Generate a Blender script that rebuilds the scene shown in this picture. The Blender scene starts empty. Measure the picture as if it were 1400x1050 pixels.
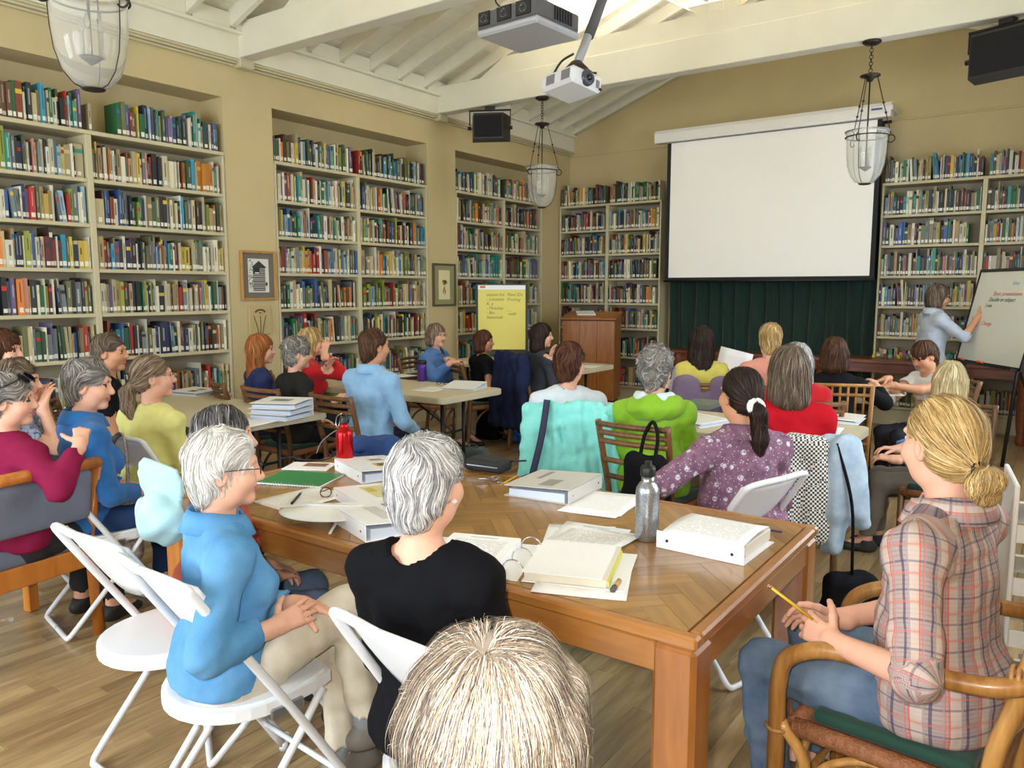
import bpy, math, random, numpy as np
from mathutils import Vector, Matrix, Euler
R0 = random.Random(7)
NR = np.random.default_rng(11)
SC = bpy.context.scene
COL = SC.collection
PI = math.pi
YAW, PITCH, CAMH, FPX = math.radians(35.4345), math.radians(6.8665), 1.52, 1064.7

# ------------------------------------------------------------------ camera, world, lights, exposure
cd = bpy.data.cameras.new('camera'); cam = bpy.data.objects.new('camera', cd); COL.objects.link(cam)
cd.sensor_width = 36; cd.lens = FPX / 1400 * 36; cd.clip_start = 0.05
cam.location = (0, 0, CAMH); cam.rotation_euler = (PI / 2 - PITCH, 0, YAW); SC.camera = cam
SC.view_settings.view_transform = 'Standard'; SC.view_settings.look = 'None'
SC.view_settings.exposure = 0.0; SC.view_settings.gamma = 1; SC.view_settings.use_curve_mapping = False
SC.cycles.use_denoising = True; SC.cycles.max_bounces = 8; SC.cycles.diffuse_bounces = 5
w = bpy.data.worlds.new('world'); SC.world = w; w.use_nodes = True
w.node_tree.nodes['Background'].inputs[0].default_value = (0.78, 0.88, 1, 1)
w.node_tree.nodes['Background'].inputs[1].default_value = 1.2

def area(name, loc, tgt, sx, sy, power, col=(1, 1, 1), spread=PI):
    l = bpy.data.lights.new(name, 'AREA'); l.shape = 'RECTANGLE'; l.size = sx; l.size_y = sy
    l.energy = power; l.color = col; l.spread = spread
    o = bpy.data.objects.new(name, l); COL.objects.link(o); o.location = loc
    o.rotation_euler = (Vector(tgt) - Vector(loc)).to_track_quat('-Z', 'Y').to_euler()
    return o
DAY = (0.82, 0.92, 1.0); WARM = (1.0, 0.94, 0.82)
# daylight through the two tall windows of the rear wall and the windows along the right wall
area('rear_window_light_near', (-2.0, -2.45, 1.75), (-2.0, 3, 0.9), 1.5, 1.9, 170, DAY)
area('rear_window_light_far', (-4.4, -2.45, 1.75), (-4.2, 3, 0.9), 1.5, 1.9, 165, DAY)
area('side_window_light_near', (0.62, 3.6, 1.9), (-4, 4.0, 1.0), 1.7, 1.9, 60, DAY)
area('side_window_light_far', (0.62, 6.6, 1.9), (-4, 6.6, 1.0), 1.7, 1.9, 60, DAY)
# unseen uplights, added above the tie beams to brighten the roof
area('added_uplight_far', (-3.0, 6.99, 4.06), (-3.0, 6.99, 6), 3.2, 0.12, 85, WARM)
area('added_uplight_mid', (-3.0, 4.39, 4.06), (-3.0, 4.39, 6), 3.2, 0.12, 45, WARM)
area('added_uplight_near', (-3.0, 1.79, 4.06), (-3.0, 1.79, 6), 3.2, 0.12, 35, WARM)
# the flash of the camera
fl = bpy.data.lights.new('camera_flash', 'SPOT'); fl.energy = 112; fl.spot_size = 1.75; fl.spot_blend = 0.35
fl.shadow_soft_size = 0.02; fl.color = (1, 0.98, 0.95)
fo = bpy.data.objects.new('camera_flash', fl); COL.objects.link(fo)
fo.location = (-0.05, -0.03, CAMH + 0.045); fo.rotation_euler = cam.rotation_euler

# ------------------------------------------------------------------ camera geometry helpers (photo pixel -> place in the room)
_cy, _sy, _cp, _sp = math.cos(YAW), math.sin(YAW), math.cos(PITCH), math.sin(PITCH)
FW = np.array([-_sy * _cp, _cy * _cp, -_sp]); RT = np.array([_cy, _sy, 0.0]); UP = np.cross(RT, FW)
C0 = np.array([0, 0, CAMH])
def ray(x, y): return FW + RT * (x - 700) / FPX + UP * (525 - y) / FPX
def pD(x, y, d): return C0 + ray(x, y) * d
def pZ(x, y, z):
    r = ray(x, y); return C0 + r * ((z - CAMH) / r[2])
def pX(x, y, v):
    r = ray(x, y); return C0 + r * (v / r[0])
def pY(x, y, v):
    r = ray(x, y); return C0 + r * (v / r[1])

# ------------------------------------------------------------------ materials
def lin(c):
    if isinstance(c, str): c = tuple(int(c[i:i + 2], 16) for i in (0, 2, 4))
    return tuple(((v / 255) / 12.92 if v / 255 <= 0.04045 else ((v / 255 + 0.055) / 1.055) ** 2.4) for v in c)
MATS = {}
class NT:
    def __init__(s, m): s.t = m.node_tree; s.b = s.t.nodes['Principled BSDF']
    def n(s, typ, **kw):
        nd = s.t.nodes.new(typ)
        for k, v in kw.items():
            if k[0] == 'i' and k[1:].isdigit(): nd.inputs[int(k[1:])].default_value = v
            else: setattr(nd, k, v)
        return nd
    def l(s, a, b): s.t.links.new(a, b)
    def coord(s, scale=(1, 1, 1), out='Object', rot=(0, 0, 0)):
        tc = s.n('ShaderNodeTexCoord'); mp = s.n('ShaderNodeMapping'); mp.inputs['Scale'].default_value = scale
        mp.inputs['Rotation'].default_value = rot
        s.l(tc.outputs[out], mp.inputs[0]); return mp.outputs[0]
    def noise(s, vec, scale, detail=3, rough=.55):
        nd = s.n('ShaderNodeTexNoise'); nd.inputs['Scale'].default_value = scale; nd.inputs['Detail'].default_value = detail
        nd.inputs['Roughness'].default_value = rough
        s.l(vec, nd.inputs['Vector']); return nd.outputs['Fac']
    def ramp(s, fac, stops):
        nd = s.n('ShaderNodeValToRGB'); e = nd.color_ramp.elements
        while len(e) < len(stops): e.new(.5)
        for k, (p, c) in enumerate(stops): e[k].position = p; e[k].color = (*c, 1) if len(c) == 3 else c
        s.l(fac, nd.inputs[0]); return nd.outputs['Color']
    def mix(s, fac, a, b, mode='MIX'):
        nd = s.n('ShaderNodeMix', data_type='RGBA', blend_type=mode)
        for sock, v in ((nd.inputs['Factor'], fac), (nd.inputs[6], a), (nd.inputs[7], b)):
            if hasattr(v, 'is_linked'): s.l(v, sock)
            else: sock.default_value = v if not isinstance(v, tuple) else ((*v, 1) if len(v) == 3 else v)
        return nd.outputs[2]
    def math(s, op, a, b=0.0):
        nd = s.n('ShaderNodeMath', operation=op)
        for k, v in enumerate((a, b)):
            if hasattr(v, 'is_linked'): s.l(v, nd.inputs[k])
            else: nd.inputs[k].default_value = v
        return nd.outputs[0]
    def bump(s, h, strength=.3, dist=.01):
        nd = s.n('ShaderNodeBump'); nd.inputs['Strength'].default_value = strength; nd.inputs['Distance'].default_value = dist
        s.l(h, nd.inputs['Height']); s.l(nd.outputs[0], s.b.inputs['Normal'])
    def col(s, c): s.l(c, s.b.inputs['Base Color'])
def mat(name, c=(200, 200, 200), rough=.6, metal=0.0, spec=.5, noise=0.0, nscale=8.0, bump=0.0, bscale=60.0, trans=0.0, sheen=0.0, coat=0.0):
    if name in MATS: return MATS[name]
    m = bpy.data.materials.new(name); m.use_nodes = True; t = NT(m); b = t.b; L = lin(c)
    b.inputs['Base Color'].default_value = (*L, 1); b.inputs['Roughness'].default_value = rough
    b.inputs['Metallic'].default_value = metal; b.inputs['Specular IOR Level'].default_value = spec
    b.inputs['Transmission Weight'].default_value = trans; b.inputs['Sheen Weight'].default_value = sheen
    b.inputs['Coat Weight'].default_value = coat
    m.diffuse_color = (*L, 1)
    if noise or bump:
        v = t.coord()
        if noise:
            f = t.noise(v, nscale, 4)
            t.col(t.ramp(f, [(.3, tuple(x * (1 - noise) for x in L)), (.7, tuple(min(1, x * (1 + noise)) for x in L))]))
        if bump: t.bump(t.noise(v, bscale, 3), bump)
    MATS[name] = m; return m
def wood(name, c1, c2, axis='x', rough=.4, scale=1.0, coat=0.0):
    if name in MATS: return MATS[name]
    m = bpy.data.materials.new(name); m.use_nodes = True; t = NT(m)
    sc = {'x': (1.5, 14, 14), 'y': (14, 1.5, 14), 'z': (14, 14, 1.5)}[axis]
    v = t.coord(tuple(k * scale for k in sc)); f = t.noise(v, 2.2, 5, .6)
    oi = t.n('ShaderNodeObjectInfo'); r = t.math('MULTIPLY', t.math('SUBTRACT', oi.outputs['Random'], .5), .35)
    f2 = t.math('ADD', f, r)
    t.col(t.ramp(f2, [(.25, lin(c1)), (.75, lin(c2))])); t.b.inputs['Roughness'].default_value = rough
    t.b.inputs['Coat Weight'].default_value = coat; t.b.inputs['Coat Roughness'].default_value = .15
    t.bump(f, .08, .004); m.diffuse_color = (*lin(c2), 1)
    MATS[name] = m; return m
def vcmat(name, rough=.6, bump=0, bscale=300, spec=.4, sheen=0, coat=0.0):
    """colour per vertex (each book, strand or print has its own colour)"""
    if name in MATS: return MATS[name]
    m = bpy.data.materials.new(name); m.use_nodes = True; t = NT(m)
    a = t.n('ShaderNodeAttribute', attribute_name='Col'); t.col(a.outputs['Color'])
    t.b.inputs['Roughness'].default_value = rough; t.b.inputs['Specular IOR Level'].default_value = spec
    t.b.inputs['Coat Weight'].default_value = coat; t.b.inputs['Coat Roughness'].default_value = .12
    if bump: t.bump(t.noise(t.coord(), bscale, 2), bump)
    MATS[name] = m; return m

# ------------------------------------------------------------------ objects
def tag(o, label=None, cat=None, group=None, kind=None):
    if label: o['label'] = label
    if cat: o['category'] = cat
    if group: o['group'] = group
    if kind: o['kind'] = kind
    return o
def link(o, parent=None):
    COL.objects.link(o)
    if parent: o.parent = parent
    return o
def empty(name, loc=(0, 0, 0), rz=0.0, label=None, cat=None, group=None, kind=None, parent=None):
    o = bpy.data.objects.new(name, None); o.empty_display_size = .05; link(o, parent)
    o.location = tuple(float(v) for v in loc); o.rotation_euler = (0, 0, rz)
    return tag(o, label, cat, group, kind)
def npmesh(name, V, faces, mats, smooth=False, col=None, midx=None):
    """faces: list of index arrays (n,3)/(n,4) or a ragged list"""
    V = np.asarray(V, np.float32); me = bpy.data.meshes.new(name)
    if isinstance(faces, np.ndarray):
        n, k = faces.shape; li = faces.astype(np.int32).ravel(); ls = np.arange(n, dtype=np.int32) * k
    else:
        ln = np.array([len(f) for f in faces], np.int32); n = len(ln)
        li = np.fromiter((i for f in faces for i in f), np.int32); ls = np.concatenate(([0], np.cumsum(ln)[:-1])).astype(np.int32)
    me.vertices.add(len(V)); me.vertices.foreach_set('co', V.ravel())
    me.loops.add(len(li)); me.loops.foreach_set('vertex_index', li)
    me.polygons.add(n); me.polygons.foreach_set('loop_start', ls)
    for m in (mats if isinstance(mats, (list, tuple)) else [mats]): me.materials.append(m)
    if midx is not None: me.polygons.foreach_set('material_index', np.asarray(midx, np.int32))
    me.polygons.foreach_set('use_smooth', np.full(n, bool(smooth)) if np.isscalar(smooth) or isinstance(smooth, bool) else np.asarray(smooth, bool))
    if col is not None:
        a = me.color_attributes.new('Col', 'FLOAT_COLOR', 'POINT'); c = np.ones((len(V), 4), np.float32); c[:, :3] = col
        a.data.foreach_set('color', c.ravel())
    me.update(calc_edges=True); me.validate()
    return me
def copytree(o, parent=None):
    c = o.copy(); COL.objects.link(c)
    if parent: c.parent = parent
    for ch in list(o.children): copytree(ch, c)
    return c

class MB:
    """collects simple shapes into ONE mesh object"""
    def __init__(s): s.v = []; s.f = []; s.c = []; s.m = []; s.s = []; s.n = 0
    def add(s, V, F, col=None, m=0, smooth=False):
        V = np.asarray(V, float); s.v.append(V); s.f += [tuple(i + s.n for i in f) for f in F]
        s.c.append(np.tile(np.asarray(col if col is not None else (1, 1, 1), float), (len(V), 1)))
        s.m += [m] * len(F); s.s += [smooth] * len(F); s.n += len(V); return s
    def box(s, c, size, rz=0.0, b=0.0, col=None, m=0, M=None):
        h = np.asarray(size, float) / 2; c = np.asarray(c, float)
        sg = np.array([(i, j, k) for i in (-1, 1) for j in (-1, 1) for k in (-1, 1)], float)
        if b <= 0:
            V = sg * h; F = [(0, 1, 3, 2), (4, 6, 7, 5), (0, 4, 5, 1), (2, 3, 7, 6), (0, 2, 6, 4), (1, 5, 7, 3)]
        else:
            b = min(b, h.min() * .95); V = []
            for q in sg:
                for a in range(3):
                    p = q * (h - b); p[a] = q[a] * h[a]; V.append(p)
            V = np.array(V); I = lambda k, a: k * 3 + a; F = []
            for a, fc in ((0, (0, 1, 3, 2)), (0, (4, 6, 7, 5)), (1, (0, 4, 5, 1)), (1, (2, 3, 7, 6)), (2, (0, 2, 6, 4)), (2, (1, 5, 7, 3))):
                F.append(tuple(I(k, a) for k in fc))
            for a in range(3):
                o1, o2 = [(1, 2), (0, 2), (0, 1)][a]; bit = [4, 2, 1]
                for k in range(8):
                    if not k & bit[a]:
                        k2 = k | bit[a]; F.append((I(k, o1), I(k2, o1), I(k2, o2), I(k, o2)))
            for k in range(8): F.append((I(k, 0), I(k, 1), I(k, 2)))
        if M is not None: V = V @ np.array(M)[:3, :3].T
        if rz: V = V @ np.array(((math.cos(rz), math.sin(rz), 0), (-math.sin(rz), math.cos(rz), 0), (0, 0, 1)))
        return s.add(V + c, F, col, m)
    def tube(s, pts, r, n=8, col=None, m=0, closed=False, caps=True, flat=1.0):
        P = np.asarray(pts, float); k = len(P); rr = np.full(k, r, float) if np.isscalar(r) else np.asarray(r, float)
        T = np.gradient(P, axis=0) if not closed else np.roll(P, -1, 0) - np.roll(P, 1, 0)
        T /= np.linalg.norm(T, axis=1)[:, None] + 1e-12
        a = np.array([0, 0, 1.]) if abs(T[0][2]) < .9 else np.array([1., 0, 0]); u = a - T[0] * (a @ T[0]); u /= np.linalg.norm(u)
        V = []; ang = np.arange(n) * 2 * PI / n
        for i in range(k):
            u = u - T[i] * (u @ T[i]); u /= np.linalg.norm(u) + 1e-12; w2 = np.cross(T[i], u)
            V.append(P[i] + rr[i] * (np.outer(np.cos(ang), u) * flat + np.outer(np.sin(ang), w2)))
        F = []
        for i in range(k if closed else k - 1):
            j = (i + 1) % k
            for q in range(n): F.append((i * n + q, i * n + (q + 1) % n, j * n + (q + 1) % n, j * n + q))
        s.add(np.concatenate(V), F, col, m, True)
        if caps and not closed:
            s.f += [tuple(s.n - k * n + q for q in range(n))[::-1], tuple(s.n - n + q for q in range(n))]; s.m += [m, m]; s.s += [False, False]
        return s
    def cyl(s, a, b, r1, r2=None, n=12, col=None, m=0): return s.tube([a, b], [r1, r1 if r2 is None else r2], n, col, m)
    def lathe(s, prof, n=24, c=(0, 0, 0), col=None, m=0, M=None, smooth=True):
        ang = np.arange(n) * 2 * PI / n; V = []; F = []
        for r, z in prof: V += [(r * math.cos(a), r * math.sin(a), z) for a in ang]
        for i in range(len(prof) - 1):
            for q in range(n): F.append((i * n + q, i * n + (q + 1) % n, (i + 1) * n + (q + 1) % n, (i + 1) * n + q))
        V = np.array(V)
        if M is not None: V = V @ np.array(M)[:3, :3].T
        return s.add(V + np.asarray(c, float), F, col, m, smooth)
    def prism(s, poly, z0, z1, col=None, m=0, M=None, c=(0, 0, 0)):
        n = len(poly); V = np.array([(x, y, z0) for x, y in poly] + [(x, y, z1) for x, y in poly], float)
        F = [tuple(range(n))[::-1], tuple(range(n, 2 * n))] + [(i, (i + 1) % n, n + (i + 1) % n, n + i) for i in range(n)]
        if M is not None: V = V @ np.array(M)[:3, :3].T
        return s.add(V + np.asarray(c, float), F, col, m)
    def grid(s, G, col=None, m=0, th=0.0, smooth=True):
        """G: (a,b,3) points -> sheet, with thickness th"""
        G = np.asarray(G, float); a, b = G.shape[:2]; V = G.reshape(-1, 3); F = []
        for i in range(a - 1):
            for j in range(b - 1): F.append((i * b + j, (i + 1) * b + j, (i + 1) * b + j + 1, i * b + j + 1))
        if not th: return s.add(V, F, col, m, smooth)
        gu = np.gradient(G, axis=0); gv = np.gradient(G, axis=1); N = np.cross(gu, gv); N /= np.linalg.norm(N, axis=2)[..., None] + 1e-12
        V2 = (G - N * th).reshape(-1, 3); n = a * b; F2 = [tuple(i + n for i in f[::-1]) for f in F]; E = []
        rim = [(i, 0) for i in range(a)] + [(a - 1, j) for j in range(1, b)] + [(i, b - 1) for i in range(a - 2, -1, -1)] + [(0, j) for j in range(b - 2, 0, -1)]
        ids = [i * b + j for i, j in rim]
        for q in range(len(ids)):
            p1, p2 = ids[q], ids[(q + 1) % len(ids)]; E.append((p2, p1, p1 + n, p2 + n))
        return s.add(np.concatenate([V, V2]), F + F2 + E, col, m, smooth)
    def build(s, name, mats, parent=None, loc=None, vc=False):
        V = np.concatenate(s.v)
        me = npmesh(name, V, s.f, mats, np.array(s.s), np.concatenate(s.c) if vc else None, s.m)
        o = link(bpy.data.objects.new(name, me), parent)
        if loc is not None: o.location = tuple(float(q) for q in loc)
        return o
def arc(c, r, a0, a1, n, u=(1, 0, 0), v=(0, 0, 1)):
    c, u, v = map(lambda q: np.asarray(q, float), (c, u, v))
    return [c + r * (math.cos(t) * u + math.sin(t) * v) for t in np.linspace(a0, a1, n)]
def spline(pts, n=8):
    """Catmull-Rom through the points"""
    P = np.asarray(pts, float); P = np.vstack([2 * P[0] - P[1], P, 2 * P[-1] - P[-2]]); out = []
    for i in range(1, len(P) - 2):
        for t in np.linspace(0, 1, n, endpoint=False):
            a, b, c, d = P[i - 1:i + 3]
            out.append(.5 * (2 * b + (c - a) * t + (2 * a - 5 * b + 4 * c - d) * t * t + (3 * b - a - 3 * c + d) * t ** 3))
    out.append(P[-2]); return np.array(out)
# ------------------------------------------------------------------ the room
M_WALL = mat('tan_plaster', (196, 179, 135), .85, noise=.05, nscale=1.3, bump=.12, bscale=90)
M_CREAM = mat('cream_paint', (196, 186, 152), .55, noise=.03, nscale=3)
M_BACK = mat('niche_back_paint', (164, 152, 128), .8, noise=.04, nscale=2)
M_WHITE = mat('white_roof_paint', (224, 219, 200), .7, noise=.03, nscale=4)
XL, XR, YB, YF = -6.0, 0.55, 9.88, -2.4
SHELF = [2.68, 2.33, 2.0, 1.665, 1.33, .99, .6, .2]
def struct(name, mb, m, parent=None):
    o = mb.build(name, m, parent)
    if not parent: o['kind'] = 'structure'
    return o
# wall_left with three book niches
NICHES = [(1.92, 4.17, 3.02), (4.68, 6.78, 5.72), (7.28, 9.16, 8.26)]
wl = MB()
wl.box((XL - .16, (YF + YB) / 2, (3.155 + 3.7) / 2), (.32, YB - YF + .3, 3.7 - 3.155))
ys = [YF] + [v for n in NICHES for v in n[:2]] + [YB]
for a, b in zip(ys[::2], ys[1::2]): wl.box((XL - .16, (a + b) / 2, 1.5775), (.32, b - a, 3.155))
struct('wall_left', wl, M_WALL)
nb = MB()
for a, b, _ in NICHES: nb.box((XL - .335, (a + b) / 2, 1.6), (.03, b - a + .1, 3.2))
struct('wall_left_niche', nb, M_WALL)
RS = .36                                            # roof slope
RX = (XL + XR) / 2; ZE = 3.68; ZR = ZE + RS * (RX - XL)
wb = MB(); T = .2
V = [(XL - .4, 0), (XR + .2, 0), (XR + .2, ZE + .1), (RX, ZR + .12), (XL - .4, ZE - .02)]
wb.prism([(x, z) for x, z in V], -T / 2, T / 2, M=Matrix(((1, 0, 0), (0, 0, -1), (0, 1, 0))), c=(0, YB + T / 2, 0))
struct('wall_back', wb, M_WALL)
# right and rear wall with window openings (behind and beside the photographer)
def wall_with_windows(name, horizontal, fixed, a, b, H, wins, th=.14):
    mb = MB()
    def bx(u0, u1, z0, z1):
        if horizontal: mb.box(((u0 + u1) / 2, fixed, (z0 + z1) / 2), (u1 - u0, th, z1 - z0))
        else: mb.box((fixed, (u0 + u1) / 2, (z0 + z1) / 2), (th, u1 - u0, z1 - z0))
    u = a
    for k, (c, wd, z0, z1) in enumerate(wins):
        bx(u, c - wd / 2, 0, H); bx(c - wd / 2, c + wd / 2, 0, z0); bx(c - wd / 2, c + wd / 2, z1, H); u = c + wd / 2
    bx(u, b, 0, H); struct(name, mb, M_WALL)
    for k, (c, wd, z0, z1) in enumerate(wins):
        fr = MB(); s1, s2 = c - wd / 2 + .03, c + wd / 2 - .03
        for (u0, u1, q0, q1) in ((s1 - .03, s1 + .03, z0, z1), (s2 - .03, s2 + .03, z0, z1), (s1, s2, z0, z0 + .06), (s1, s2, z1 - .06, z1), (c - .015, c + .015, z0, z1), (s1, s2, (z0 + z1) / 2 - .015, (z0 + z1) / 2 + .015)):
            if horizontal: fr.box(((u0 + u1) / 2, fixed, (q0 + q1) / 2), (u1 - u0, .06, q1 - q0))
            else: fr.box((fixed, (u0 + u1) / 2, (q0 + q1) / 2), (.06, u1 - u0, q1 - q0))
        struct('window_%d' % (k + (1 if horizontal else 3)), fr, M_WHITE)
wall_with_windows('wall_rear', True, YF - .07, XL - .3, XR + .2, 4.7, [(-4.4, 1.5, .8, 2.7), (-2.0, 1.5, .8, 2.7)])
wall_with_windows('wall_right', False, XR + .07, YF - .2, YB, 3.72, [(3.6, 1.7, .95, 2.85), (6.6, 1.7, .95, 2.85)])
# oak strip floor: planks run along the room
M_FLOOR = wood('oak_strip', (130, 105, 72), (188, 160, 116), 'y', .32, .8, .25)
fl_ = empty('floor', kind='structure')
PW, GAP = .083, .0018
planks = []
x = XL - .35; k = 0
while x < XR + .1:
    y = YF - R0.random() * 1.2
    while y < YB + .1:
        L = R0.uniform(.7, 1.9); y2 = min(y + L, YB + .15)
        if y2 - y > .05: planks.append((x, y, y2))
        y = y2
    x += PW
def pl_dist(p):
    q = np.array([p[0], (p[1] + p[2]) / 2, 0]) - C0; d = q @ FW
    if d < .3: return 99
    px = abs(q @ RT / d)
    return d + (4 if px > .85 else 0) + (3 if (q @ UP) / d < -.62 else 0)
planks.sort(key=pl_dist)
rest = MB(); pm = {}
for i, (x, y, y2) in enumerate(planks):
    L = round((y2 - y) / .1) * .1 or .1
    if i < 300:
        if L not in pm:
            me = MB().box((0, 0, -.01), (PW - GAP, L - .0015, .02), b=.0012).build('plank', M_FLOOR); pm[L] = me.data
            o = me; o.parent = fl_
        else: o = link(bpy.data.objects.new('plank', pm[L]), fl_)
        o.location = (x + PW / 2, (y + y2) / 2, R0.uniform(-.0004, .0002)); o.scale = (1, (y2 - y) / L, 1)
    else: rest.box((x + PW / 2, (y + y2) / 2, -.01), (PW - GAP, y2 - y - .0015, .02))
# the far boards: one colour per board through a vertex colour times the grain
m = bpy.data.materials.new('oak_strip_far'); m.use_nodes = True; t = NT(m)
f = t.noise(t.coord((11, 1.2, 11)), 2.2, 5, .6); at = t.n('ShaderNodeAttribute', attribute_name='Col')
t.col(t.ramp(t.math('ADD', f, t.math('MULTIPLY', t.math('SUBTRACT', at.outputs['Fac'], .5), .35)), [(.25, lin((130, 105, 72))), (.75, lin((188, 160, 116)))]))
t.b.inputs['Roughness'].default_value = .32; t.b.inputs['Coat Weight'].default_value = .25
for i in range(len(rest.c)): rest.c[i][:] = R0.random()
o = rest.build('far_planks', m, fl_, vc=True); o['kind'] = 'stuff'
sub = MB().box((RX, (YF + YB) / 2, -.045), (XR - XL + 1, YB - YF + .5, .04)).build('subfloor', mat('subfloor_dark', (50, 36, 22), .9), fl_)
# ceiling: boards, rafters, blocking
cl = empty('ceiling', kind='structure')
sl = math.atan(RS); W2 = (RX - XL) / math.cos(sl)
bd = MB().box((0, 0, 0), (.146, YB - YF + .4, .022), b=.003).build('board', M_WHITE, cl); first = True
nbd = 23
for sgn in (-1, 1):
    for k in range(nbd + 2):
        u = (k + .5) * .15 - .3
        if u > W2 + .05: continue
        o = bd if first else link(bd.copy(), cl); first = False
        xx = RX - (W2 - u) * math.cos(sl); zz = ZE + .155 + u * math.sin(sl)
        o.location = ((xx if sgn < 0 else 2 * RX - xx), (YF + YB) / 2, zz); o.rotation_euler = (0, -sl if sgn < 0 else sl, 0)
RAF = [YB - .06] + [9.5 - k * .405 for k in range(0, 30)]
rf = MB().box((0, 0, 0), (W2 + .1, .055, .135), b=.004).build('rafter', M_WHITE, cl); first = True
bk = MB().box((0, 0, 0), (.05, .345, .15)).build('blocking', M_WHITE, cl); fb = True
for y in RAF:
    for sgn in (-1, 1):
        o = rf if first else link(rf.copy(), cl); first = False
        xx = RX - W2 / 2 * math.cos(sl); o.location = (xx if sgn < 0 else 2 * RX - xx, y, ZE + W2 / 2 * math.sin(sl) + .075)
        o.rotation_euler = (0, -sl if sgn < 0 else sl, 0)
        o = bk if fb else link(bk.copy(), cl); fb = False
        o.location = (XL + .08 if sgn < 0 else XR - .08, y - .2025, ZE + .075)
MB().box((RX, (YF + YB) / 2, ZR + .03), (.06, YB - YF, .24)).build('ridge_board', M_WHITE, cl)
# plate, crown moulding and picture rails
t1 = MB(); t1.box((XL + .02, (YF + YB) / 2, 3.585), (.09, YB - YF, .2), b=.004); t1.box((XL + .045, (YF + YB) / 2, 3.69), (.14, YB - YF, .03), b=.004)
struct('trim_1', t1, M_WHITE)
t2 = MB()
for dz, dx in ((3.47, .075), (3.452, .06), (3.432, .035)): t2.box((XL + dx / 2, (YF + YB) / 2, dz), (dx, YB - YF, .018), b=.003)
struct('trim_2', t2, M_CREAM)
struct('trim_3', MB().box((RX, YB - .008, 3.42), (XR - XL, .016, .022), b=.003), M_WALL)
struct('trim_4', MB().box((XR - .04, (YF + YB) / 2, 3.6), (.08, YB - YF, .2), b=.004), M_WHITE)
bl = MB()
for a, b in zip(ys[::2], ys[1::2]): bl.box((XL + .009, (a + b) / 2, .07), (.018, b - a, .14), b=.004)
struct('baseboard_left', bl, M_CREAM)
for y in (4.39, 6.99, 1.79):
    MB().box((XL + .05, y - .02, 3.45), (.1, .15, .07), b=.01).build('beam_bracket', M_CREAM, cl)
# roof trusses: tie beam with a second timber on it, king post, two struts
for i, y in enumerate((6.99, 4.39, 1.79)):
    tr = empty('roof_truss', (RX, y, 3.5), label=['white roof truss farthest from the camera, carrying both hanging lanterns and speakers',
        'white roof truss in the middle, above the dark grey projector', 'white roof truss nearest the camera, above the nearest lantern'][i], cat='roof truss')
    hw = (XR - XL) / 2 - .02
    MB().box((0, 0, .145), (2 * hw, .15, .29), b=.006).build('tie_beam', M_WHITE, tr)
    b2 = MB(); b2.prism([(-hw + .62, .292), (hw - .62, .292), (hw - .95, .47), (-hw + .95, .47)], -.06, .06, M=Matrix(((1, 0, 0), (0, 0, -1), (0, 1, 0))))
    b2.build('upper_timber', M_WHITE, tr)
    MB().box((0, 0, .82), (.14, .1, .7), b=.005).build('king_post', M_WHITE, tr)
    for s in (-1, 1):
        L = 1.5; a = .55
        MB().box((s * (L / 2 * math.cos(a) + .05), .001 * s, .50 + L / 2 * math.sin(a) - .02), (L, .09, .11), b=.004, M=Matrix.Rotation(-s * a, 3, 'Y')).build('strut', M_WHITE, tr)

# ------------------------------------------------------------------ bookcases
BOOKMAT = vcmat('book_cover', .5, spec=.45)
PALC = dict(w=(216, 211, 188), c=(198, 180, 136), t=(160, 134, 88), k=(44, 44, 46), K=(30, 34, 38), g=(62, 88, 58), G=(30, 108, 62), l=(146, 156, 52), e=(112, 112, 72),
            o=(226, 122, 40), O=(212, 130, 28), r=(190, 44, 38), R=(150, 66, 34), b=(52, 92, 156), B=(132, 172, 194), n=(38, 50, 84), Y=(210, 178, 62), p=(108, 92, 138),
            T=(44, 142, 128), s=(112, 126, 132), M=(104, 34, 40), D=(112, 78, 52), d=(86, 60, 44), A=(48, 148, 184), P=(200, 128, 112), S=(52, 76, 84))
NAMC = dict(w='white', c='cream', t='tan', k='black', K='glossy black', g='dark green', G='bright green', l='lime green', e='olive grey', o='orange', O='deep orange', r='red', R='rust brown',
            b='blue', B='pale blue', n='navy blue', Y='yellow', p='purple', T='teal', s='slate grey', M='maroon', D='brown', d='dark brown', A='sky blue', P='pink', S='blue green')
RND = [k for k, n in dict(w=6, c=5, t=2, k=3, g=3, G=1, l=1, e=2, o=1, r=1, R=1, b=2, B=1, n=2, Y=1, p=1, T=2, s=2, M=1, D=1, d=1, A=1, P=1, S=1).items() for _ in range(n)]
N1L = ["s2D3D3D3D3G2R4w1k3c3t2A2G2w3K3o1r1B1G2T2c1p2", "c3Y2l3w1s2n3w1k2P1c2s2w2k1w2s2B2w1Y2c4w1k1c6", "w2w2w2b2s2s2n2p2r3w1e2t2Y3t2w2s2B3r2l2s4w1w1B2t2b1M2",
       "o2c2w4k3w1l3w1b2w2p1c2M3d2r2w1d2A3Y2l1n3Y3Y3w1", "k3s2p2w1o4P3Y1k4w1G3w1l2M2w1n2w1s3e3k3s4k2Y2g2k2", "d2d2c2e3c2w1s2g3g2w1s3p1s3g2c2c2t1b2k1r3c2w2", "s2r2d2r2w1k2s2c2g3k2t2w2n2e3"]
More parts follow.
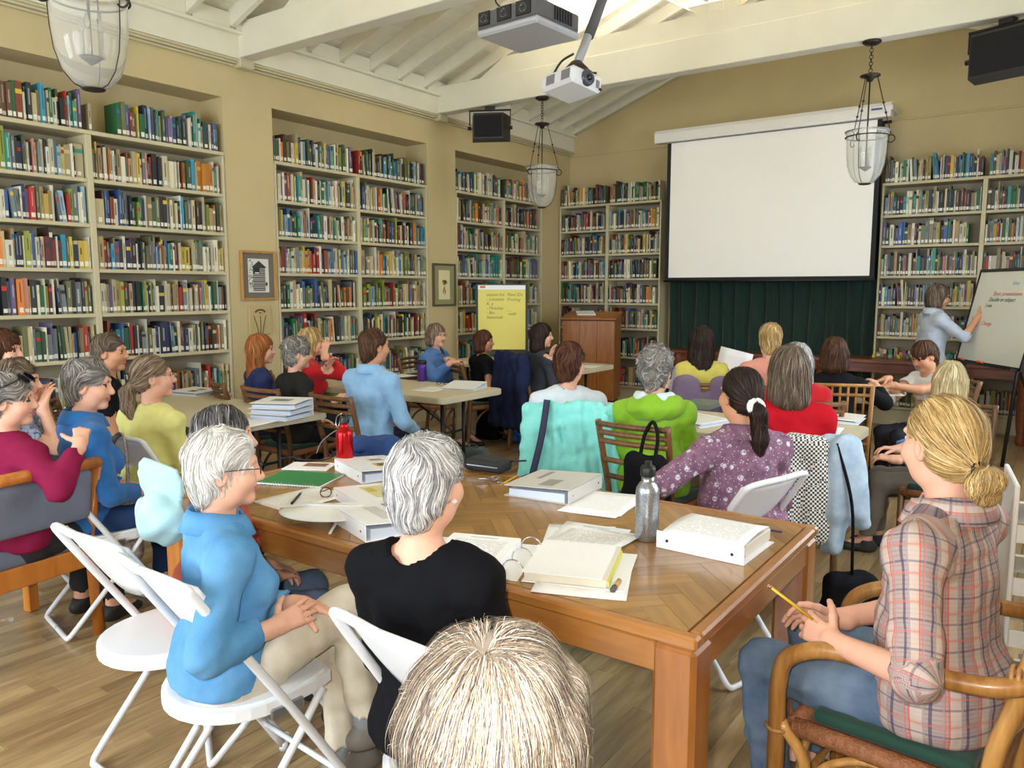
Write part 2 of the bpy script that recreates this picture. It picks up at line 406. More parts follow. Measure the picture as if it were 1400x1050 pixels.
N1R = ["_9_8G3e3e4Y1G4n3B1c1p2w1T2g2b1p1w2w1k1B2T1c1S5w2M1w1g2", "k1w2o1w2w1w3T1w2s2k4K2w4w4w1_1w1k2l2S3A3c1O4O3O3O3w2T2w1P2", "c6d1R1w3b2s2p1K2g4g3e3k3w2t2n2w1A1k2e2d2K3s1l2t3t2t2",
       "t4r2A2w2k3w1K2e2e2e2B1Y1b2g2w1M2Y4d2l2w1w2w2k1w1o1w4t1Y2", "w1c2c1p2d1K3Y2w1k1w1k5w1c2t1k1t3c2r2M1s3w1w1w2k2t1w2r1w1s2Y2w1w1k1", "k2b2G3k1w1r2w1s3w1w1n4n3w2R2n3w4g1w1e2g1n1k2o1r1w2t2w2k2", "k2r2t2c2w1d1s3w1B2k3w1Y2k2c2w1s3k2t2r1w2k3"]
N2L = ["s1g2w1e2d3w2w2B3K1g2e2n2w2g2c2e3l2e2w1c2l2t1n3w2", "w2k1w1c2w3s3w1w2k2c2w2w1G3w2B2P2w2w1G2w1Y4k1s1c3w1t1", "c1Y2b3s2T1G3B2w1o2P1w1n3n3T2w3w1d2c4w2G3k2c2t2o1t1",
       "r1p1w2c1s3c2Y2o3o2r3r3w2R4s3s2w3c1s3B2w2c2_1b2", "g4w1G3w2c3c2k2w2e2n3c2M2c1g3o2d3k1w2t4w1", "k3G5c2e2d2p2k2w1k4t2T1c2w1T2w2s1A2", "g3R2w2d2k2w2s2e2G2k3"]
N2R = ["r2w1g1T3e2k1K3K3K3A2A2A2g1k2w2e3l3k2e1c1o2b2", "o1d2c2c2c2w2T2w1G2G2k1w2k1w1s1w2c2r3k2w1k2e2k2e2", "w1l2c1T3c2o1w1k1R2R2R2R2R2k1w1n2w2k1c1b3w1t2l2A2",
       "k1c4c4c3w1w1c3Y3c2w1c3B2A2w2l2l2l2l2l2", "l4l4l3l3l2e3e2e2e3e2e2w2c2w1", "P1w1p1k2w2k1w1k2Y3w1k2w1k2w1k2w2k2w1k2o2k1w1k1", "g2w2s1A2k3k2w1c2k3w1"]
N3L = ["k2s2n2b1l2w2w2w2w2w2w2k1w1R3w1e2n3", "w1g2S3k2O3w1R2w2l2w2B1w1g1w2c2w1", "w1c2d1w2w3w1t1c2t2k3w1l2Y2o1r2w1", "T2T2T2T2T2T2T2T2T2T2T2T2w1R2M2", "", "w2n1B2w2n3w2B1w2", ""]
BLL = ["d2c2P1w2Y3c2w1Y3o3k2w1d2k2M1e2k2k2", "k2w3c2k1e2g2w2w1s2P1r4R2e2w1Y1", "", "B2l2Y1c2k2p1p2n1t2w1D2c2A3", "o2w1B1n1c2k1S3w1r2M2d1w1w1c2r2w2c2", "w2c1e2_3_3_3_3_3r2g1", "Y2k2w1l1"]
BLR = ["k2T1k2g2e2G2G2G3G2k1w1d2e3k1w2g2e3", "A2k3w1w2B2w1D3k2p2b2w1R2w2Y2", "o1w1R1c2Y1w1c2k2w1d2w1k4s2w1B1w1", "", "", "M2S4w1R2w1T1r1w2w1k3Y2w1k1", "c2Y2k1w1d2R3o1c2k3w1g2r3"]
RRL = ["G1M1s2B1w1k1Y1c1k2Y2e3e1w1P1w1K1b2n2B1G2n2n2k2n2w2", "k1B2w1B1k3k3T3w2T2w2s2w1g1w1w1k1K3n2K3k1t3w1", "", "G1w1g2M1t1k2w1k2k2D2T3d2l1e1n2M2r1t1k2p1l2w1t2w2", "R1w1k1s2B1G2Y2g1d1Y2w1c1", "M2s1t1d2w1k1c3w1G2r1k1w2"]
RRR = ["D2w1p2k1w1t1O3k1Y1w1Y2k3B2w2G2r2c3n2", "d3k1G2c1w1Y2w1r2A3w1k2M2n2t2", "k1w2o2w2c2w1e2k2w1n2l2e1s2T2", "w2w1w3w1n3n2d1w1M1t2s2R1B1", "G1M1k1w1g2", "k2R1c2"]
def tokens(s):
    out = []; i = 0
    while i < len(s):
        out.append((s[i], int(s[i + 1]) / 100)); i += 2
    return out
ORD = ['first', 'second', 'third', 'fourth', 'fifth', 'sixth', 'seventh', 'eighth', 'ninth', 'tenth', 'eleventh', 'twelfth', 'thirteenth', 'fourteenth', 'fifteenth', 'sixteenth', 'seventeenth', 'eighteenth', 'nineteenth', 'twentieth',
       '21st', '22nd', '23rd', '24th', '25th', '26th', '27th', '28th', '29th', '30th', '31st', '32nd', '33rd', '34th', '35th', '36th', '37th', '38th', '39th', '40th'] + ['%dth' % k if k % 10 > 3 or k % 10 == 0 else '%d%s' % (k, ('st', 'nd', 'rd')[k % 10 - 1]) for k in range(41, 70)]
ROWN = ['top', 'second', 'third', 'fourth', 'fifth', 'sixth', 'seventh', 'lowest']
far_books = MB(); NIND = 0; PROUD = .004
def one_book(mb, u0, wd, h, dp, code, lean, place):
    """book in shelf space: u along the shelf, depth inward, z up; place maps (u, depth, z) to the room"""
    base = np.array(PALC[code], float) * R0.uniform(.82, 1.08); base = base * .86 + base.mean() * .14 * np.array([1.04, 1.0, .9]); base = tuple(np.clip(base, 8, 240))
    c = lin(base); pg = lin((206, 198, 172)); a = math.tan(lean)
    def bx(u_0, u_1, d0, d1, z0, z1, col):
        V = [place(u + a * z, d, z) for u in (u_0, u_1) for d in (d0, d1) for z in (z0, z1)]
        mb.add(V, [(0, 1, 3, 2), (4, 6, 7, 5), (0, 4, 5, 1), (2, 3, 7, 6), (0, 2, 6, 4), (1, 5, 7, 3)], col)
    t = min(.0035, wd * .2)
    bx(u0, u0 + wd, 0, t, 0, h, c); bx(u0, u0 + t, t, dp, 0, h, c); bx(u0 + wd - t, u0 + wd, t, dp, 0, h, c)
    bx(u0 + t, u0 + wd - t, t, dp - .004, .004, h - .004, pg)
    lw = min(wd * .82, .026)
    bx(u0 + wd / 2 - lw / 2, u0 + wd / 2 + lw / 2, -.0008, 0, .018, .018 + R0.uniform(.026, .036), lin((226, 224, 210)))
    if R0.random() < .42:
        dk = sum(base) > 330; tc = lin(tuple(v * .5 for v in base)) if dk else lin(tuple(min(235, v * .5 + 120) for v in base))
        tw = wd * R0.uniform(.15, .35); z0 = h * R0.uniform(.32, .5); z1 = h * R0.uniform(.72, .92)
        bx(u0 + wd / 2 - tw / 2, u0 + wd / 2 + tw / 2, -.0006, 0, z0, z1, tc)
    elif R0.random() < .4:
        tc = lin(PALC[R0.choice('wcYrkbT')]); z0 = h * R0.uniform(.6, .8)
        bx(u0, u0 + wd, -.0005, 0, z0, z0 + h * .12, tc)
def fill_row(spec, u0, u1, z, place, bay, row, individual, zmax=.3, wfac=1.0):
    global NIND
    toks = tokens(spec) if spec else []
    if not toks:
        tot = 0
        while tot < (u1 - u0) * .93:
            wd = R0.choice((.012, .018, .022, .028, .034, .042)); toks.append((R0.choice(RND), wd)); tot += wd + .002
        exact = True
    else:
        av = u1 - u0 - .012
        while sum(w_ + .0015 for c, w_ in toks) < av / 1.08:
            q = R0.randrange(len(toks)); toks.insert(q, (R0.choice(RND), R0.choice((.012, .016, .022, .028))) if toks[q][0] != '_' else (R0.choice(RND), .02))
        k = av / sum(w_ + .0015 for c, w_ in toks); toks = [(c, (w_ + .0015) * k) for c, w_ in toks]
    u = u0 + .004; i = 0; prevh = R0.uniform(.2, .25); prevc = ''; lean = 0; runlean = 0
    for c, wd in toks:
        if u + wd > u1 - .001: break
        if c == '_': u += wd; continue
        wd -= .0015
        h = prevh if (c == prevc and R0.random() < .9) else min(zmax, R0.uniform(.185, .262) + (.03 if R0.random() < .16 else 0))
        prevh, prevc = h, c
        off = R0.uniform(0, .03) + .008
        lean = 0
        if not runlean and R0.random() < .05 and wd < .03 and i > 1 and u + wd * 3 + .06 < u1 and len(toks) - i > 8: runlean = R0.randint(2, 4); la = math.radians(R0.uniform(3, 7)); u += math.tan(la) * max(h, .26)
        if runlean: lean = -la; runlean -= 1
        dp = R0.uniform(.14, .19)
        if individual and NIND < 300:
            b = MB(); org = place(u, off, 0); one_book(b, 0, wd, h, dp, c, lean, lambda a, d, zz: np.array(place(u + a, d + off, zz)) - org)
            o = b.build('book', BOOKMAT, None, org + np.array([0, 0, z + .0005]), vc=True)
            tag(o, '%s book, %s from left, %s shelf, %s bay, nearest bookcase' % (NAMC[c], ORD[i], ROWN[row], bay), 'book', 'books in the nearest left bookcase')
            NIND += 1
        else: one_book(far_books, u, wd, h, dp, c, lean, lambda a, d, zz: np.array(place(a, d + off, zz)) + np.array([0, 0, z + .0005]))
        u += wd + .0015; i += 1
def bookcase(label, horizontal, fixed, a, b, divs, rows, top_open=True, depth=.3, z_top=None, individual=False, names=None, nrows=8):
    """horizontal: along X on the back wall (front at Y=fixed), else along Y on the left wall (front at X=fixed)"""
    cen = (a + b) / 2
    root = empty('bookcase', ((cen, fixed + depth / 2, 0) if horizontal else (fixed - depth / 2, cen, 0)), label=label, cat='bookcase', group='built-in bookcases')
    def bx(name, u0, u1, d0, d1, z0, z1, m=M_CREAM, bev=.003):
        if horizontal: c = ((u0 + u1) / 2 - cen, (d0 + d1) / 2 - depth / 2, (z0 + z1) / 2); s = (u1 - u0, d1 - d0, z1 - z0)
        else: c = (depth / 2 - (d0 + d1) / 2, (u0 + u1) / 2 - cen, (z0 + z1) / 2); s = (d1 - d0, u1 - u0, z1 - z0)
        return MB().box(c, s, b=bev).build(name, m, root)
    edges = [a] + divs + [b]; zt = SHELF[0] + .015
    for u in edges:
        u_0 = max(a, u - .022); u_1 = min(b, u + .022)
        bx('upright', u_0, u_1, 0, depth - .02, 0, zt - .03 - .0005)
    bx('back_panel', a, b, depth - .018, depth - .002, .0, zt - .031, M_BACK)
    bx('kick_board', a + .022, b - .022, .03, .05, .002, SHELF[-1] - .016)
    place = (lambda u, d, z: np.array([u, fixed + d, z])) if horizontal else (lambda u, d, z: np.array([fixed - d, u, z]))
    for k, z in enumerate(SHELF):
        if k == 0: bx('top_board', a + .001, b - .001, -.004, depth - .0185, z - .015, z + .015)
        for j in range(len(edges) - 1):
            u0, u1 = edges[j] + .023, edges[j + 1] - .023
            if k: bx('shelf', u0, u1, .004, depth - .0185, z - .013, z + .015)
            spec = rows[j][k] if j < len(rows) and k < len(rows[j]) else ''
            uu0 = u0 + (.42 if names and names[j] == 'left' and individual and spec else 0)
            if k == len(SHELF) - 1 or True:
                if uu0 > u0: fill_row('', u0, uu0 - .01, z + .015, place, '', k, False, zmax=.3)
            fill_row(spec, uu0, u1, z + .015, place, names[j] if names else '', k, individual and k < 7, zmax=.315 if k else .3)
    return root
bookcase('cream built-in bookcase nearest the camera on the left wall', False, XL + .004, 1.925, 4.165, [3.02], [N1L, N1R], individual=True, names=['left', 'right'])
bookcase('cream built-in bookcase in the middle of the left wall, right of the barn photograph', False, XL + .004, 4.685, 6.775, [5.72], [N2L, N2R])
bookcase('cream built-in bookcase at the far end of the left wall behind the yellow flip chart', False, XL + .004, 7.285, 9.155, [8.26], [N3L, []])
bookcase('cream bookcase on the back wall left of the screen, behind the lectern', True, 9.575, -5.985, -4.42, [-5.22], [BLL, BLR])
bookcase('cream bookcase on the back wall right of the screen, behind the whiteboard', True, 9.575, -1.775, .5, [-.79], [RRL, RRR])
o = far_books.build('farther_books', BOOKMAT, vc=True)
tag(o, 'rows of library books filling the farther shelves along the walls', 'books', kind='stuff')
# ------------------------------------------------------------------ smooth solids: signed-distance shapes on a grid, meshed by surface nets
def nrm(v): v = np.asarray(v, float); return v / (np.linalg.norm(v) + 1e-12)
def rotz(a): c, s = math.cos(a), math.sin(a); return np.array([[c, -s, 0], [s, c, 0], [0, 0, 1.]])
def rotx(a): c, s = math.cos(a), math.sin(a); return np.array([[1., 0, 0], [0, c, -s], [0, s, c]])
def roty(a): c, s = math.cos(a), math.sin(a); return np.array([[c, 0, s], [0, 1., 0], [-s, 0, c]])
class SDF:
    def __init__(s, lo, hi, r):
        s.lo = np.asarray(lo, float); s.r = r; s.sh = tuple(int(math.ceil(v)) + 1 for v in (np.asarray(hi, float) - s.lo) / r)
        s.f = np.full(s.sh, .5, np.float32); s.m = np.zeros(s.sh, np.int8)
    def region(s, a, b):
        i0 = np.maximum(np.floor((np.asarray(a) - s.lo) / s.r).astype(int), 0); i1 = np.minimum(np.ceil((np.asarray(b) - s.lo) / s.r).astype(int) + 1, s.sh)
        if (i1 <= i0).any(): return None, None
        sl = tuple(slice(p, q) for p, q in zip(i0, i1))
        ax = [(s.lo[k] + s.r * np.arange(i0[k], i1[k])).astype(np.float32) for k in range(3)]
        return sl, (ax[0][:, None, None], ax[1][None, :, None], ax[2][None, None, :])
    def put(s, sl, d, k, m, op='u'):
        f = s.f[sl]
        if op == 'u':
            if k > 0:
                h = np.maximum(k - np.abs(f - d), 0) / k; s.m[sl] = np.where(d < f, m, s.m[sl]); s.f[sl] = np.minimum(f, d) - h * h * k * .25
            else: s.m[sl] = np.where(d < f, m, s.m[sl]); s.f[sl] = np.minimum(f, d)
        else:
            d = -d; h = np.maximum(k - np.abs(f - d), 0) / max(k, 1e-6); s.f[sl] = np.maximum(f, d) + h * h * k * .25
    def cone(s, a, b, r1, r2, k=.02, m=0, op='u'):
        a = np.asarray(a, float); b = np.asarray(b, float); R = max(r1, r2) + k + 2 * s.r
        sl, g = s.region(np.minimum(a, b) - R, np.maximum(a, b) + R)
        if sl is None: return s
        ba = b - a; L = ba @ ba + 1e-9
        px, py, pz = g[0] - a[0], g[1] - a[1], g[2] - a[2]
        t = np.clip((px * ba[0] + py * ba[1] + pz * ba[2]) / L, 0, 1)
        d = np.sqrt((px - t * ba[0]) ** 2 + (py - t * ba[1]) ** 2 + (pz - t * ba[2]) ** 2) - (r1 + (r2 - r1) * t)
        s.put(sl, d, k, m, op); return s
    def chain(s, pts, rs, k=.015, m=0):
        for i in range(len(pts) - 1): s.cone(pts[i], pts[i + 1], rs[i], rs[i + 1], k, m)
        return s
    def ell(s, c, r, M=None, k=.02, m=0, op='u'):
        c = np.asarray(c, float); r = np.asarray(r, float); R = (r.max() if M is not None else r) + k + 2 * s.r
        sl, g = s.region(c - R, c + R)
        if sl is None: return s
        p = [g[i] - c[i] for i in range(3)]
        if M is not None: p = [p[0] * M[0][i] + p[1] * M[1][i] + p[2] * M[2][i] for i in range(3)]
        k0 = np.sqrt((p[0] / r[0]) ** 2 + (p[1] / r[1]) ** 2 + (p[2] / r[2]) ** 2)
        k1 = np.sqrt((p[0] / r[0] ** 2) ** 2 + (p[1] / r[1] ** 2) ** 2 + (p[2] / r[2] ** 2) ** 2)
        s.put(sl, k0 * (k0 - 1) / (k1 + 1e-9), k, m, op); return s
    def rbox(s, c, h, rr=.01, M=None, k=.01, m=0, op='u'):
        c = np.asarray(c, float); h = np.asarray(h, float); R = np.linalg.norm(h) + k + 2 * s.r
        sl, g = s.region(c - R, c + R)
        if sl is None: return s
        p = [g[i] - c[i] for i in range(3)]
        if M is not None: p = [p[0] * M[0][i] + p[1] * M[1][i] + p[2] * M[2][i] for i in range(3)]
        q = [np.abs(p[i]) - (h[i] - rr) for i in range(3)]
        d = np.sqrt(np.maximum(q[0], 0) ** 2 + np.maximum(q[1], 0) ** 2 + np.maximum(q[2], 0) ** 2) + np.minimum(np.maximum(np.maximum(q[0], q[1]), q[2]), 0) - rr
        s.put(sl, d, k, m, op); return s
    def half(s, c, n, k=.005):
        """cut away everything on the side the normal points to"""
        sl, g = s.region(s.lo, s.lo + s.r * np.array(s.sh)); n = nrm(n)
        d = (g[0] - c[0]) * n[0] + (g[1] - c[1]) * n[1] + (g[2] - c[2]) * n[2]
        s.put(sl, -d, k, 0, 'c'); return s
    def wrinkle(s, amp, freq, seed=0, aniso=(1, 1, 1)):
        sl, g = s.region(s.lo, s.lo + s.r * np.array(s.sh)); rg = np.random.default_rng(seed); d = 0
        for i in range(5):
            v = nrm(rg.normal(size=3)) * freq * (1.6 ** (i % 3)) * np.array(aniso); v2 = nrm(rg.normal(size=3)) * freq * .5
            d = d + np.sin(g[0] * v[0] + g[1] * v[1] + g[2] * v[2] + rg.uniform(0, 6) + 1.7 * np.sin(g[0] * v2[0] + g[1] * v2[1] + g[2] * v2[2] + i)) / (1.4 ** (i % 3))
        s.f += (amp * .4 * d).astype(np.float32); return s
    def val(s, P):
        q = (P - s.lo) / s.r; q = np.clip(q, 0, np.array(s.sh) - 1.001); i = q.astype(int); t = q - i; v = 0
        for a in (0, 1):
            for b in (0, 1):
                for c in (0, 1):
                    wt = (t[:, 0] if a else 1 - t[:, 0]) * (t[:, 1] if b else 1 - t[:, 1]) * (t[:, 2] if c else 1 - t[:, 2])
                    v = v + wt * s.f[i[:, 0] + a, i[:, 1] + b, i[:, 2] + c]
        return v
    def grad(s, P):
        e = s.r * .8; G = np.stack([s.val(P + np.eye(3)[k] * e) - s.val(P - np.eye(3)[k] * e) for k in range(3)], 1)
        return G / (np.linalg.norm(G, axis=1)[:, None] + 1e-9)
    def nets(s):
        f = s.f; ins = f < 0; a, b, c = s.sh
        ins[0] = ins[-1] = False; ins[:, 0] = ins[:, -1] = False; ins[:, :, 0] = ins[:, :, -1] = False
        cnt = np.zeros((a - 1, b - 1, c - 1), np.int8)
        OF = [(i, j, k) for i in (0, 1) for j in (0, 1) for k in (0, 1)]
        for i, j, k in OF: cnt += ins[i:a - 1 + i, j:b - 1 + j, k:c - 1 + k]
        act = np.argwhere((cnt > 0) & (cnt < 8)); idm = np.full(cnt.shape, -1, np.int32); idm[tuple(act.T)] = np.arange(len(act))
        Vv = [np.where(ins[act[:, 0] + i, act[:, 1] + j, act[:, 2] + k], np.minimum(f[act[:, 0] + i, act[:, 1] + j, act[:, 2] + k], -1e-5), np.maximum(f[act[:, 0] + i, act[:, 1] + j, act[:, 2] + k], 1e-5)) for i, j, k in OF]
        acc = np.zeros((len(act), 3)); num = np.zeros(len(act))
        for p in range(8):
            for q in range(p + 1, 8):
                if bin(p ^ q).count('1') != 1: continue
                cr = (Vv[p] < 0) != (Vv[q] < 0); t = np.where(cr, Vv[p] / (Vv[p] - Vv[q] + 1e-12), 0)
                A, B = np.array(OF[p], float), np.array(OF[q], float)
                acc += (A + t[:, None] * (B - A)) * cr[:, None]; num += cr
        P = s.lo + s.r * (act + acc / num[:, None]); Q = []
        for ax in range(3):
            n = [slice(None)] * 3; n2 = [slice(None)] * 3; o1, o2 = [(1, 2), (2, 0), (0, 1)][ax]
            n[ax] = slice(0, -1); n2[ax] = slice(1, None)
            for o in (o1, o2): n[o] = slice(1, -1); n2[o] = slice(1, -1)
            s0, s1 = ins[tuple(n)], ins[tuple(n2)]; e = np.argwhere(s0 != s1)
            if not len(e): continue
            up = s0[tuple(e.T)]; e = e.copy(); e[:, o1] += 1; e[:, o2] += 1
            def cid(d1, d2):
                g = e.copy(); g[:, o1] -= d1; g[:, o2] -= d2; return idm[tuple(g.T)]
            q = np.stack([cid(1, 1), cid(0, 1), cid(0, 0), cid(1, 0)], 1); Q.append(np.where(up[:, None], q, q[:, ::-1]))
        mi = s.m[tuple(np.minimum(np.round((P - s.lo) / s.r).astype(int), np.array(s.sh) - 1).T)]
        return P, np.concatenate(Q), mi
def relax(V, F, n):
    e = np.concatenate([F[:, [0, 1]], F[:, [1, 2]], F[:, [2, 3]], F[:, [3, 0]]]); a = np.concatenate([e[:, 0], e[:, 1]]); b = np.concatenate([e[:, 1], e[:, 0]])
    cnt = np.bincount(a, minlength=len(V))[:, None] + 1e-9
    for lam in [.5, -.34] * n:
        m = np.stack([np.bincount(a, V[b, k], len(V)) for k in range(3)], 1) / cnt; V = V + lam * (m - V)
    return V
def solid(name, g, mats, parent=None, col=None, loc=None, uv=None, smooth=0):
    """one mesh object from one grid or several (joined)"""
    gs = g if isinstance(g, list) else [g]; VV, FF, MI = [], [], []; n = 0
    for q in gs:
        P, F, mi = q.nets() if isinstance(q, SDF) else q
        VV.append(P); FF.append(F + n); MI.append(mi[F[:, 0]]); n += len(P)
    V = np.concatenate(VV)
    if smooth: V = relax(V, np.concatenate(FF), smooth)
    me = npmesh(name, V, np.concatenate(FF), mats, True, col(V) if col else None, np.concatenate(MI) if isinstance(mats, (list, tuple)) else None)
    if uv is not None:
        a = me.attributes.new('weave', 'FLOAT_VECTOR', 'POINT'); a.data.foreach_set('vector', uv(V).astype(np.float32).ravel())
    o = link(bpy.data.objects.new(name, me), parent)
    if loc is not None: o.location = tuple(float(q) for q in loc)
    return o

# ------------------------------------------------------------------ people
SKIN_F = mat('skin_fair', (226, 172, 146), .5, spec=.35, noise=.05, nscale=14)
SKIN_T = mat('skin_tan', (204, 146, 112), .5, spec=.35, noise=.05, nscale=14)
M_LIP = mat('lips', (186, 104, 98), .45); M_EYE = mat('eye_white', (232, 228, 222), .25); M_IRIS = mat('iris', (58, 46, 36), .2)
HAIRM = vcmat('hair_strands', .58, spec=.3, sheen=0)
def cloth(name, c, bump=.25, bscale=420, rough=.85, noise=.05):
    return mat('cloth_' + name, c, rough, spec=.25 if sum(c) > 240 else .12, noise=noise, nscale=25, bump=bump, bscale=bscale, sheen=.15 if sum(c) > 240 else 0.0)
def ik(a, b, L1, L2, pole):
    """elbow or knee between a and b, bent towards pole"""
    a, b = np.asarray(a, float), np.asarray(b, float); d = b - a; L = np.linalg.norm(d)
    if L > (L1 + L2) * .985: b = a + d / L * (L1 + L2) * .985; d = b - a; L = np.linalg.norm(d)
    L = max(L, abs(L1 - L2) * 1.1 + .02); x = (L1 * L1 - L2 * L2 + L * L) / (2 * L); h = math.sqrt(max(L1 * L1 - x * x, 1e-6)); u = nrm(d)
    p = np.asarray(pole, float) - a; p = p - u * (p @ u); return a + u * x + nrm(p) * h, b
def hand(g, wr, dr, pn, side, S=1.0, curl=.5, spread=.12, thumb=.6, m=0):
    """palm and five bent fingers; dr: towards the fingers, pn: palm normal, side=+1 right hand"""
    dr = nrm(dr); pn = nrm(np.asarray(pn, float) - dr * (np.asarray(pn, float) @ dr)); sd = np.cross(dr, pn) * side   # sd points to the thumb side
    c = lambda u, v, w_: np.asarray(wr, float) + S * (dr * u + sd * v + pn * w_)
    g.cone(c(-.03, 0, 0), c(.012, 0, 0), .026 * S, .024 * S, .01, m)
    for v in (.026, .009, -.009, -.025): g.cone(c(.008, v * .6, 0), c(.085 - abs(v - .006) * .35, v, .0), .0145 * S, .0115 * S, .012, m)
    for v, L in ((.029, .072), (.0095, .08), (-.0095, .074), (-.027, .058)):
        p = c(.086 - abs(v - .006) * .35, v, 0); a = math.atan2(v, .16) * spread * 6; u = nrm(dr * math.cos(a) + sd * math.sin(a)); r = .0092 * S
        for k, (fr, bend) in enumerate(((.45, .55), (.31, .9), (.24, .7))):
            th = curl * bend; u2 = nrm(u * math.cos(th) + pn * math.sin(th)); q = p + u2 * L * fr * S
            g.cone(p, q, r, r * .9, .004, m); u = u2; p = q; r *= .9
    p = c(.018, .026, .004); u = nrm(dr * .75 + sd * .8 + pn * .25 * (1 + thumb)); r = .0125 * S
    for L, b in ((.042, 0), (.034, .35), (.028, .4)):
        u = nrm(u + (-sd * .5 + pn * .4 + dr * .5) * b * thumb); q = p + u * L * S; g.cone(p, q, r, r * .88, .006, m); p = q; r *= .88

HAIRPAL = dict(white=[((236, 234, 230), 5), ((214, 210, 204), 3), ((176, 170, 164), 1)], silver=[((206, 204, 204), 4), ((160, 158, 160), 3), ((232, 230, 228), 2), ((110, 108, 110), 1)],
    grey=[((146, 140, 134), 4), ((108, 102, 98), 3), ((186, 180, 172), 2)], darkgrey=[((70, 66, 68), 4), ((112, 108, 110), 3), ((44, 40, 42), 3), ((168, 166, 168), 1)],
    dark=[((46, 30, 24), 4), ((30, 20, 17), 3), ((66, 42, 32), 2)], brown=[((84, 54, 36), 4), ((62, 40, 28), 3), ((112, 74, 48), 2)], auburn=[((96, 56, 38), 4), ((72, 42, 30), 3), ((122, 74, 50), 1)],
    red=[((176, 104, 52), 4), ((148, 82, 40), 3), ((204, 138, 80), 2)], blond=[((206, 172, 112), 4), ((176, 138, 82), 3), ((228, 202, 150), 2), ((140, 104, 62), 1)],
    ash=[((150, 126, 104), 4), ((118, 96, 78), 3), ((178, 156, 130), 2), ((96, 78, 64), 1)], paleblond=[((214, 192, 142), 4), ((186, 162, 116), 3), ((232, 216, 176), 2)],
    streak=[((172, 156, 136), 4), ((208, 198, 184), 2), ((104, 92, 84), 4), ((140, 122, 102), 4), ((76, 68, 66), 2)], brownish=[((110, 92, 76), 4), ((84, 70, 60), 3), ((140, 122, 102), 2)])
def paths(g, P, dirf, n, step, off, wig, grav=.0):
    """comb strands over the hair shell"""
    out = [P.copy()]; alive = np.ones(len(P), bool); nrmls = []
    offn = off
    for i in range(n):
        N = g.grad(P); nrmls.append(N); D = dirf(P, i / n); D = D - N * (D * N).sum(1)[:, None]; D /= np.linalg.norm(D, axis=1)[:, None] + 1e-9
        Q = P + step[:, None] * D + NR.normal(size=P.shape) * wig
        v = g.val(Q); far = np.abs(v) > .05; Q = Q - np.where(far, 0, v - offn)[:, None] * g.grad(Q)
        inb = ((Q > g.lo + g.r) & (Q < g.lo + g.r * (np.array(g.sh) - 2))).all(1); alive &= inb & ~far
        P = np.where(alive[:, None], Q, P); out.append(P.copy())
    nrmls.append(nrmls[-1]); return np.stack(out, 1), np.stack(nrmls, 1)
def ribbons(PT, NM, width, cols):
    n, k, _ = PT.shape; T = np.gradient(PT, axis=1); T /= np.linalg.norm(T, axis=2)[..., None] + 1e-9
    B = np.cross(T, NM); B /= np.linalg.norm(B, axis=2)[..., None] + 1e-9
    tw = NR.normal(size=(n, 1, 1)) * .3; B = B * np.cos(tw) + NM * np.sin(tw)
    prof = np.clip(np.minimum(np.linspace(.5, 1.6, k), np.linspace(2.6, .25, k)), .25, 1); wd = width[:, None] * prof[None]
    V = np.stack([PT - B * wd[..., None] / 2, PT + NM * wd[..., None] * .1, PT + B * wd[..., None] / 2], 2)
    idx = np.arange(n * k * 3).reshape(n, k, 3)
    F = np.concatenate([np.stack([idx[:, :-1, j], idx[:, 1:, j], idx[:, 1:, j + 1], idx[:, :-1, j + 1]], -1).reshape(-1, 4) for j in (0, 1)])
    ok = (np.linalg.norm(PT[:, 1:] - PT[:, :-1], axis=2) > 1e-5); ok2 = np.concatenate([ok.reshape(-1), ok.reshape(-1)])
    sh = NR.uniform(.82, 1.12, size=(n, 1, 1, 1)) * np.linspace(.9, 1.05, k)[None, :, None, None]
    C = np.clip(cols[:, None, None, :] * sh, 0, 1) * np.ones((n, k, 3, 1))
    return V.reshape(-1, 3), F[ok2], C.reshape(-1, 3)
def pick(pal, n):
    w_ = np.array([b for a, b in pal], float); return np.array([lin(a) for a, b in pal])[NR.choice(len(pal), n, p=w_ / w_.sum())]

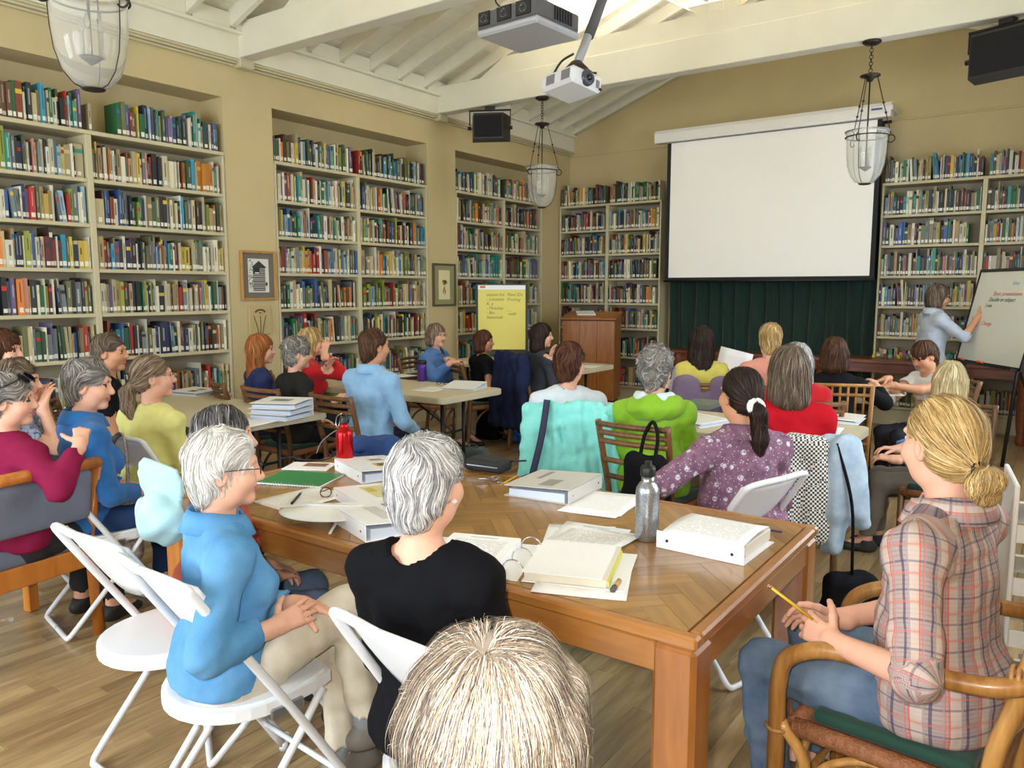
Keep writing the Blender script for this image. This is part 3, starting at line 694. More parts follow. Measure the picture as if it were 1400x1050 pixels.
HEADL = np.array([0, .025, .19])
def person(head, d, phi, label, S=None, hphi=None, hpitch=0, hroll=0, lean=6, skin=SKIN_F, top=None, sleeve='long', neck='crew', pants=None, shoes=(40, 36, 34),
           hair='grey', style='short', glasses=None, rw=None, lw=None, rdir=None, ldir=None, rpn=None, lpn=None, curl=.5, girth=1.0, male=False, feet=None, stand=False,
           res=.013, hres=.0065, topcol=None, detail=1.0, wr=1.0, hem=.0, twist=0, side=0, extra=None, hwave=1.0, hairlen=0, collar=False, strands=1.0, crown=None, knee=.1, uvcloth=False, relb=None, lelb=None, part=None, cuff=None, shw=None, socks=False):
    """head: photo pixel of the head centre, d: distance along the view; phi: which way the body faces (0 away from camera, 90 to picture right)"""
    hw = pD(head[0], head[1], d); bz = YAW - math.radians(phi); hphi = phi if hphi is None else hphi
    la = math.radians(lean); HIP = np.array([0, 0, .52 if not stand else .90]); RL = rotx(-la) @ roty(math.radians(side)); TW = rotz(-math.radians(twist))
    def T(x, y, z): return HIP + RL @ (np.array([x, y, z]) if z < .2 else TW @ np.array([x, y, z]))          # torso space: z up the spine
    NB = T(0, -.015, .50)
    Rh = rotz(math.radians(phi - hphi)) @ rotx(math.radians(hpitch)) @ roty(math.radians(hroll))
    HC = NB + np.array([0, 0, .055]) + rotz(math.radians((phi - hphi) * .6)) @ rotx(math.radians(hpitch * .6)) @ np.array([0, .03, .13])
    if S is None: S = float(np.clip(hw[2] / HC[2], .82, 1.12))
    root_xy = hw[:2] - (rotz(bz) @ (HC * S))[:2]
    # the body mesh is the top-level object; its origin stands on the floor under the hips
    shw = shw or (.185 if male else .165); HL = .43; SL = .42
    shR, shL = T(shw, -.015, .445), T(-shw, -.015, .445)
    def loc(w_):                                     # room -> body space (unit size)
        return rotz(-bz) @ ((np.asarray(w_, float) - np.array([root_xy[0], root_xy[1], 0])) / S)
    def tgt(v, dflt):
        if v is None: return np.array(dflt, float)
        if len(v) == 4: return loc(pD(v[1], v[2], v[3]))
        return np.array(v, float)
    wR = tgt(rw, (.07, .27, .64)); wL = tgt(lw, (-.07, .27, .64))
    eR, wR = ik(shR, wR, .285, .25, shR + (np.array([.35, -.25, -.5]) if relb is None else np.array(relb)))
    eL, wL = ik(shL, wL, .285, .25, shL + (np.array([-.35, -.25, -.5]) if lelb is None else np.array(lelb)))
    legs = []
    for s in (1, -1):
        hp = HIP + np.array([s * .092, .01, 0])
        if stand: kn = hp + np.array([s * .01, .03, -.43]); an = hp + np.array([s * .02, -.01, -.82])
        else:
            ft = (feet[0] if s > 0 else feet[1]) if feet is not None else (s * (knee + .02), .42, .09)
            kn, an = ik(hp, tgt(ft, ft) if len(ft) == 4 else np.array(ft, float), HL, SL, hp + np.array([s * (knee - .07), 1.0, .9]))
        legs.append((hp, kn, an))
    m_top = cloth(*top) if isinstance(top, tuple) else top; m_pants = cloth(*pants) if isinstance(pants, tuple) else (pants or cloth('dark_trousers', (52, 52, 58)))
    A = lambda p: np.asarray(p) * S
    allp = np.array([T(0, 0, .62), eR, wR, eL, wL, HC] + [q for l in legs for q in l] + [legs[0][2] + (0, .2, -.06), legs[1][2] + (0, .2, -.06)])
    lo, hi = allp.min(0) - .26, allp.max(0) + .26; lo[2] = min(lo[2], -.02)
    G = SDF(A(lo), A(hi), res)
    def torso(g, inf, k=.05):
        w_ = girth
        g.ell(A(T(0, .0, .06)), A(np.array([.165 * w_, .115 * w_, .13]) + inf), RL, k)
        g.ell(A(T(0, .012, .20)), A(np.array([(.15 if male else .142) * w_, .105 * w_, .16]) + inf), RL, k)
        g.ell(A(T(0, .0, .36)), A(np.array([.165 if male else .15, .105, .15]) * np.array([1, w_ ** .5, 1]) + inf), RL @ TW, k)
        g.cone(A(shR), A(shL), (.055 + inf) * S, (.055 + inf) * S, k)
        g.cone(A(T(.03, -.02, .50)), A(shR), (.048 + inf) * S, (.05 + inf) * S, k); g.cone(A(T(-.03, -.02, .50)), A(shL), (.048 + inf) * S, (.05 + inf) * S, k)
        if not male:
            for s in (1, -1): g.ell(A(T(s * .075, .095, .31)), A(np.array([.065, .055, .065]) * (.9 + .1 * w_) + inf), RL @ TW, .04)
    def armz(g, inf, frac, k=.02, flare=0):
        for sh, e, w_ in ((shR, eR, wR), (shL, eL, wL)):
            if frac <= 1: g.cone(A(sh), A(sh + (e - sh) * frac), (.05 + inf) * S, (.05 - .008 * frac + inf + flare) * S, k)
            else:
                g.chain([A(sh), A(e), A(e + (w_ - e) * (frac - 1))], [(.05 + inf) * S, (.04 + inf) * S, (.04 - .013 * (frac - 1) + inf + flare) * S], k)
    # ---- body (bare parts and what the clothes cover), one continuous surface
    torso(G, -.012); armz(G, 0.0, 2)
    G.cone(A(NB + (0, 0, -.03)), A(HC + Rh @ np.array([0, -.025, -.06])), .054 * S, .05 * S, .03)
    for hp, kn, an in legs: G.chain([A(hp), A(kn), A(an)], [.075 * S, .05 * S, .036 * S], .02); G.cone(A(an), A(an + np.array([0, .13, -.055])), .034 * S, .026 * S, .02)
    HG = SDF(A(HC) - .19 * S, A(HC) + .19 * S, hres)
    Hh = lambda x, y, z: A(HC + Rh @ np.array([x, y, z]))
    def he(c, r, k=.02, m=0, op='u', g=HG): g.ell(Hh(*c), np.array(r) * S, Rh, k, m, op)
    he((0, -.012, .032), (.074, .093, .088), .02); he((0, .028, -.042), (.050, .058, .064), .04); he((0, .066, -.098), (.022, .02, .018), .03)
    for s in (1, -1): he((s * .036, .058, -.03), (.03, .03, .03), .03); he((s * .045, .01, -.075), (.02, .035, .03), .03)
    he((0, .08, .028), (.052, .016, .012), .02)
    for s in (1, -1): he((s * .031, .097, .006), (.019, .014, .012), .012, 0, 'c'); he((s * .031, .079, .005), (.0125, .0132, .0095), .003, 2 if hres < .0055 else 3); he((s * .031, .0895, .005), (.0055, .005, .0055), .0, 3)
    for s in (1, -1): HG.cone(Hh(s * .016, .094, .024), Hh(s * .046, .083, .026), .0035 * S, .0025 * S, .004, 4)
    HG.cone(Hh(0, .09, .01), Hh(0, .108, -.028), .008 * S, .012 * S, .012); he((0, .1, -.032), (.017, .012, .009), .01)
    he((0, .087, -.058), (.024, .011, .0065), .006, 1); he((0, .086, -.068), (.021, .011, .007), .006, 1)
    for s in (1, -1): he((s * .076, -.008, -.008), (.009, .02, .031), .008); he((s * .082, -.004, -.006), (.006, .011, .02), .006, 0, 'c')
    HG.cone(Hh(0, -.022, -.05), A(NB + (0, 0, -.01)), .052 * S, .055 * S, .03)
    parts = [G, HG]
    for wv, ev, dv, pv, sd in ((wR, eR, rdir, rpn, 1), (wL, eL, ldir, lpn, -1)):
        dd = nrm(wv - eR if False else wv - ev) if dv is None else nrm(dv); pp = np.array([-sd * .25, .1, -1.0]) if pv is None else np.array(pv, float)
        c = A(wv) + dd * .08 * S; hg = SDF(c - .135 * S, c + .135 * S, min(hres, .0058)); hand(hg, A(wv), dd, pp, sd, S, curl)
        hg.cone(A(wv - nrm(wv - ev) * .07), A(wv + dd * .004), .0305 * S, .0262 * S, .012); parts.append(hg)
    body = solid('person', parts, [skin, M_LIP, M_EYE, M_IRIS, mat('brow_' + hair, tuple(int(v * .8) for v in HAIRPAL[hair][1][0]), .7)]); body.location = (float(root_xy[0]), float(root_xy[1]), 0); body.rotation_euler = (0, 0, bz)
    tag(body, label, 'person')
    # ---- trousers
    g = SDF(A(lo), A(hi), res)
    g.ell(A(T(0, .0, .05)), np.array([.178 * girth, .128 * girth, .12]) * S, RL, .03)
    for hp, kn, an in legs:
        e = kn + (an - kn) * .92
        g.chain([A(hp), A(kn), A(kn + (e - kn) * .5), A(e)], [.09 * S * girth ** .5, .066 * S, .06 * S, .056 * S], .025)
    for hp, kn, an in legs:
        e = kn + (an - kn) * .95; g.cone(A(e + (an - kn) * .1), A(e + (an - kn) * .3), .075 * S, .075 * S, 0, 0, 'c')
    if wr: g.wrinkle(.006 * wr * S, 60, 5)
    tr = solid('trousers', g, m_pants, body, smooth=2)
    # ---- top
    fr = dict(long=1.93, mid=1.35, short=.62, cap=.3, none=.0)[sleeve]
    if cuff: fr = cuff
    g = SDF(A(lo), A(hi), res * .92)
    torso(g, .012, .045)
    g.cone(A(T(0, .0, .06)), A(T(0, .0, -.02 - hem)), (.128 * girth) * S, (.13 * girth) * S, .05) if not stand else g.ell(A(T(0, 0, -.02)), A(np.array([.17 * girth, .125 * girth, .16])), RL, .04)
    g.ell(A(T(0, 0, .02)), A(np.array([.18 * girth, .132 * girth, .11 + hem])), RL, .04)
    if fr > 0: armz(g, .014, fr, .022, .004)
    if sleeve == 'none':
        for sh, s in ((shR, 1), (shL, -1)): g.half(A(sh + np.array([s * .045, 0, 0])), (s, 0, .12), .01)
    else:
        for sh, e, w_ in ((shR, eR, wR), (shL, eL, wL)):
            tip = (sh + (e - sh) * fr) if fr <= 1 else e + (w_ - e) * (fr - 1); u = nrm(e - sh if fr <= 1 else w_ - e)
            g.cone(A(tip + u * .012), A(tip + u * .07), .066 * S, .066 * S, 0, 0, 'c')
    if wr: g.wrinkle(.0055 * wr * S, 44, 3, (1, 1, .7)); g.wrinkle(.003 * wr * S, 95, 9)
    if not stand: g.half((0, 0, .452), (0, 0, -1), .02)
    if collar:
        g.ell(A(NB + np.array([0, .012, .03])), A(np.array([.064, .066, .06])), None, .012, 0, 'c')
        g.cone(A(NB + np.array([0, .10, -.05])), A(NB + np.array([0, .12, .02])), .02 * S, .05 * S, .012, 0, 'c')
    else:
        nr = dict(crew=.066, scoop=.09, vneck=.07)[neck]; g.ell(A(NB + np.array([0, .012, .022])), A(np.array([nr, nr, nr * .8])), None, .012, 0, 'c')
        if neck == 'vneck': g.cone(A(NB + np.array([0, .09, -.02])), A(NB + np.array([0, .14, -.12])), .05 * S, .012 * S, .006, 0, 'c')
    uvf = None
    if uvcloth:
        segs = [(T(0, 0, -.1), T(0, 0, .5), .14, np.array([0, 1., 0]))] + [(a, b, .055, np.array([0, 0, 1.])) for a, b in ((shR, eR), (eR, wR), (shL, eL), (eL, wL))]
        def uvf(V):
            best = np.full(len(V), 9.); out = np.zeros((len(V), 3)); Q = V / S
            for a, b, r, ref in segs:
                u = nrm(b - a); t = np.clip((Q - a) @ u, -.05, np.linalg.norm(b - a) + .03); q = Q - a - t[:, None] * u; dd = np.linalg.norm(q, axis=1)
                n1 = nrm(ref - u * (ref @ u)); n2 = np.cross(u, n1); an = np.arctan2(q @ n2, q @ n1); sc = dd - r; up = sc < best
                best = np.where(up, sc, best); out[up] = np.stack([an * r * 1.1, t, dd], 1)[up]
            return out
    solid('shirt', g, m_top, body, uv=uvf, smooth=3)
    if collar:
        rows = []
        for r_, z_ in ((.084, .0), (.080, .032), (.077, .064), (.083, .070), (.096, .046), (.112, .006)):
            rows.append([A(NB + np.array([(r_ + .012 * (abs(t) > 2.2) * (r_ > .068)) * math.sin(t), -.004 - r_ * math.cos(t) * 1.02 + .004, z_ - .02 * max(0, abs(t) - 1.2)])) for t in np.linspace(-2.75, 2.75, 31)])
        cm = MB().grid(np.array(rows).transpose(1, 0, 2), th=.003 * S); co = cm.build('collar', m_top, body)
        if uvf: a = co.data.attributes.new('weave', 'FLOAT_VECTOR', 'POINT'); cv_ = np.concatenate(cm.v); a.data.foreach_set('vector', np.stack([cv_[:, 2] * 1.3, np.arctan2(cv_[:, 0], -(cv_[:, 1] - A(NB)[1])) * .08, cv_[:, 0] * 0], 1).astype(np.float32).ravel())
    # ---- shoes
    for hp, kn, an in legs:
        a = A(an); sg = SDF(a - np.array([.12, .14, .16]) * S, a + np.array([.12, .25, .1]) * S, .011); b = np.array([a[0], a[1], 0])
        zf = max(0.0, a[2] - .1 * S)
        for q, r in (((0, -.03, .038), (.036, .045, .04)), ((0, .06, .034), (.042, .08, .034)), ((0, .12, .03), (.04, .05, .028))): sg.ell(b + np.array([0, 0, zf]) + np.array(q) * S, np.array(r) * S, None, .02)
        sg.cone(a, a + np.array([0, 0, -.05]), .046 * S, .04 * S, .02); sg.half(b + np.array([0, 0, zf + .003]), (0, 0, -1)); sg.half(a + np.array([0, 0, .0]), (0, 0, 1))
        if socks:
            sg.cone(a + np.array([0, .02, -.02]), b + np.array([0, .1, zf + .05]), .042 * S, .034 * S, .02)
            kk = nrm(kn - an); MB().tube([a - np.array([0, 0, .05]), a + kk * .03 * S, a + kk * .1 * S], [.042 * S, .043 * S, .046 * S], 14).build('sock', mat('grey_sock', (140, 146, 152), .9, bump=.4, bscale=400), body)
        solid('shoe', sg, mat('shoe_%d_%d_%d' % shoes, shoes, .6), body)
    # ---- hair: shell and combed strands
    Lh = hairlen
    ext = .16 + Lh; hg = SDF(A(HC) - np.array([.17, .2, ext + .02]) * S, A(HC) + np.array([.17, .17, .18]) * S, max(hres * .9, .006))
    hh = lambda c, r, k=.03, m=0, op='u': hg.ell(Hh(*c), np.array(r) * S, Rh, k, m, op)
    vol = dict(short=.012, curly=.02, bob=.014, long=.012, pony=.006, bun=.006, crop=.006, bangs=.013).get(style, .012)
    hh((0, -.014, .036), (.076 + vol, .095 + vol, .088 + vol))
    nap = -.06
    if style in ('short', 'curly', 'crop', 'bangs'): hh((0, -.043, -.03), (.066 + vol * .7, .06 + vol * .5, .06)); hh((0, -.062, -.075), (.046, .035, .042), .02)
    tie = None
    if style in ('bob', 'long'):
        z1 = -.10 - Lh; bk = -.05
        zz = HC[2]
        down = np.array([0, 0, -1.])
        for s in (1, -1):
            hg.cone(Hh(s * .066, -.005, .0), A(HC + Rh @ np.array([s * .07, -.012, .0]) + down * (.10 + Lh * .8)), .03 * S, .03 * S, .03)
        hg.cone(Hh(0, -.06, .0), A(HC + Rh @ np.array([0, -.07, 0]) + down * (.10 + Lh)), .055 * S, .05 * S, .04)
        for s in (1, -1): hg.cone(Hh(s * .045, -.055, .0), A(HC + Rh @ np.array([s * .05, -.06, 0]) + down * (.10 + Lh)), .045 * S, .045 * S, .04)
    if style == 'pony':
        hh((0, -.05, -.02), (.066, .06, .06)); tie = (0, -.122, -.035)
        tl = Lh + .1; hg.chain([Hh(*tie), Hh(0, -.145, -.06), Hh(.01, -.14, -.06) + np.array([0, 0, -tl * .55]) * S, Hh(.02, -.12, -.06) + np.array([0, 0, -tl]) * S], [.022 * S, .034 * S, .034 * S, .012 * S], .015)
    if style == 'bun':
        hh((0, -.05, -.02), (.068, .062, .065)); tie = (0, -.125, -.045); hh((0, -.15, -.058), (.036, .032, .036), .012); hh((.012, -.135, -.1), (.03, .026, .03), .015); hh((-.022, -.13, -.08), (.02, .02, .028), .012)
    # open the face
    fy = dict(crop=.052, short=.06, curly=.058, bob=.056, long=.056, pony=.05, bun=.05, bangs=.07)[style]
    fz = dict(bangs=.02, bob=.04, long=.045).get(style, .055)
    hg.ell(Hh(0, .105, fz - .115), np.array([.062, .075, .115]) * S, Rh, .018, 0, 'c')
    if style in ('short', 'crop', 'pony', 'bun', 'curly', 'bangs'):
        for s in (1, -1): hg.ell(Hh(s * .092, .026, -.036), np.array([.04, .052, .062]) * S, Rh, .02, 0, 'c')
    if style in ('short', 'crop', 'curly', 'bangs'): hg.half(Hh(0, -.1, -.115), Rh @ np.array([0, .25, -1.]), .015)
    if style in ('curly', 'short'): hg.wrinkle(.009 * S if style == 'curly' else .005 * S, 80 if style == 'curly' else 60, 21)
    else: hg.wrinkle(.0035 * S, 70, 21, (1, 1, .3))
    P, F, mi = hg.nets(); pal = HAIRPAL[hair]; base = pick(pal, 300).mean(0) * .7
    cr = Hh(*(crown or (.01, -.05, .13)))
    sidev = A(Rh @ np.array([1., 0, 0])); tiep = Hh(*tie) if tie else None
    wq = (NR.uniform(60, 95, 3) if style == 'curly' else NR.uniform(28, 50, 3)) / S; ph = NR.uniform(0, 6, 3)
    def dirf(Q, t):
        D = Q - cr; D /= np.linalg.norm(D, axis=1)[:, None] + 1e-6
        if part is not None:
            sg = np.sign((Q - Hh(part, 0, 0)) @ sidev); D = D * .4 + sg[:, None] * (sidev / S)[None] * .8
        if tiep is not None:
            tv = tiep - Q; dist = np.linalg.norm(tv, axis=1); tv /= dist[:, None] + 1e-6
            behind = (((Q - tiep) @ (A(Rh @ np.array([0, -1., 0])) / S)) > -.004) & ((Q - tiep)[:, 2] < .03)
            return np.where(behind[:, None], np.array([0, 0, -1.])[None] + NR.normal(size=Q.shape) * .25, tv)
        fl = np.stack([np.sin(Q[:, (i + 1) % 3] * wq[i] + ph[i] + 2 * np.sin(Q[:, (i + 2) % 3] * wq[i] * .6)) for i in range(3)], 1)
        if style == 'curly': return D * .5 + fl * 1.0 + np.array([0, 0, -.25])
        if style in ('short', 'crop'):
            q = (Q - A(HC)) @ Rh / S; fr = np.clip((q[:, 1] + .02) / .06, 0, 1)[:, None]
            return D * (.7 - .5 * fr) + fl * hwave * (.45 if style == 'short' else .25) + np.array([0, 0, -.55])[None] * (1 - .75 * fr) + (Rh @ np.array([0, -.7, .1]))[None] * fr
        return D * .75 + fl * .12 * hwave + np.array([0, 0, -.75])[None]
    ns = int(900 * strands * (1.7 if style in ('long',) else 1)); step_n = 9 if strands < 8 else 12
    seeds = P[NR.integers(0, len(P), ns)]; q = P[np.argsort(((P - Hh(*(crown or (.01, -.05, .13)))) ** 2).sum(1))[:max(20, len(P) // 14)]]; seeds[:ns // 9] = q[NR.integers(0, len(q), ns // 9)]; ln = NR.uniform(.05, .11, ns) * (1 + 3 * Lh) * S
    off = np.abs(NR.normal(size=ns)) * (.0045 if style in ('short', 'curly') else .0028) + .0005
    PT, NM = paths(hg, seeds, dirf, step_n, ln / step_n, off, .0007)
    wd = NR.uniform(.0032, .0065, ns) / max(1, strands ** .5) * (.62 if strands > 8 else 1)
    bl = np.sin(seeds[:, 0] * 70 / S + 3 * np.sin(seeds[:, 1] * 40 / S) + 2) * np.sin(seeds[:, 1] * 60 / S + seeds[:, 2] * 50 / S)
    V2, F2, C2 = ribbons(PT, NM, wd, pick(pal, ns) * (1 + .22 * bl + NR.normal(size=ns) * .06)[:, None])
    Vh = np.concatenate([P, V2]); Fh = np.concatenate([F, F2 + len(P)]); Ch = np.concatenate([np.tile(base, (len(P), 1)), C2])
    link(bpy.data.objects.new('hair', npmesh('hair', Vh, Fh, HAIRM, True, Ch)), body)
    if style in ('pony', 'bun'):
        tb = MB(); c = Hh(*tie); rr = (.03 if extra else .024) * S; ax1 = A(Rh @ np.array([1., 0, 0])) / S; ax2 = A(Rh @ np.array([0, .35, .94])) / S
        white = extra == 'white_scrunchie'
        tb.tube(arc(c, rr, 0, 2 * PI * 15 / 16, 16, ax1, ax2), (.016 if white else .004) * S, 8, closed=True); ht = tb.build('hair_tie', mat('white_scrunchie', (240, 238, 234), .8) if white else mat('dark_hair_band', (40, 30, 34), .6), body)
        if white: ht['label'] = 'white scrunchie with a dark pattern'
    if glasses:
        gb = MB(); gm = mat('glasses_%s' % glasses, dict(dark=(40, 32, 30), wire=(150, 140, 128))[glasses], .3, .6 if glasses == 'wire' else 0)
        for s in (1, -1):
            gb.tube(arc(Hh(s * .032, .108, .004), .021 * S, 0, 2 * PI * 17 / 18, 18, A(Rh @ np.array([1., 0, 0])) / S, A(Rh @ np.array([0, 0, .82])) / S), .0016 * S, 6, closed=True)
            gb.tube([Hh(s * .053, .106, .008), Hh(s * .074, .06, .012), Hh(s * .08, -.005, .01)], .0015 * S, 6)
        gb.tube([Hh(-.011, .109, .006), Hh(0, .112, .009), Hh(.011, .109, .006)], .0015 * S, 6); gb.build('glasses', gm, body)
    return dict(body=body, S=S, T=lambda *a: A(T(*a)), Hh=Hh, wR=A(wR), wL=A(wL), eR=A(eR), eL=A(eL), legs=legs, xy=root_xy, bz=bz, NB=A(NB), HC=A(HC), Rh=Rh, A=A)
# ------------------------------------------------------------------ fixtures
M_BLACK = mat('black_plastic', (24, 24, 26), .45); M_IRON = mat('dark_bronze_iron', (58, 48, 44), .5, .6)
M_CHROME = mat('chrome', (200, 200, 205), .2, 1.0); M_STEEL = mat('brushed_steel', (170, 174, 180), .3, 1.0, noise=.06, nscale=40)
M_PAPER = mat('white_paper', (248, 248, 250), .7); M_DKWOOD = wood('dark_red_wood', (82, 40, 24), (134, 72, 44), 'x', .3, 1, .3)
M_SCREEN = mat('screen_cloth', (252, 250, 246), .8); M_OFFW = mat('white_enamel', (232, 230, 226), .35)
# projection screen, its housing, the green curtain behind
sy = 9.42; sc = empty('projection_screen', (-3.03, sy, 1.68), label='large white pull-down projection screen in front of the green curtain', cat='screen')
MB().box((0, 0, .84), (2.40, .004, 1.68)).build('screen_surface', M_SCREEN, sc)
bb = MB()
for s in (-1, 1): bb.box((s * 1.225, 0, .84), (.05, .005, 1.68))
bb.box((0, 0, -.02), (2.5, .006, .04)); bb.build('black_border', mat('black_border_cloth', (28, 30, 32), .8), sc)
MB().tube([(-1.26, 0, -.045), (1.26, 0, -.045)], .014, 10).build('bottom_bar', M_BLACK, sc)
hb = MB(); prof = [(-.07, .0), (.05, .0), (.075, .03), (.075, .1), (.04, .15), (-.05, .15), (-.075, .11), (-.075, .03)]
hb.prism(prof, -1.40, 1.34, M=Matrix(((0, 0, 1), (1, 0, 0), (0, 1, 0))), c=(0, .0, 1.69)); hb.build('housing', M_OFFW, sc)
for s in (-1, 1): MB().box((s * 1.33, .1, 1.78), (.05, .34, .05)).build('wall_bracket', M_OFFW, sc)
MB().box((1.2, -.079, 1.775), (.11, .004, .02)).build('housing_mark', mat('blue_mark', (70, 80, 150), .5), sc)['label'] = 'small blue mark on the housing'
u = np.linspace(0, 1, 150); xs = -4.33 + u * 2.52; zz = np.linspace(.12, 3.36, 8)
cv = np.array([[(x + .012 * math.sin(z * 3 + x * 9), 9.70 + .035 * math.sin(x * 34 + .5 * math.sin(x * 7)) + .018 * math.sin(x * 71 + z * .4), z) for z in zz] for x in xs])
cu = MB().grid(cv, th=.006).build('curtain', mat('dark_green_curtain', (13, 44, 36), .9, sheen=.2, bump=.2, bscale=300))
tag(cu, 'dark green pleated curtain hanging behind the projection screen', 'curtain')
MB().tube([(-4.40, 9.70, 3.375), (-1.74, 9.70, 3.375)], .018, 10).build('curtain_rod', M_BLACK, None).parent = cu
# loudspeakers under the far beam
def speaker(x, y, z, rz, label, w_=.42, h_=.27):
    r = empty('loudspeaker', (x, y, z), rz, label, 'loudspeaker', 'loudspeakers under the far beam')
    MB().prism([(-w_ / 2, .11), (w_ / 2, .11), (w_ / 2 - .05, -.11), (-w_ / 2 + .05, -.11)][::-1], -h_ / 2, h_ / 2).build('cabinet', M_BLACK, r)
    MB().box((0, -.114, 0), (w_ - .12, .008, h_ - .04), b=.003).build('grille', mat('speaker_grille', (14, 14, 16), .9, bump=.4, bscale=500), r)
    b = MB(); b.box((0, .02, h_ / 2 + .05), (w_ + .04, .04, .012))
    for s in (-1, 1): b.box((s * (w_ / 2 + .014), .02, h_ / 2 - .03), (.008, .035, .15)); b.cyl((s * (w_ / 2), .02, 0), (s * (w_ / 2 + .035), .02, 0), .02)
    b.box((0, .02, h_ / 2 + .07), (.1, .08, .04)); b.build('bracket', M_IRON, r); return r
p = pD(659, 167, 8.35); speaker(p[0], 6.98, 3.275, math.radians(28), 'black loudspeaker under the far beam on the left')
p = pY(1375, 56, 6.98); speaker(p[0], 6.98, 3.25, math.radians(-20), 'black loudspeaker under the far beam in the upper right corner', .5, .32)
# hanging glass lanterns
def glass(name, tint, rough=0.0, ior=1.45):
    if name in MATS: return MATS[name]
    m = bpy.data.materials.new(name); m.use_nodes = True; t = NT(m); t.b.inputs['Base Color'].default_value = (*lin(tint), 1)
    t.b.inputs['Transmission Weight'].default_value = .86 if 'lantern' in name else 1; t.b.inputs['Roughness'].default_value = rough; t.b.inputs['IOR'].default_value = ior; MATS[name] = m; return m
M_GLASS = glass('lantern_glass', (250, 250, 246), .04, 1.18)
def lantern(x, y, label):
    r = empty('hanging_lantern', (x, y, 3.5), label=label, cat='lantern', group='hanging glass lanterns')
    MB().lathe([(0, -.0), (.07, -.0), (.072, -.012), (.05, -.028), (.015, -.036), (0, -.036)][::-1], 20).build('canopy', M_IRON, r)
    ch = MB(); k = 0
    for z in np.arange(-.045, -.25, -.026):
        ch.tube(arc((0, 0, z), .014, 0, 2 * PI * 9 / 10, 10, (1, 0, 0) if k % 2 else (0, 1, 0), (0, 0, 1.2)), .003, 5, closed=True); k += 1
    ch.build('chain', M_IRON, r)
    MB().lathe([(0, -.25), (.02, -.25), (.075, -.262), (.078, -.272), (.03, -.29), (.02, -.31), (0, -.32)][::-1], 20).build('hub', M_IRON, r)
    for k in range(3):
        a = math.radians(20 + 120 * k); c, s = math.cos(a), math.sin(a); rd = MB()
        rd.tube([(.055 * c, .055 * s, -.275), (.178 * c, .178 * s, -.735)], .0036, 6)
        for f in (.45, .62): rd.lathe([(0, -.014), (.012, 0), (0, .014)], 8, (.055 * c + f * .123 * c, .055 * s + f * .123 * s, -.275 - f * .46))
        rd.tube([np.array([.178 * c, .178 * s, -.735]) + np.array([c, s, 0]) * (.03 * math.sin(t)) + np.array([0, 0, .03 * math.cos(t) - .03]) for t in np.linspace(-.3, 4.2, 14)], .005, 6)
        rd.build('rod', M_IRON, r)
    MB().tube(arc((0, 0, -.745), .163, 0, 2 * PI * 35 / 36, 36, (1, 0, 0), (0, 1, 0)), .005, 8, closed=True).build('ring', M_IRON, r)
    out = [(.172, -.70), (.157, -.73), (.153, -.78), (.15, -.88), (.14, -.97), (.115, -1.05), (.075, -1.10), (.03, -1.115), (.0, -1.116)]
    inn = [(max(0, a - .004), z + .003) for a, z in out]
    MB().lathe(out[::-1] + inn, 32).build('glass_bell', M_GLASS, r)
    cd_ = MB()
    cd_.tube([(0, 0, -.3), (0, 0, -1.0)], .006, 6); cd_.lathe([(0, -1.02), (.03, -1.0), (.05, -.985), (0, -.98)], 12)
    cd_.build('stem', M_IRON, r)
    for k in range(3):
        a = math.radians(80 + 120 * k); MB().cyl((.045 * math.cos(a), .045 * math.sin(a), -.985), (.045 * math.cos(a), .045 * math.sin(a), -.88), .012).build('candle_sleeve', mat('candle_sleeve', (196, 188, 168), .6), r)
        MB().lathe([(0, -.88), (.009, -.872), (.013, -.855), (.006, -.825), (0, -.81)], 10, (.045 * math.cos(a), .045 * math.sin(a), 0)).build('bulb', M_GLASS, r)
    fn = MB(); fn.lathe([(0, -1.126), (.03, -1.125), (.045, -1.121), (.05, -1.116), (.03, -1.112), (0, -1.112)], 18)
    fn.build('bottom_finial', M_IRON, r)
    cg = MB()
    for k in range(3):
        a = math.radians(20 + 120 * k); c, s = math.cos(a), math.sin(a)
        cg.tube([(q * c * 1.03, q * s * 1.03, z - .003) for q, z in [(.158, -.745), (.154, -.80), (.151, -.88), (.141, -.97), (.116, -1.05), (.076, -1.10), (.04, -1.115)]], .0022, 6)
    cg.build('cage', M_IRON, r); return r
p = pZ(1193, 57, 3.5); lantern(p[0], 6.98, 'glass bell lantern hanging in front of the projection screen on the right')
p = pZ(747, 135, 3.5); lantern(p[0], 6.98, 'glass bell lantern hanging in front of the far corner, above the lectern')
p = pD(168, 20, 3.45); lantern(p[0], 1.8, 'glass bell lantern nearest the camera at the upper left edge')
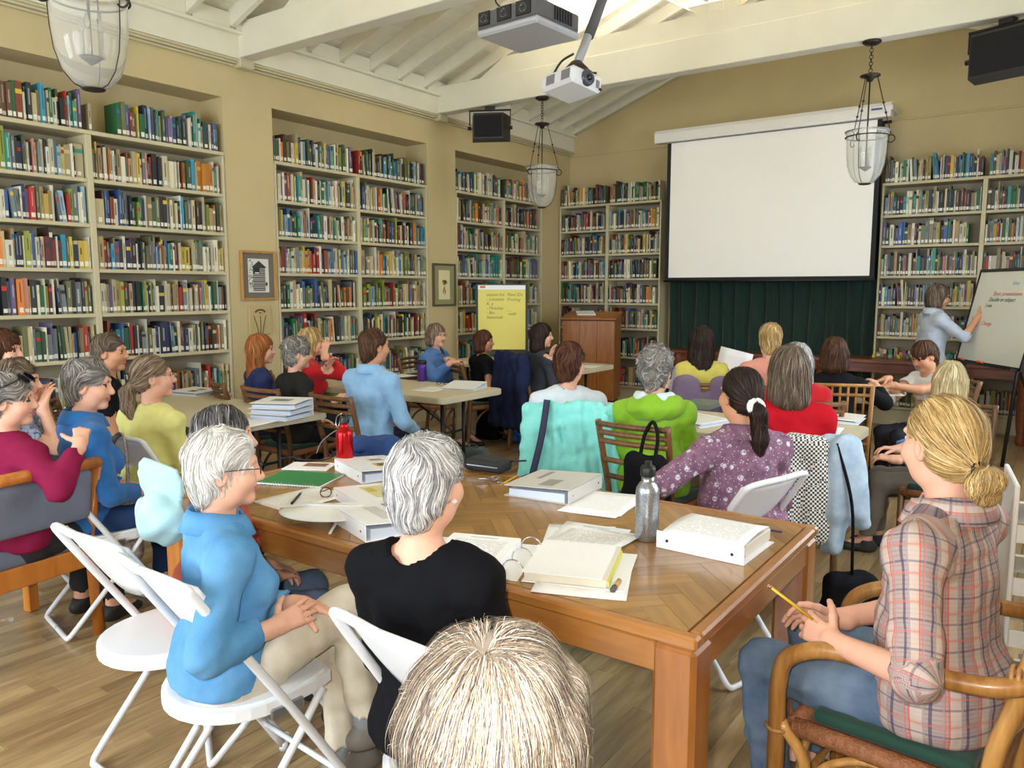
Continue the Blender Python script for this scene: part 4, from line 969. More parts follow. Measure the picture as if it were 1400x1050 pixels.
# projectors
zb = 2.93; a_, b_, c_ = pZ(658.6, 50, zb), pZ(743, 27, zb), pZ(785, 56, zb)
cen = (a_ + c_) / 2; ang = math.atan2(*(b_ - a_)[1::-1]); w1, w2 = np.linalg.norm(b_ - a_), np.linalg.norm(c_ - b_)
M_GREY = mat('projector_grey', (84, 84, 88), .45); M_LGREY = mat('projector_pale_grey', (168, 168, 172), .4)
pr = empty('projector', (cen[0], cen[1], zb), ang, 'large dark grey projector hanging below the ridge, nearest the camera', 'projector')
MB().box((0, 0, .02), (w1, w2, .04), b=.012).build('bottom_shell', M_LGREY, pr); MB().box((0, 0, .085), (w1 - .004, w2 - .004, .1), b=.012).build('body', M_GREY, pr)
for x, wd in ((-w1 * .36, .08), (-w1 * .03, .1), (w1 * .28, .1)):
    f = MB(); f.box((x, -w2 / 2 - .001, .09), (wd, .012, .075), b=.003); fo_ = f.build('vent_bezel', M_BLACK, pr)
    MB().lathe([(0, .002), (.016, .003), (.022, .008), (.026, .006), (.027, 0)][::1], 18, (x, -w2 / 2 - .004, .088), M=Matrix.Rotation(PI / 2, 3, 'X')).build('lens', mat('lens_glass_grey', (60, 62, 70), .08), fo_)
for k in range(7): MB().box((w1 / 2 + .001, -w2 * .1 + k * .025, .085), (.006, .012, .07)).build('side_slot', M_BLACK, pr)
MB().box((0, 0, .004), (.11, .02, .004)).build('vent_strip', M_GREY, pr)
MB().cyl((.05, .0, .13), (.05, .0, 1.55), .025).build('ceiling_pole', M_OFFW, pr); MB().box((.05, 0, .15), (.2, .2, .03), b=.005).build('mount_plate', M_IRON, pr)
MB().tube(spline([(-.1, -.05, .14), (-.16, -.1, .22), (-.05, -.12, .3), (.03, 0, .24)], 6), .005, 6).build('cable', M_BLACK, pr)
d_ = 4.95; P0 = pD(781, 116, d_)
pw = empty('projector', P0, math.radians(35.4 + 40), 'white projector with round lens on a slanted grey pole', 'projector')
wp = mat('projector_white', (222, 222, 224), .35)
MB().box((0, 0, 0), (.27, .30, .105), b=.02).build('body', wp, pw)
for x in (-.085, .05): MB().box((-.136, x, .0), (.004, .075, .06), b=.001).build('vent_grille', mat('vent_grey', (140, 140, 146), .6, bump=1, bscale=200), pw)
MB().lathe([(0, .02), (.02, .015), (.03, .02), (.045, .018), (.05, 0), (.05, -.01)], 22, (-.01, -.152, .0), M=Matrix.Rotation(PI / 2, 3, 'X')).build('lens_ring', mat('lens_dark', (70, 72, 82), .25), pw)
MB().lathe([(0, .026), (.02, .02), (.026, .0)], 20, (-.01, -.152, .0), M=Matrix.Rotation(PI / 2, 3, 'X')).build('lens', mat('lens_glass_dark', (12, 12, 20), .05), pw)
MB().box((.085, -.152, -.01), (.03, .006, .05), b=.002).build('sensor_window', mat('vent_grey', (140, 140, 146)), pw); MB().box((.11, -.152, -.035), (.02, .006, .014)).build('badge', M_BLACK, pw)
pw.rotation_euler = (math.radians(-4), math.radians(9), pw.rotation_euler[2])
mt = empty('projector_mount', pD(788, 95, d_), label='slanted grey pole and round plate that carry the white projector', cat='mount')
a0 = np.array(mt.location); top = pD(835, -32, d_ + .1) - a0
MB().tube([(0, 0, .02), top], .028, 12).build('pole', M_LGREY, mt); MB().tube([top * .35, top * 1.4], .034, 12).build('outer_pole', M_GREY, mt)
MB().lathe([(0, -.02), (.075, -.02), (.08, 0), (.05, .03), (.03, .05), (0, .05)], 20).build('swivel_plate', M_IRON, mt)
ar = MB()
for a in (.4, 2.5, 4.2): ar.tube([(0, 0, -.01), (.13 * math.cos(a), .13 * math.sin(a), -.03)], .007, 6)
ar.build('arms', M_IRON, mt); MB().tube(spline([(-.02, 0, .1), (-.1, -.02, .06), (-.16, -.03, -.02)], 6), .008, 6).build('cable', M_BLACK, mt)
# pictures on the pillars of the left wall
def framed(name, label, y0, y1, z0, z1, fm, mm, inset, art):
    r = empty(name, (XL, (y0 + y1) / 2, (z0 + z1) / 2), label=label, cat='picture'); w_, h_ = y1 - y0, z1 - z0; fw = .022; f = MB()
    for s in (-1, 1): f.box((.014, s * (w_ / 2 - fw / 2), 0), (.028, fw, h_), b=.003); f.box((.014, 0, s * (h_ / 2 - fw / 2)), (.028, w_ - 2 * fw, fw), b=.003)
    f.build('frame', fm, r); MB().box((.007, 0, 0), (.012, w_ - 2 * fw, h_ - 2 * fw)).build('mat_board', mm, r); art(r, inset[0], inset[1]); return r
PRINT = vcmat('print_ink', .7)
def barn(r, w_, h_):
    b = MB(); q = lambda y0, y1, z0, z1, c, x=.0145: b.box((x, (y0 + y1) / 2 * w_, (z0 + z1) / 2 * h_), (.0015, (y1 - y0) * w_, (z1 - z0) * h_), col=lin(c))
    q(-.5, .5, -.5, .5, (214, 214, 206))
    for k in range(60): yy, zz2 = R0.uniform(-.5, -.28), R0.uniform(-.45, .45); q(yy, yy + .04, zz2, zz2 + .03, R0.choice(((120, 120, 116), (80, 80, 78), (170, 170, 164))), .0152)
    for k in range(13): q(-.28, .32, -.46 + k * .056, -.46 + k * .056 + .03, (52, 52, 50) if k % 2 else (86, 86, 84), .0158); q(-.28, .32, -.43 + k * .056, -.406 + k * .056, (176, 176, 170), .0156)
    q(-.26, .05, .05, .3, (46, 46, 46), .0162); q(-.18, .02, .06, .1, (206, 206, 200), .0166); q(.33, .42, -.3, -.2, (60, 60, 58), .016)
    b.prism([(-.34 * w_, .24 * h_), (.4 * w_, .24 * h_), (.02 * w_, .44 * h_)], .015, .0172, col=lin((58, 58, 56)), M=Matrix(((0, 0, 1), (1, 0, 0), (0, 1, 0)))); b.build('photograph', PRINT, r, vc=True)
def botanic(r, w_, h_):
    b = MB(); b.box((.0145, 0, 0), (.0015, w_, h_), col=lin((222, 210, 166)))
    for k in range(12):
        a = R0.uniform(-.9, .9); b.tube([(.0155, 0, -.05 * h_), (.0155, math.sin(a) * w_ * .2, -.05 * h_ - math.cos(a) * h_ * .3)], .0018, 4, col=lin((96, 108, 62)), flat=.3)
    for k in range(14):
        a = R0.uniform(0, 6.28); rr = R0.uniform(0, .14) * h_; b.box((.016, math.cos(a) * rr, .12 * h_ + math.sin(a) * rr), (.002, .022, .02), col=lin(R0.choice(((208, 170, 60), (176, 140, 50), (150, 150, 80)))))
    b.build('botanical_print', PRINT, r, vc=True)
framed('framed_picture', 'framed black and white photograph of a wooden barn on the first pillar', 4.275, 4.648, 1.43, 1.872, wood('gold_oak_frame', (150, 104, 44), (186, 138, 66), 'z', .4), mat('grey_mat_board', (112, 106, 96), .9), (.22, .30), barn)
framed('framed_picture', 'framed botanical print of yellow flowers on the second pillar', 6.84, 7.245, 1.335, 1.83, mat('olive_frame', (78, 76, 52), .5), mat('green_mat_board', (146, 144, 104), .9), (.2, .34), botanic)
rl = empty('wall_plaque', (XL, 4.455, 1.25), label='pale relief plaque with a flower below the barn photograph', cat='plaque')
MB().box((.012, 0, 0), (.024, .23, .26), b=.004).build('tile', mat('sand_tile', (186, 166, 120), .9, bump=.3), rl)
fm_ = MB()
for dy in (-.07, 0, .06): fm_.tube(spline([(.026, dy * .3, -.13), (.028, dy * .6, -.04), (.026, dy, .04)], 5), .003, 5)
fm_.tube(arc((.026, 0, .07), .05, 0, PI, 12, (0, 1, 0), (0, 0, .5)), .008, 6); fm_.lathe([(0, 0), (.015, .006), (0, .012)], 10, (.026, 0, .06)); fm_.build('flower_relief', mat('dark_relief', (92, 78, 52), .8), rl)
# lectern
M_LECT = wood('lectern_oak', (150, 92, 40), (186, 122, 60), 'z', .4)
pl = pY(801, 540, 8.72); lc = empty('lectern', (pl[0] - .05, 8.95, 0), math.radians(18), 'tall wooden lectern standing before the far corner bookcase', 'lectern')
MB().box((0, 0, .055), (.62, .44, .11), b=.004).build('plinth', M_BLACK, lc)
lb = MB(); lb.prism([(-.25, .11), (.25, .11), (.25, 1.2), (-.25, 1.13)], -.34, .34, M=Matrix(((0, 0, 1), (1, 0, 0), (0, 1, 0)))); lb.build('body', M_LECT, lc)
for x in (-.115, .115): MB().box((x, -.2515, .64), (.004, .003, 1.04)).build('panel_seam', mat('seam_dark', (70, 40, 18), .8), lc)
MB().box((0, .0, 1.19), (.72, .54, .025), b=.004, M=Matrix.Rotation(.14, 3, 'X')).build('desk_top', M_LECT, lc)
pb = MB(); pb.box((-.1, .05, 1.222), (.24, .3, .012), M=Matrix.Rotation(.14, 3, 'X'), rz=.3); o = pb.build('paper_stack', M_PAPER); o.parent = None
o.location = lc.location; o.rotation_euler = lc.rotation_euler; tag(o, 'loose white papers lying on the lectern', 'papers')
# long dark table along the back wall
bt = empty('library_table', (-2.1, 9.22, 0), label='long dark red-brown wooden table along the back wall under the screen', cat='table')
MB().box((0, 0, .765), (3.9, .5, .04), b=.006).build('table_top', M_DKWOOD, bt); MB().box((0, -.2, .695), (3.7, .03, .1), b=.003).build('apron', M_DKWOOD, bt)
for x in (-1.8, -.1, 1.8): MB().lathe([(.035, 0), (.05, .05), (.035, .1), (.05, .2), (.06, .4), (.045, .55), (.06, .6), (.06, .744)], 14, (x, -.18, 0)).build('leg', M_DKWOOD, bt)
# whiteboard easel
pc = np.array([-.496, 8.327, 1.273]); ez = math.radians(-56.6)
wbt = empty('whiteboard', (pc[0], pc[1], 0), ez, 'white board with handwriting on a dark easel at the right edge', 'whiteboard')
TL = Matrix.Rotation(math.radians(-11.8), 3, 'X'); zc = float(pc[2])
def tl(v): return np.array(TL) @ np.asarray(v, float) + np.array([0, 0, zc])
BW, BH = 1.0, .85
MB().box(tl((0, 0, 0)), (BW, .02, BH), M=TL).build('board', mat('whiteboard_white', (226, 228, 216), .3), wbt)
fb_ = MB()
for s in (-1, 1): fb_.box(tl((s * (BW / 2 + .008), 0, 0)), (.022, .03, BH + .04), M=TL); fb_.box(tl((0, 0, s * (BH / 2 + .012))), (BW + .04, .03, .03), M=TL)
fb_.build('board_frame', M_BLACK, wbt); MB().box(tl((0, -.04, -BH / 2 - .02)), (BW * .96, .07, .018), M=TL).build('marker_tray', M_BLACK, wbt)
for x in (-.42, -.1):
    m_ = MB().cyl(tl((x, -.05, -BH / 2 + .0)), tl((x + .11, -.05, -BH / 2 + .0)), .009).build('marker', mat('orange_marker', (224, 92, 40), .5), wbt)
for s in (-1, 1): MB().tube([tl((s * .42, .03, BH / 2)), tl((s * .42, .03, -BH / 2 - .05)), (s * .46, -.16, .0)], .016, 8).build('leg', M_BLACK, wbt)
for s in (-1, 1): MB().tube([tl((s * .3, .03, .2)), (s * .36, .75, 0)], .014, 8).build('rear_leg', M_BLACK, wbt)
def text(body, parent, loc, size, m, rot, name='handwriting', shear=.25):
    c = bpy.data.curves.new(name, 'FONT'); c.body = body; c.size = size; c.shear = shear; c.extrude = .0004; c.materials.append(m); c.resolution_u = 3
    o = link(bpy.data.objects.new(name, c)); dg = bpy.context.evaluated_depsgraph_get(); dg.update(); me = bpy.data.meshes.new_from_object(o.evaluated_get(dg)); bpy.data.objects.remove(o); bpy.data.curves.remove(c)
    o = link(bpy.data.objects.new(name, me), parent); o.location = tuple(float(v) for v in loc); o.rotation_euler = rot; return o
INK = lambda n, c: mat('ink_' + n, c, .6)
rt = (PI / 2 - math.radians(11.8), 0, 0)
for s_, x, z, sz, n, c in (('Ideas', .06, .30, .05, 'teal', (164, 204, 196)), ('Short presentations', -.2, .2, .055, 'red', (218, 130, 108)), ('Decide on subject', -.24, .145, .055, 'black', (112, 114, 108)), ('3 min', -.28, .09, .05, 'black', (112, 114, 108)), ('Change', -.26, -.08, .055, 'red', (218, 130, 108))):
    text(s_, wbt, tl((x, -.0125, z)), sz, INK(n, c), rt)
# yellow flip chart
fc = empty('flip_chart', (*pD(686, 432, 9.05)[:2], 0), math.radians(33), 'yellow flip chart page with faint handwriting on an easel by the far corner', 'flip chart')
FZ = float(pD(686, 432, 9.05)[2])
MB().box((0, 0, FZ - .02), (.55, .006, .74)).build('yellow_page', mat('yellow_pad', (234, 222, 122), .8), fc); MB().box((0, -.004, FZ + .33), (.55, .012, .05)).build('header_strip', M_PAPER, fc)
MB().box((-.22, -.0115, FZ + .335), (.06, .003, .026)).build('header_logo', mat('red_yellow_logo', (214, 130, 40), .6), fc)
MB().box((0, .012, FZ - .03), (.6, .012, .8)).build('backing_board', mat('easel_grey', (60, 60, 62), .6), fc)
for s in (-1, 1): MB().tube([(s * .2, .04, FZ + .4), (s * .34, .03, 0)], .014, 8).build('leg', M_IRON, fc)
MB().tube([(0, .03, FZ + .4), (0, .55, 0)], .014, 8).build('rear_leg', M_IRON, fc)
for i, s_ in enumerate(('season list', '- Location', 'K, y', '- Mulches', '- Bio', 'Seasonals')): text(s_, fc, (-.18, -.0042, FZ + .23 - i * .052), .05, INK('pad', (140, 132, 70)), (PI / 2, 0, 0))
for i, s_ in enumerate(('Plant IDs', 'Pruning', '', '__', ' walk')): text(s_, fc, (.06, -.0042, FZ + .23 - i * .055), .05, INK('pad', (140, 132, 70)), (PI / 2, 0, 0))

# ------------------------------------------------------------------ the wooden table in front
M_OAK = wood('golden_oak', (136, 84, 36), (176, 118, 58), 'x', .28, 1, .35); M_PARQ = wood('parquet_oak', (134, 94, 44), (174, 130, 68), 'x', .3, 1, .3); M_OAKY = wood('golden_oak_y', (140, 86, 36), (178, 118, 56), 'y', .28, 1, .35); M_OAKZ = wood('golden_oak_z', (140, 84, 36), (176, 112, 54), 'z', .3, 1, .3)
TX0, TX1, TY0, TY1, TZ = -2.72, -.612, 1.556, 2.578, .76
wt = empty('wooden_table', ((TX0 + TX1) / 2, (TY0 + TY1) / 2, 0), label='large golden oak table with a herringbone top in the foreground', cat='table')
hw, hd = (TX1 - TX0) / 2, (TY1 - TY0) / 2; EB = .035
for s in (-1, 1):
    MB().box((0, s * (hd - EB / 2), TZ - .015), (2 * hw, EB, .03), b=.006).build('edge_board', M_OAK, wt)
    MB().box((s * (hw - EB / 2), 0, TZ - .015), (EB, 2 * hd - 2 * EB - .002, .03), b=.006).build('edge_board', M_OAKY, wt)
    MB().box((0, s * (hd - .026), TZ - .069), (2 * hw - .2, .035, .074), b=.004).build('apron', M_OAK, wt); MB().box((s * (hw - .026), 0, TZ - .069), (.035, 2 * hd - .2, .074), b=.004).build('apron', M_OAKY, wt)
    for q in (-1, 1):
        MB().box((s * (hw - .056), q * (hd - .056), (TZ - .032) / 2), (.106, .106, TZ - .032), b=.012).build('leg', M_OAKZ, wt)
MB().box((0, 0, TZ - .03), (2 * hw - 2 * EB, 2 * hd - 2 * EB, .02)).build('sub_top', M_PARQ, wt)
bw, bln = .065, .26; bm = MB().box((0, 0, 0), (bln - .0008, bw - .0008, .014)).build('parquet_block', M_OAK, wt); first = True
ix, iy = hw - EB - .001, hd - EB - .001; c45 = math.sqrt(.5)
def clip_poly(P):
    for ax, lim, sg in ((0, ix, 1), (0, -ix, -1), (1, iy, 1), (1, -iy, -1)):
        out = []
        for k in range(len(P)):
            a, b = P[k], P[(k + 1) % len(P)]; da, db = sg * (lim - a[ax]) if sg > 0 else (a[ax] - lim), sg * (lim - b[ax]) if sg > 0 else (b[ax] - lim)
            if da >= 0: out.append(a)
            if (da >= 0) != (db >= 0): t = da / (da - db); out.append((a[0] + t * (b[0] - a[0]), a[1] + t * (b[1] - a[1])))
        P = out
        if not P: return P
    return P
nb_ = 0
for i in range(-52, 52):
    for j in range(-24, 24):
        for kind in (0, 1):
            # herringbone lattice: shifted pairs of a level and an upright block, turned by 45 degrees
            ox, oy = i * bw + j * bln, i * bw - j * bln
            q = [(ox, oy), (ox + bln, oy), (ox + bln, oy + bw), (ox, oy + bw)] if kind == 0 else [(ox, oy + bw), (ox + bw, oy + bw), (ox + bw, oy + bw + bln), (ox, oy + bw + bln)]
            g_ = .0005; cx_, cy_ = sum(p[0] for p in q) / 4, sum(p[1] for p in q) / 4
            q = [(p[0] - g_ * np.sign(p[0] - cx_), p[1] - g_ * np.sign(p[1] - cy_)) for p in q]
            q = [((x - y) * c45, (x + y) * c45) for x, y in q]
            if max(abs(cx_), abs(cy_)) > 3: continue
            cp = clip_poly(q)
            if len(cp) < 3: continue
            cxx, cyy = sum(p[0] for p in cp) / len(cp), sum(p[1] for p in cp) / len(cp)
            th = PI / 4 if kind == 0 else PI * 3 / 4; c_, s_ = math.cos(-th), math.sin(-th)
            loc_ = [((x - cxx) * c_ - (y - cyy) * s_, (x - cxx) * s_ + (y - cyy) * c_) for x, y in cp]
            o = MB().prism(loc_, -.0135, 0).build('parquet_block', M_PARQ, wt, (cxx, cyy, TZ - .0005 + R0.uniform(-.0003, .0003))); o.rotation_euler = (0, 0, th); nb_ += 1
bpy.data.objects.remove(bm)
# ------------------------------------------------------------------ folding tables
M_TTOP = mat('cream_table_plastic', (206, 196, 168), .5, bump=.1, bscale=250)
def folding_table(x0, x1, y0, y1, label):
    w_, d_ = x1 - x0, y1 - y0; r = empty('folding_table', ((x0 + x1) / 2, (y0 + y1) / 2, 0), label=label, cat='table', group='cream folding tables')
    def rr(w_, d_, rad, n=6):
        P = []
        for (sx, sy, a0) in ((1, 1, 0), (-1, 1, PI / 2), (-1, -1, PI), (1, -1, 1.5 * PI)):
            for t in np.linspace(0, PI / 2, n): P.append((sx * (w_ / 2 - rad) + rad * math.cos(a0 + t), sy * (d_ / 2 - rad) + rad * math.sin(a0 + t)))
        return P
    tp = MB(); tp.prism(rr(w_ - .012, d_ - .012, .06), .734, .74); tp.prism(rr(w_, d_, .066), .698, .7339); tp.prism(rr(w_ - .02, d_ - .02, .06), .692, .6979); tp.build('table_top', M_TTOP, r)
    for s in (-1, 1):
        x = s * (w_ / 2 - .22); lg = MB()
        lg.tube([(x, -d_ * .17, .69), (x, -d_ * .17, .2), (x, -d_ * .2, .13), (x, -d_ * .36, .0135)], .0145, 8); lg.tube([(x, d_ * .17, .69), (x, d_ * .17, .2), (x, d_ * .2, .13), (x, d_ * .36, .0135)], .0145, 8)
        lg.tube([(x, -d_ * .2, .14), (x, d_ * .2, .14)], .0125, 8); lg.tube([(x, -d_ * .3, .68), (x, d_ * .3, .68)], .0125, 8); lg.build('leg_frame', M_BLACK, r)
        MB().tube([(x, 0, .42), (s * .18, 0, .685)], .009, 6).build('brace', M_BLACK, r); MB().tube([(x, -d_ * .17, .42), (x, d_ * .17, .42)], .009, 6).build('brace', M_BLACK, r)
    return r
folding_table(-5.68, -3.87, 2.66, 3.40, 'cream folding table with a stack of white binders, behind the yellow-bloused woman')
folding_table(-5.46, -3.64, 4.25, 5.01, 'cream folding table with the purple mug, in front of the man in light blue')
folding_table(-5.68, -3.86, 6.56, 7.32, 'cream folding table farthest left, in front of the lectern')
folding_table(-2.72, -.88, 4.05, 4.81, 'cream folding table with an open binder, before the woman in crimson')
folding_table(-2.83, -1.0, 6.1, 6.86, 'cream folding table in front of the boy in white')
# ------------------------------------------------------------------ everybody in the room
def pattern_mat(name, fn, rough=.85):
    m = bpy.data.materials.new(name); m.use_nodes = True; t = NT(m); fn(t); t.b.inputs['Roughness'].default_value = rough
    t.b.inputs['Specular IOR Level'].default_value = .25; return m
def floral(t):
    v = t.coord()
    vo = t.n('ShaderNodeTexVoronoi'); vo.inputs['Scale'].default_value = 21; t.l(v, vo.inputs['Vector'])
    v2 = t.n('ShaderNodeTexVoronoi'); v2.inputs['Scale'].default_value = 75; t.l(v, v2.inputs['Vector'])
    n = t.noise(v, 160, 2)
    big = t.math('MULTIPLY', t.math('LESS_THAN', t.math('ADD', vo.outputs['Distance'], t.math('MULTIPLY', n, .35)), .44), t.math('GREATER_THAN', n, .45))
    sm = t.math('LESS_THAN', v2.outputs['Distance'], .2)
    base = t.ramp(t.noise(v, 30, 3), [(.3, lin((106, 74, 98))), (.7, lin((142, 104, 124)))])
    c = t.mix(sm, base, lin((190, 174, 188))); c = t.mix(big, c, lin((206, 204, 212))); t.col(c)
def bluepattern(t):
    v = t.coord(); n = t.noise(v, 55, 4, .7); t.col(t.ramp(n, [(.42, lin((70, 86, 128))), (.55, lin((176, 184, 200))), (.65, lin((96, 108, 150)))]))
def plaid(t):
    a = t.n('ShaderNodeAttribute', attribute_name='weave'); sp = t.n('ShaderNodeSeparateXYZ'); t.l(a.outputs['Vector'], sp.inputs[0])
    def stripe(sock, per, off, w_):
        f = t.math('FRACT', t.math('ADD', t.math('MULTIPLY', sock, 1 / per), off)); return t.math('LESS_THAN', f, w_)
    c = t.mix(0.0, lin((168, 148, 142)), lin((168, 148, 142)))
    u, v = sp.outputs[0], sp.outputs[1]
    for sock, per, off, w_, col, al in ((v, .011, 0, .25, (136, 124, 128), .6), (u, .062, .0, .3, (206, 188, 174), .6), (u, .062, .05, .05, (206, 96, 78), .8), (u, .062, .17, .05, (206, 96, 78), .8), (u, .062, .55, .09, (66, 62, 92), .75),
                                     (v, .066, .1, .09, (206, 100, 84), .5), (v, .066, .5, .08, (70, 66, 96), .5), (u, .031, .4, .12, (160, 144, 150), .6)):
        c = t.mix(t.math('MULTIPLY', stripe(sock, per, off, w_), al), c, lin(col))
    t.col(c); t.bump(t.noise(t.coord(), 500, 2), .2)
def jeans(t):
    v = t.coord(); n = t.noise(v, 9, 4); n2 = t.noise(v, 420, 2)
    c = t.ramp(n, [(.3, lin((84, 104, 130))), (.72, lin((134, 152, 172)))]); t.col(t.mix(t.math('MULTIPLY', n2, .5), c, lin((82, 100, 124)))); t.bump(n2, .25)
def denim(t):
    v = t.coord(); n = t.noise(v, 7, 4); n2 = t.noise(v, 380, 2)
    c = t.ramp(n, [(.3, lin((74, 134, 186))), (.75, lin((112, 166, 208)))]); t.col(t.mix(t.math('MULTIPLY', n2, .35), c, lin((84, 140, 186)))); t.bump(n2, .25)
def gingham(t):
    v = t.coord(); ch = t.n('ShaderNodeTexChecker'); ch.inputs['Scale'].default_value = 105; t.l(v, ch.inputs['Vector'])
    t.col(t.mix(ch.outputs['Fac'], lin((228, 224, 214)), lin((58, 56, 58))))
M_FLORAL = pattern_mat('purple_floral_cloth', floral); M_BLUEP = pattern_mat('blue_patterned_cloth', bluepattern); M_PLAID = pattern_mat('plaid_shirt_cloth', plaid)
M_JEANS = pattern_mat('washed_jeans', jeans); M_DENIM = pattern_mat('pale_denim_shirt', denim); M_GING = pattern_mat('black_and_white_check', gingham)
PP = {}
def who(k, *a, **kw): PP[k] = person(*a, **kw)
F_ = dict(res=.0125, hres=.0062)
who(1, (677, 1036), .73, 8, 'woman with short streaked blonde and grey hair, seen from above in the foreground', hair='streak', style='short', top=('grey_blue_blouse', (96, 110, 132)), strands=22, hwave=.3, res=.011, hres=.005, hpitch=-6, crown=(-.005, -.05, .125))
who(2, (585, 662), 1.85, 28, 'woman with short silver hair and a black top, back to camera at wooden table', hphi=36, hair='silver', style='short', top=('black_knit', (15, 15, 19)), neck='scoop', pants=('grey_slacks', (70, 70, 76)), strands=5, res=.0105, hres=.0048, lean=4, skin=SKIN_F, side=-5)
who(3, (308, 642), 2.12, 58, 'white-haired woman with glasses, denim shirt and khaki trousers, hands in her lap', hphi=74, hair='white', style='short', top=M_DENIM, collar=True, pants=('khaki', (206, 196, 176)), shoes=(112, 106, 98),
    glasses='dark', rw=('px', 378, 856, 2.06), lw=('px', 412, 826, 2.2), rdir=(-.3, .9, .12), ldir=(.6, .7, -.1), rpn=(-.75, 0, -.66), curl=.22, socks=True, strands=4, res=.0105, hres=.0048, lean=3, hem=.1, feet=[('px', 500, 985, 2.3), (-.05, .40, .09)], skin=SKIN_F, girth=1.12)
who(4, (308, 600), 2.6, 66, 'person with long dark grey hair and a rust-orange top behind the white-haired woman', hphi=80, hpitch=4, hair='darkgrey', style='long', hairlen=.1, top=('rust_orange', (170, 72, 40)), pants=M_JEANS, strands=2.5, res=.0115, hres=.0055, lean=12, feet=[(.12, .5, .09), (-.1, .45, .09)], part=0.0)
who(5, (14, 548), 3.22, 24, 'grey-haired woman in a maroon sweater leaning on her chair back', hphi=76, hair='grey', style='short', top=('maroon_knit', (132, 28, 66)), rw=('px', 110, 606, 3.2), curl=1.3, rdir=(-.5, .5, .6), relb=(2.2, .7, -.1), strands=2, girth=1.12, lean=2, **F_)
who(6, (4, 480), 4.6, 85, 'red-brown haired woman in profile at the left edge of the picture', hair='auburn', style='bob', top=('slate_blue_top', (90, 100, 120)), res=.015, hres=.007)
who(7, (26, 522), 3.9, 74, 'woman in a blue patterned blouse with her hand at her cheek', hair='brownish', style='short', top=M_BLUEP, rw=('px', 58, 556, 3.95), rdir=(-.3, .2, 1), sleeve='short', relb=(.4, .1, -1), res=.013, hres=.0065)
who(8, (122, 527), 3.5, 46, 'woman with short grey hair in a bright blue shirt on a white folding chair', hphi=80, hpitch=-4, hair='grey', style='short', top=('bright_blue_shirt', (44, 106, 172)), collar=True, strands=2, pants=('blue_slacks', (40, 60, 100)), **F_)
who(9, (150, 482), 4.75, 66, 'short-haired person in a black top sitting against the bookcase', hphi=84, hair='brownish', style='crop', top=('black_tee', (24, 24, 28)), sleeve='short', res=.014, hres=.0068, skin=SKIN_T)
who(10, (210, 516), 3.95, 26, 'woman in a pale yellow blouse with a low ponytail and glasses', hphi=66, hpitch=5, hair='ash', style='pony', hairlen=.06, top=('pale_yellow_blouse', (216, 212, 132)), glasses='wire', pants=('khaki_slacks', (160, 150, 110)), strands=2, girth=1.15, **F_)
who(11, (357, 478), 5.85, 58, 'woman with long wavy red hair in a navy top', hphi=76, hair='red', style='long', hwave=4, hairlen=.12, top=('navy_top', (52, 60, 104)), res=.014, hres=.0068, strands=1.4)
who(12, (407, 484), 5.55, 48, 'woman with short curly grey hair in a black vest and dark sleeves', hphi=72, hair='grey', style='curly', top=('black_vest', (42, 42, 40)), rw=('px', 458, 548, 5.5), res=.014, hres=.0068, girth=1.1, pants=('black_slacks', (34, 34, 38)), strands=1.4)
who(13, (426, 468), 6.35, 70, 'blonde woman in a red top resting her chin on her hand', hair='blond', style='bob', top=('red_top', (196, 28, 36)), rw=('px', 443, 485, 6.3), lw=('px', 448, 500, 6.2), rdir=(-.2, .2, 1), relb=(.5, .4, -.8), res=.015, hres=.007)
who(14, (512, 474), 5.2, 38, 'dark-haired man in a light blue shirt on a rattan chair', hphi=50, hair='brown', style='crop', male=True, top=('light_blue_shirt', (142, 184, 222)), collar=True, pants=('dark_navy_trousers', (36, 42, 58)), hem=.06, rw=(.16, .3, .60), res=.013, hres=.0065, strands=1.4, girth=1.05, skin=SKIN_T)
who(15, (597, 459), 7.6, 118, 'smiling woman with a blonde bob and glasses in a denim blue shirt', hphi=126, hair='ash', style='bob', hairlen=-.03, top=('medium_denim_shirt', (82, 120, 178)), collar=True, glasses='wire', rw=('px', 618, 495, 7.35), lw=('px', 612, 491, 7.5), rdir=(-.2, 1, .1), ldir=(.3, 1, .1), res=.016, hres=.0072, pants=('khaki_drill', (150, 140, 110)), girth=1.08)
who(16, (662, 467), 7.6, 62, 'woman with an auburn bob in a black short-sleeved top', hphi=100, hair='auburn', style='long', hairlen=-.02, top=('black_cotton_tee', (22, 22, 26)), sleeve='short', rw=(.2, .2, .62), res=.016, hres=.0072, skin=SKIN_T)
who(17, (741, 459), 7.3, 58, 'dark-haired woman in a charcoal cardigan with her hand near her chin', hphi=88, hair='dark', style='long', hairlen=.03, top=('charcoal_cardigan', (62, 66, 74)), lw=('px', 752, 490, 7.2), ldir=(.1, .2, 1), lelb=(-.2, .5, -1), res=.016, hres=.0072)
who(18, (779, 497), 4.45, 4, 'woman with short brown hair in a white blouse, back to camera', hphi=32, hair='auburn', style='short', top=('white_blouse', (214, 222, 232)), pants=('black_trousers', (30, 30, 34)), strands=1.8, hres=.006, res=.012, girth=1.05)
who(19, (897, 506), 4.1, 8, 'grey-haired woman in a lime green hooded jacket, back to camera', hphi=30, hair='grey', style='curly', top=('lime_green_shell', (134, 182, 40), .1, 60, .6), strands=1.8, hres=.006, res=.012, girth=1.15, wr=1.1)
who(20, (960, 468), 5.9, 8, 'woman with long dark brown hair in a pale yellow vest', hphi=26, hair='dark', style='long', hairlen=.1, top=('yellow_fleece', (216, 204, 100)), sleeve='none', res=.014, hres=.0068, strands=1.3)
who(21, (1053, 464), 5.75, 0, 'person with short blond hair in a pink top in front of the curtain', hphi=14, hair='blond', style='crop', top=('pink_top', (222, 150, 132)), res=.015, hres=.007)
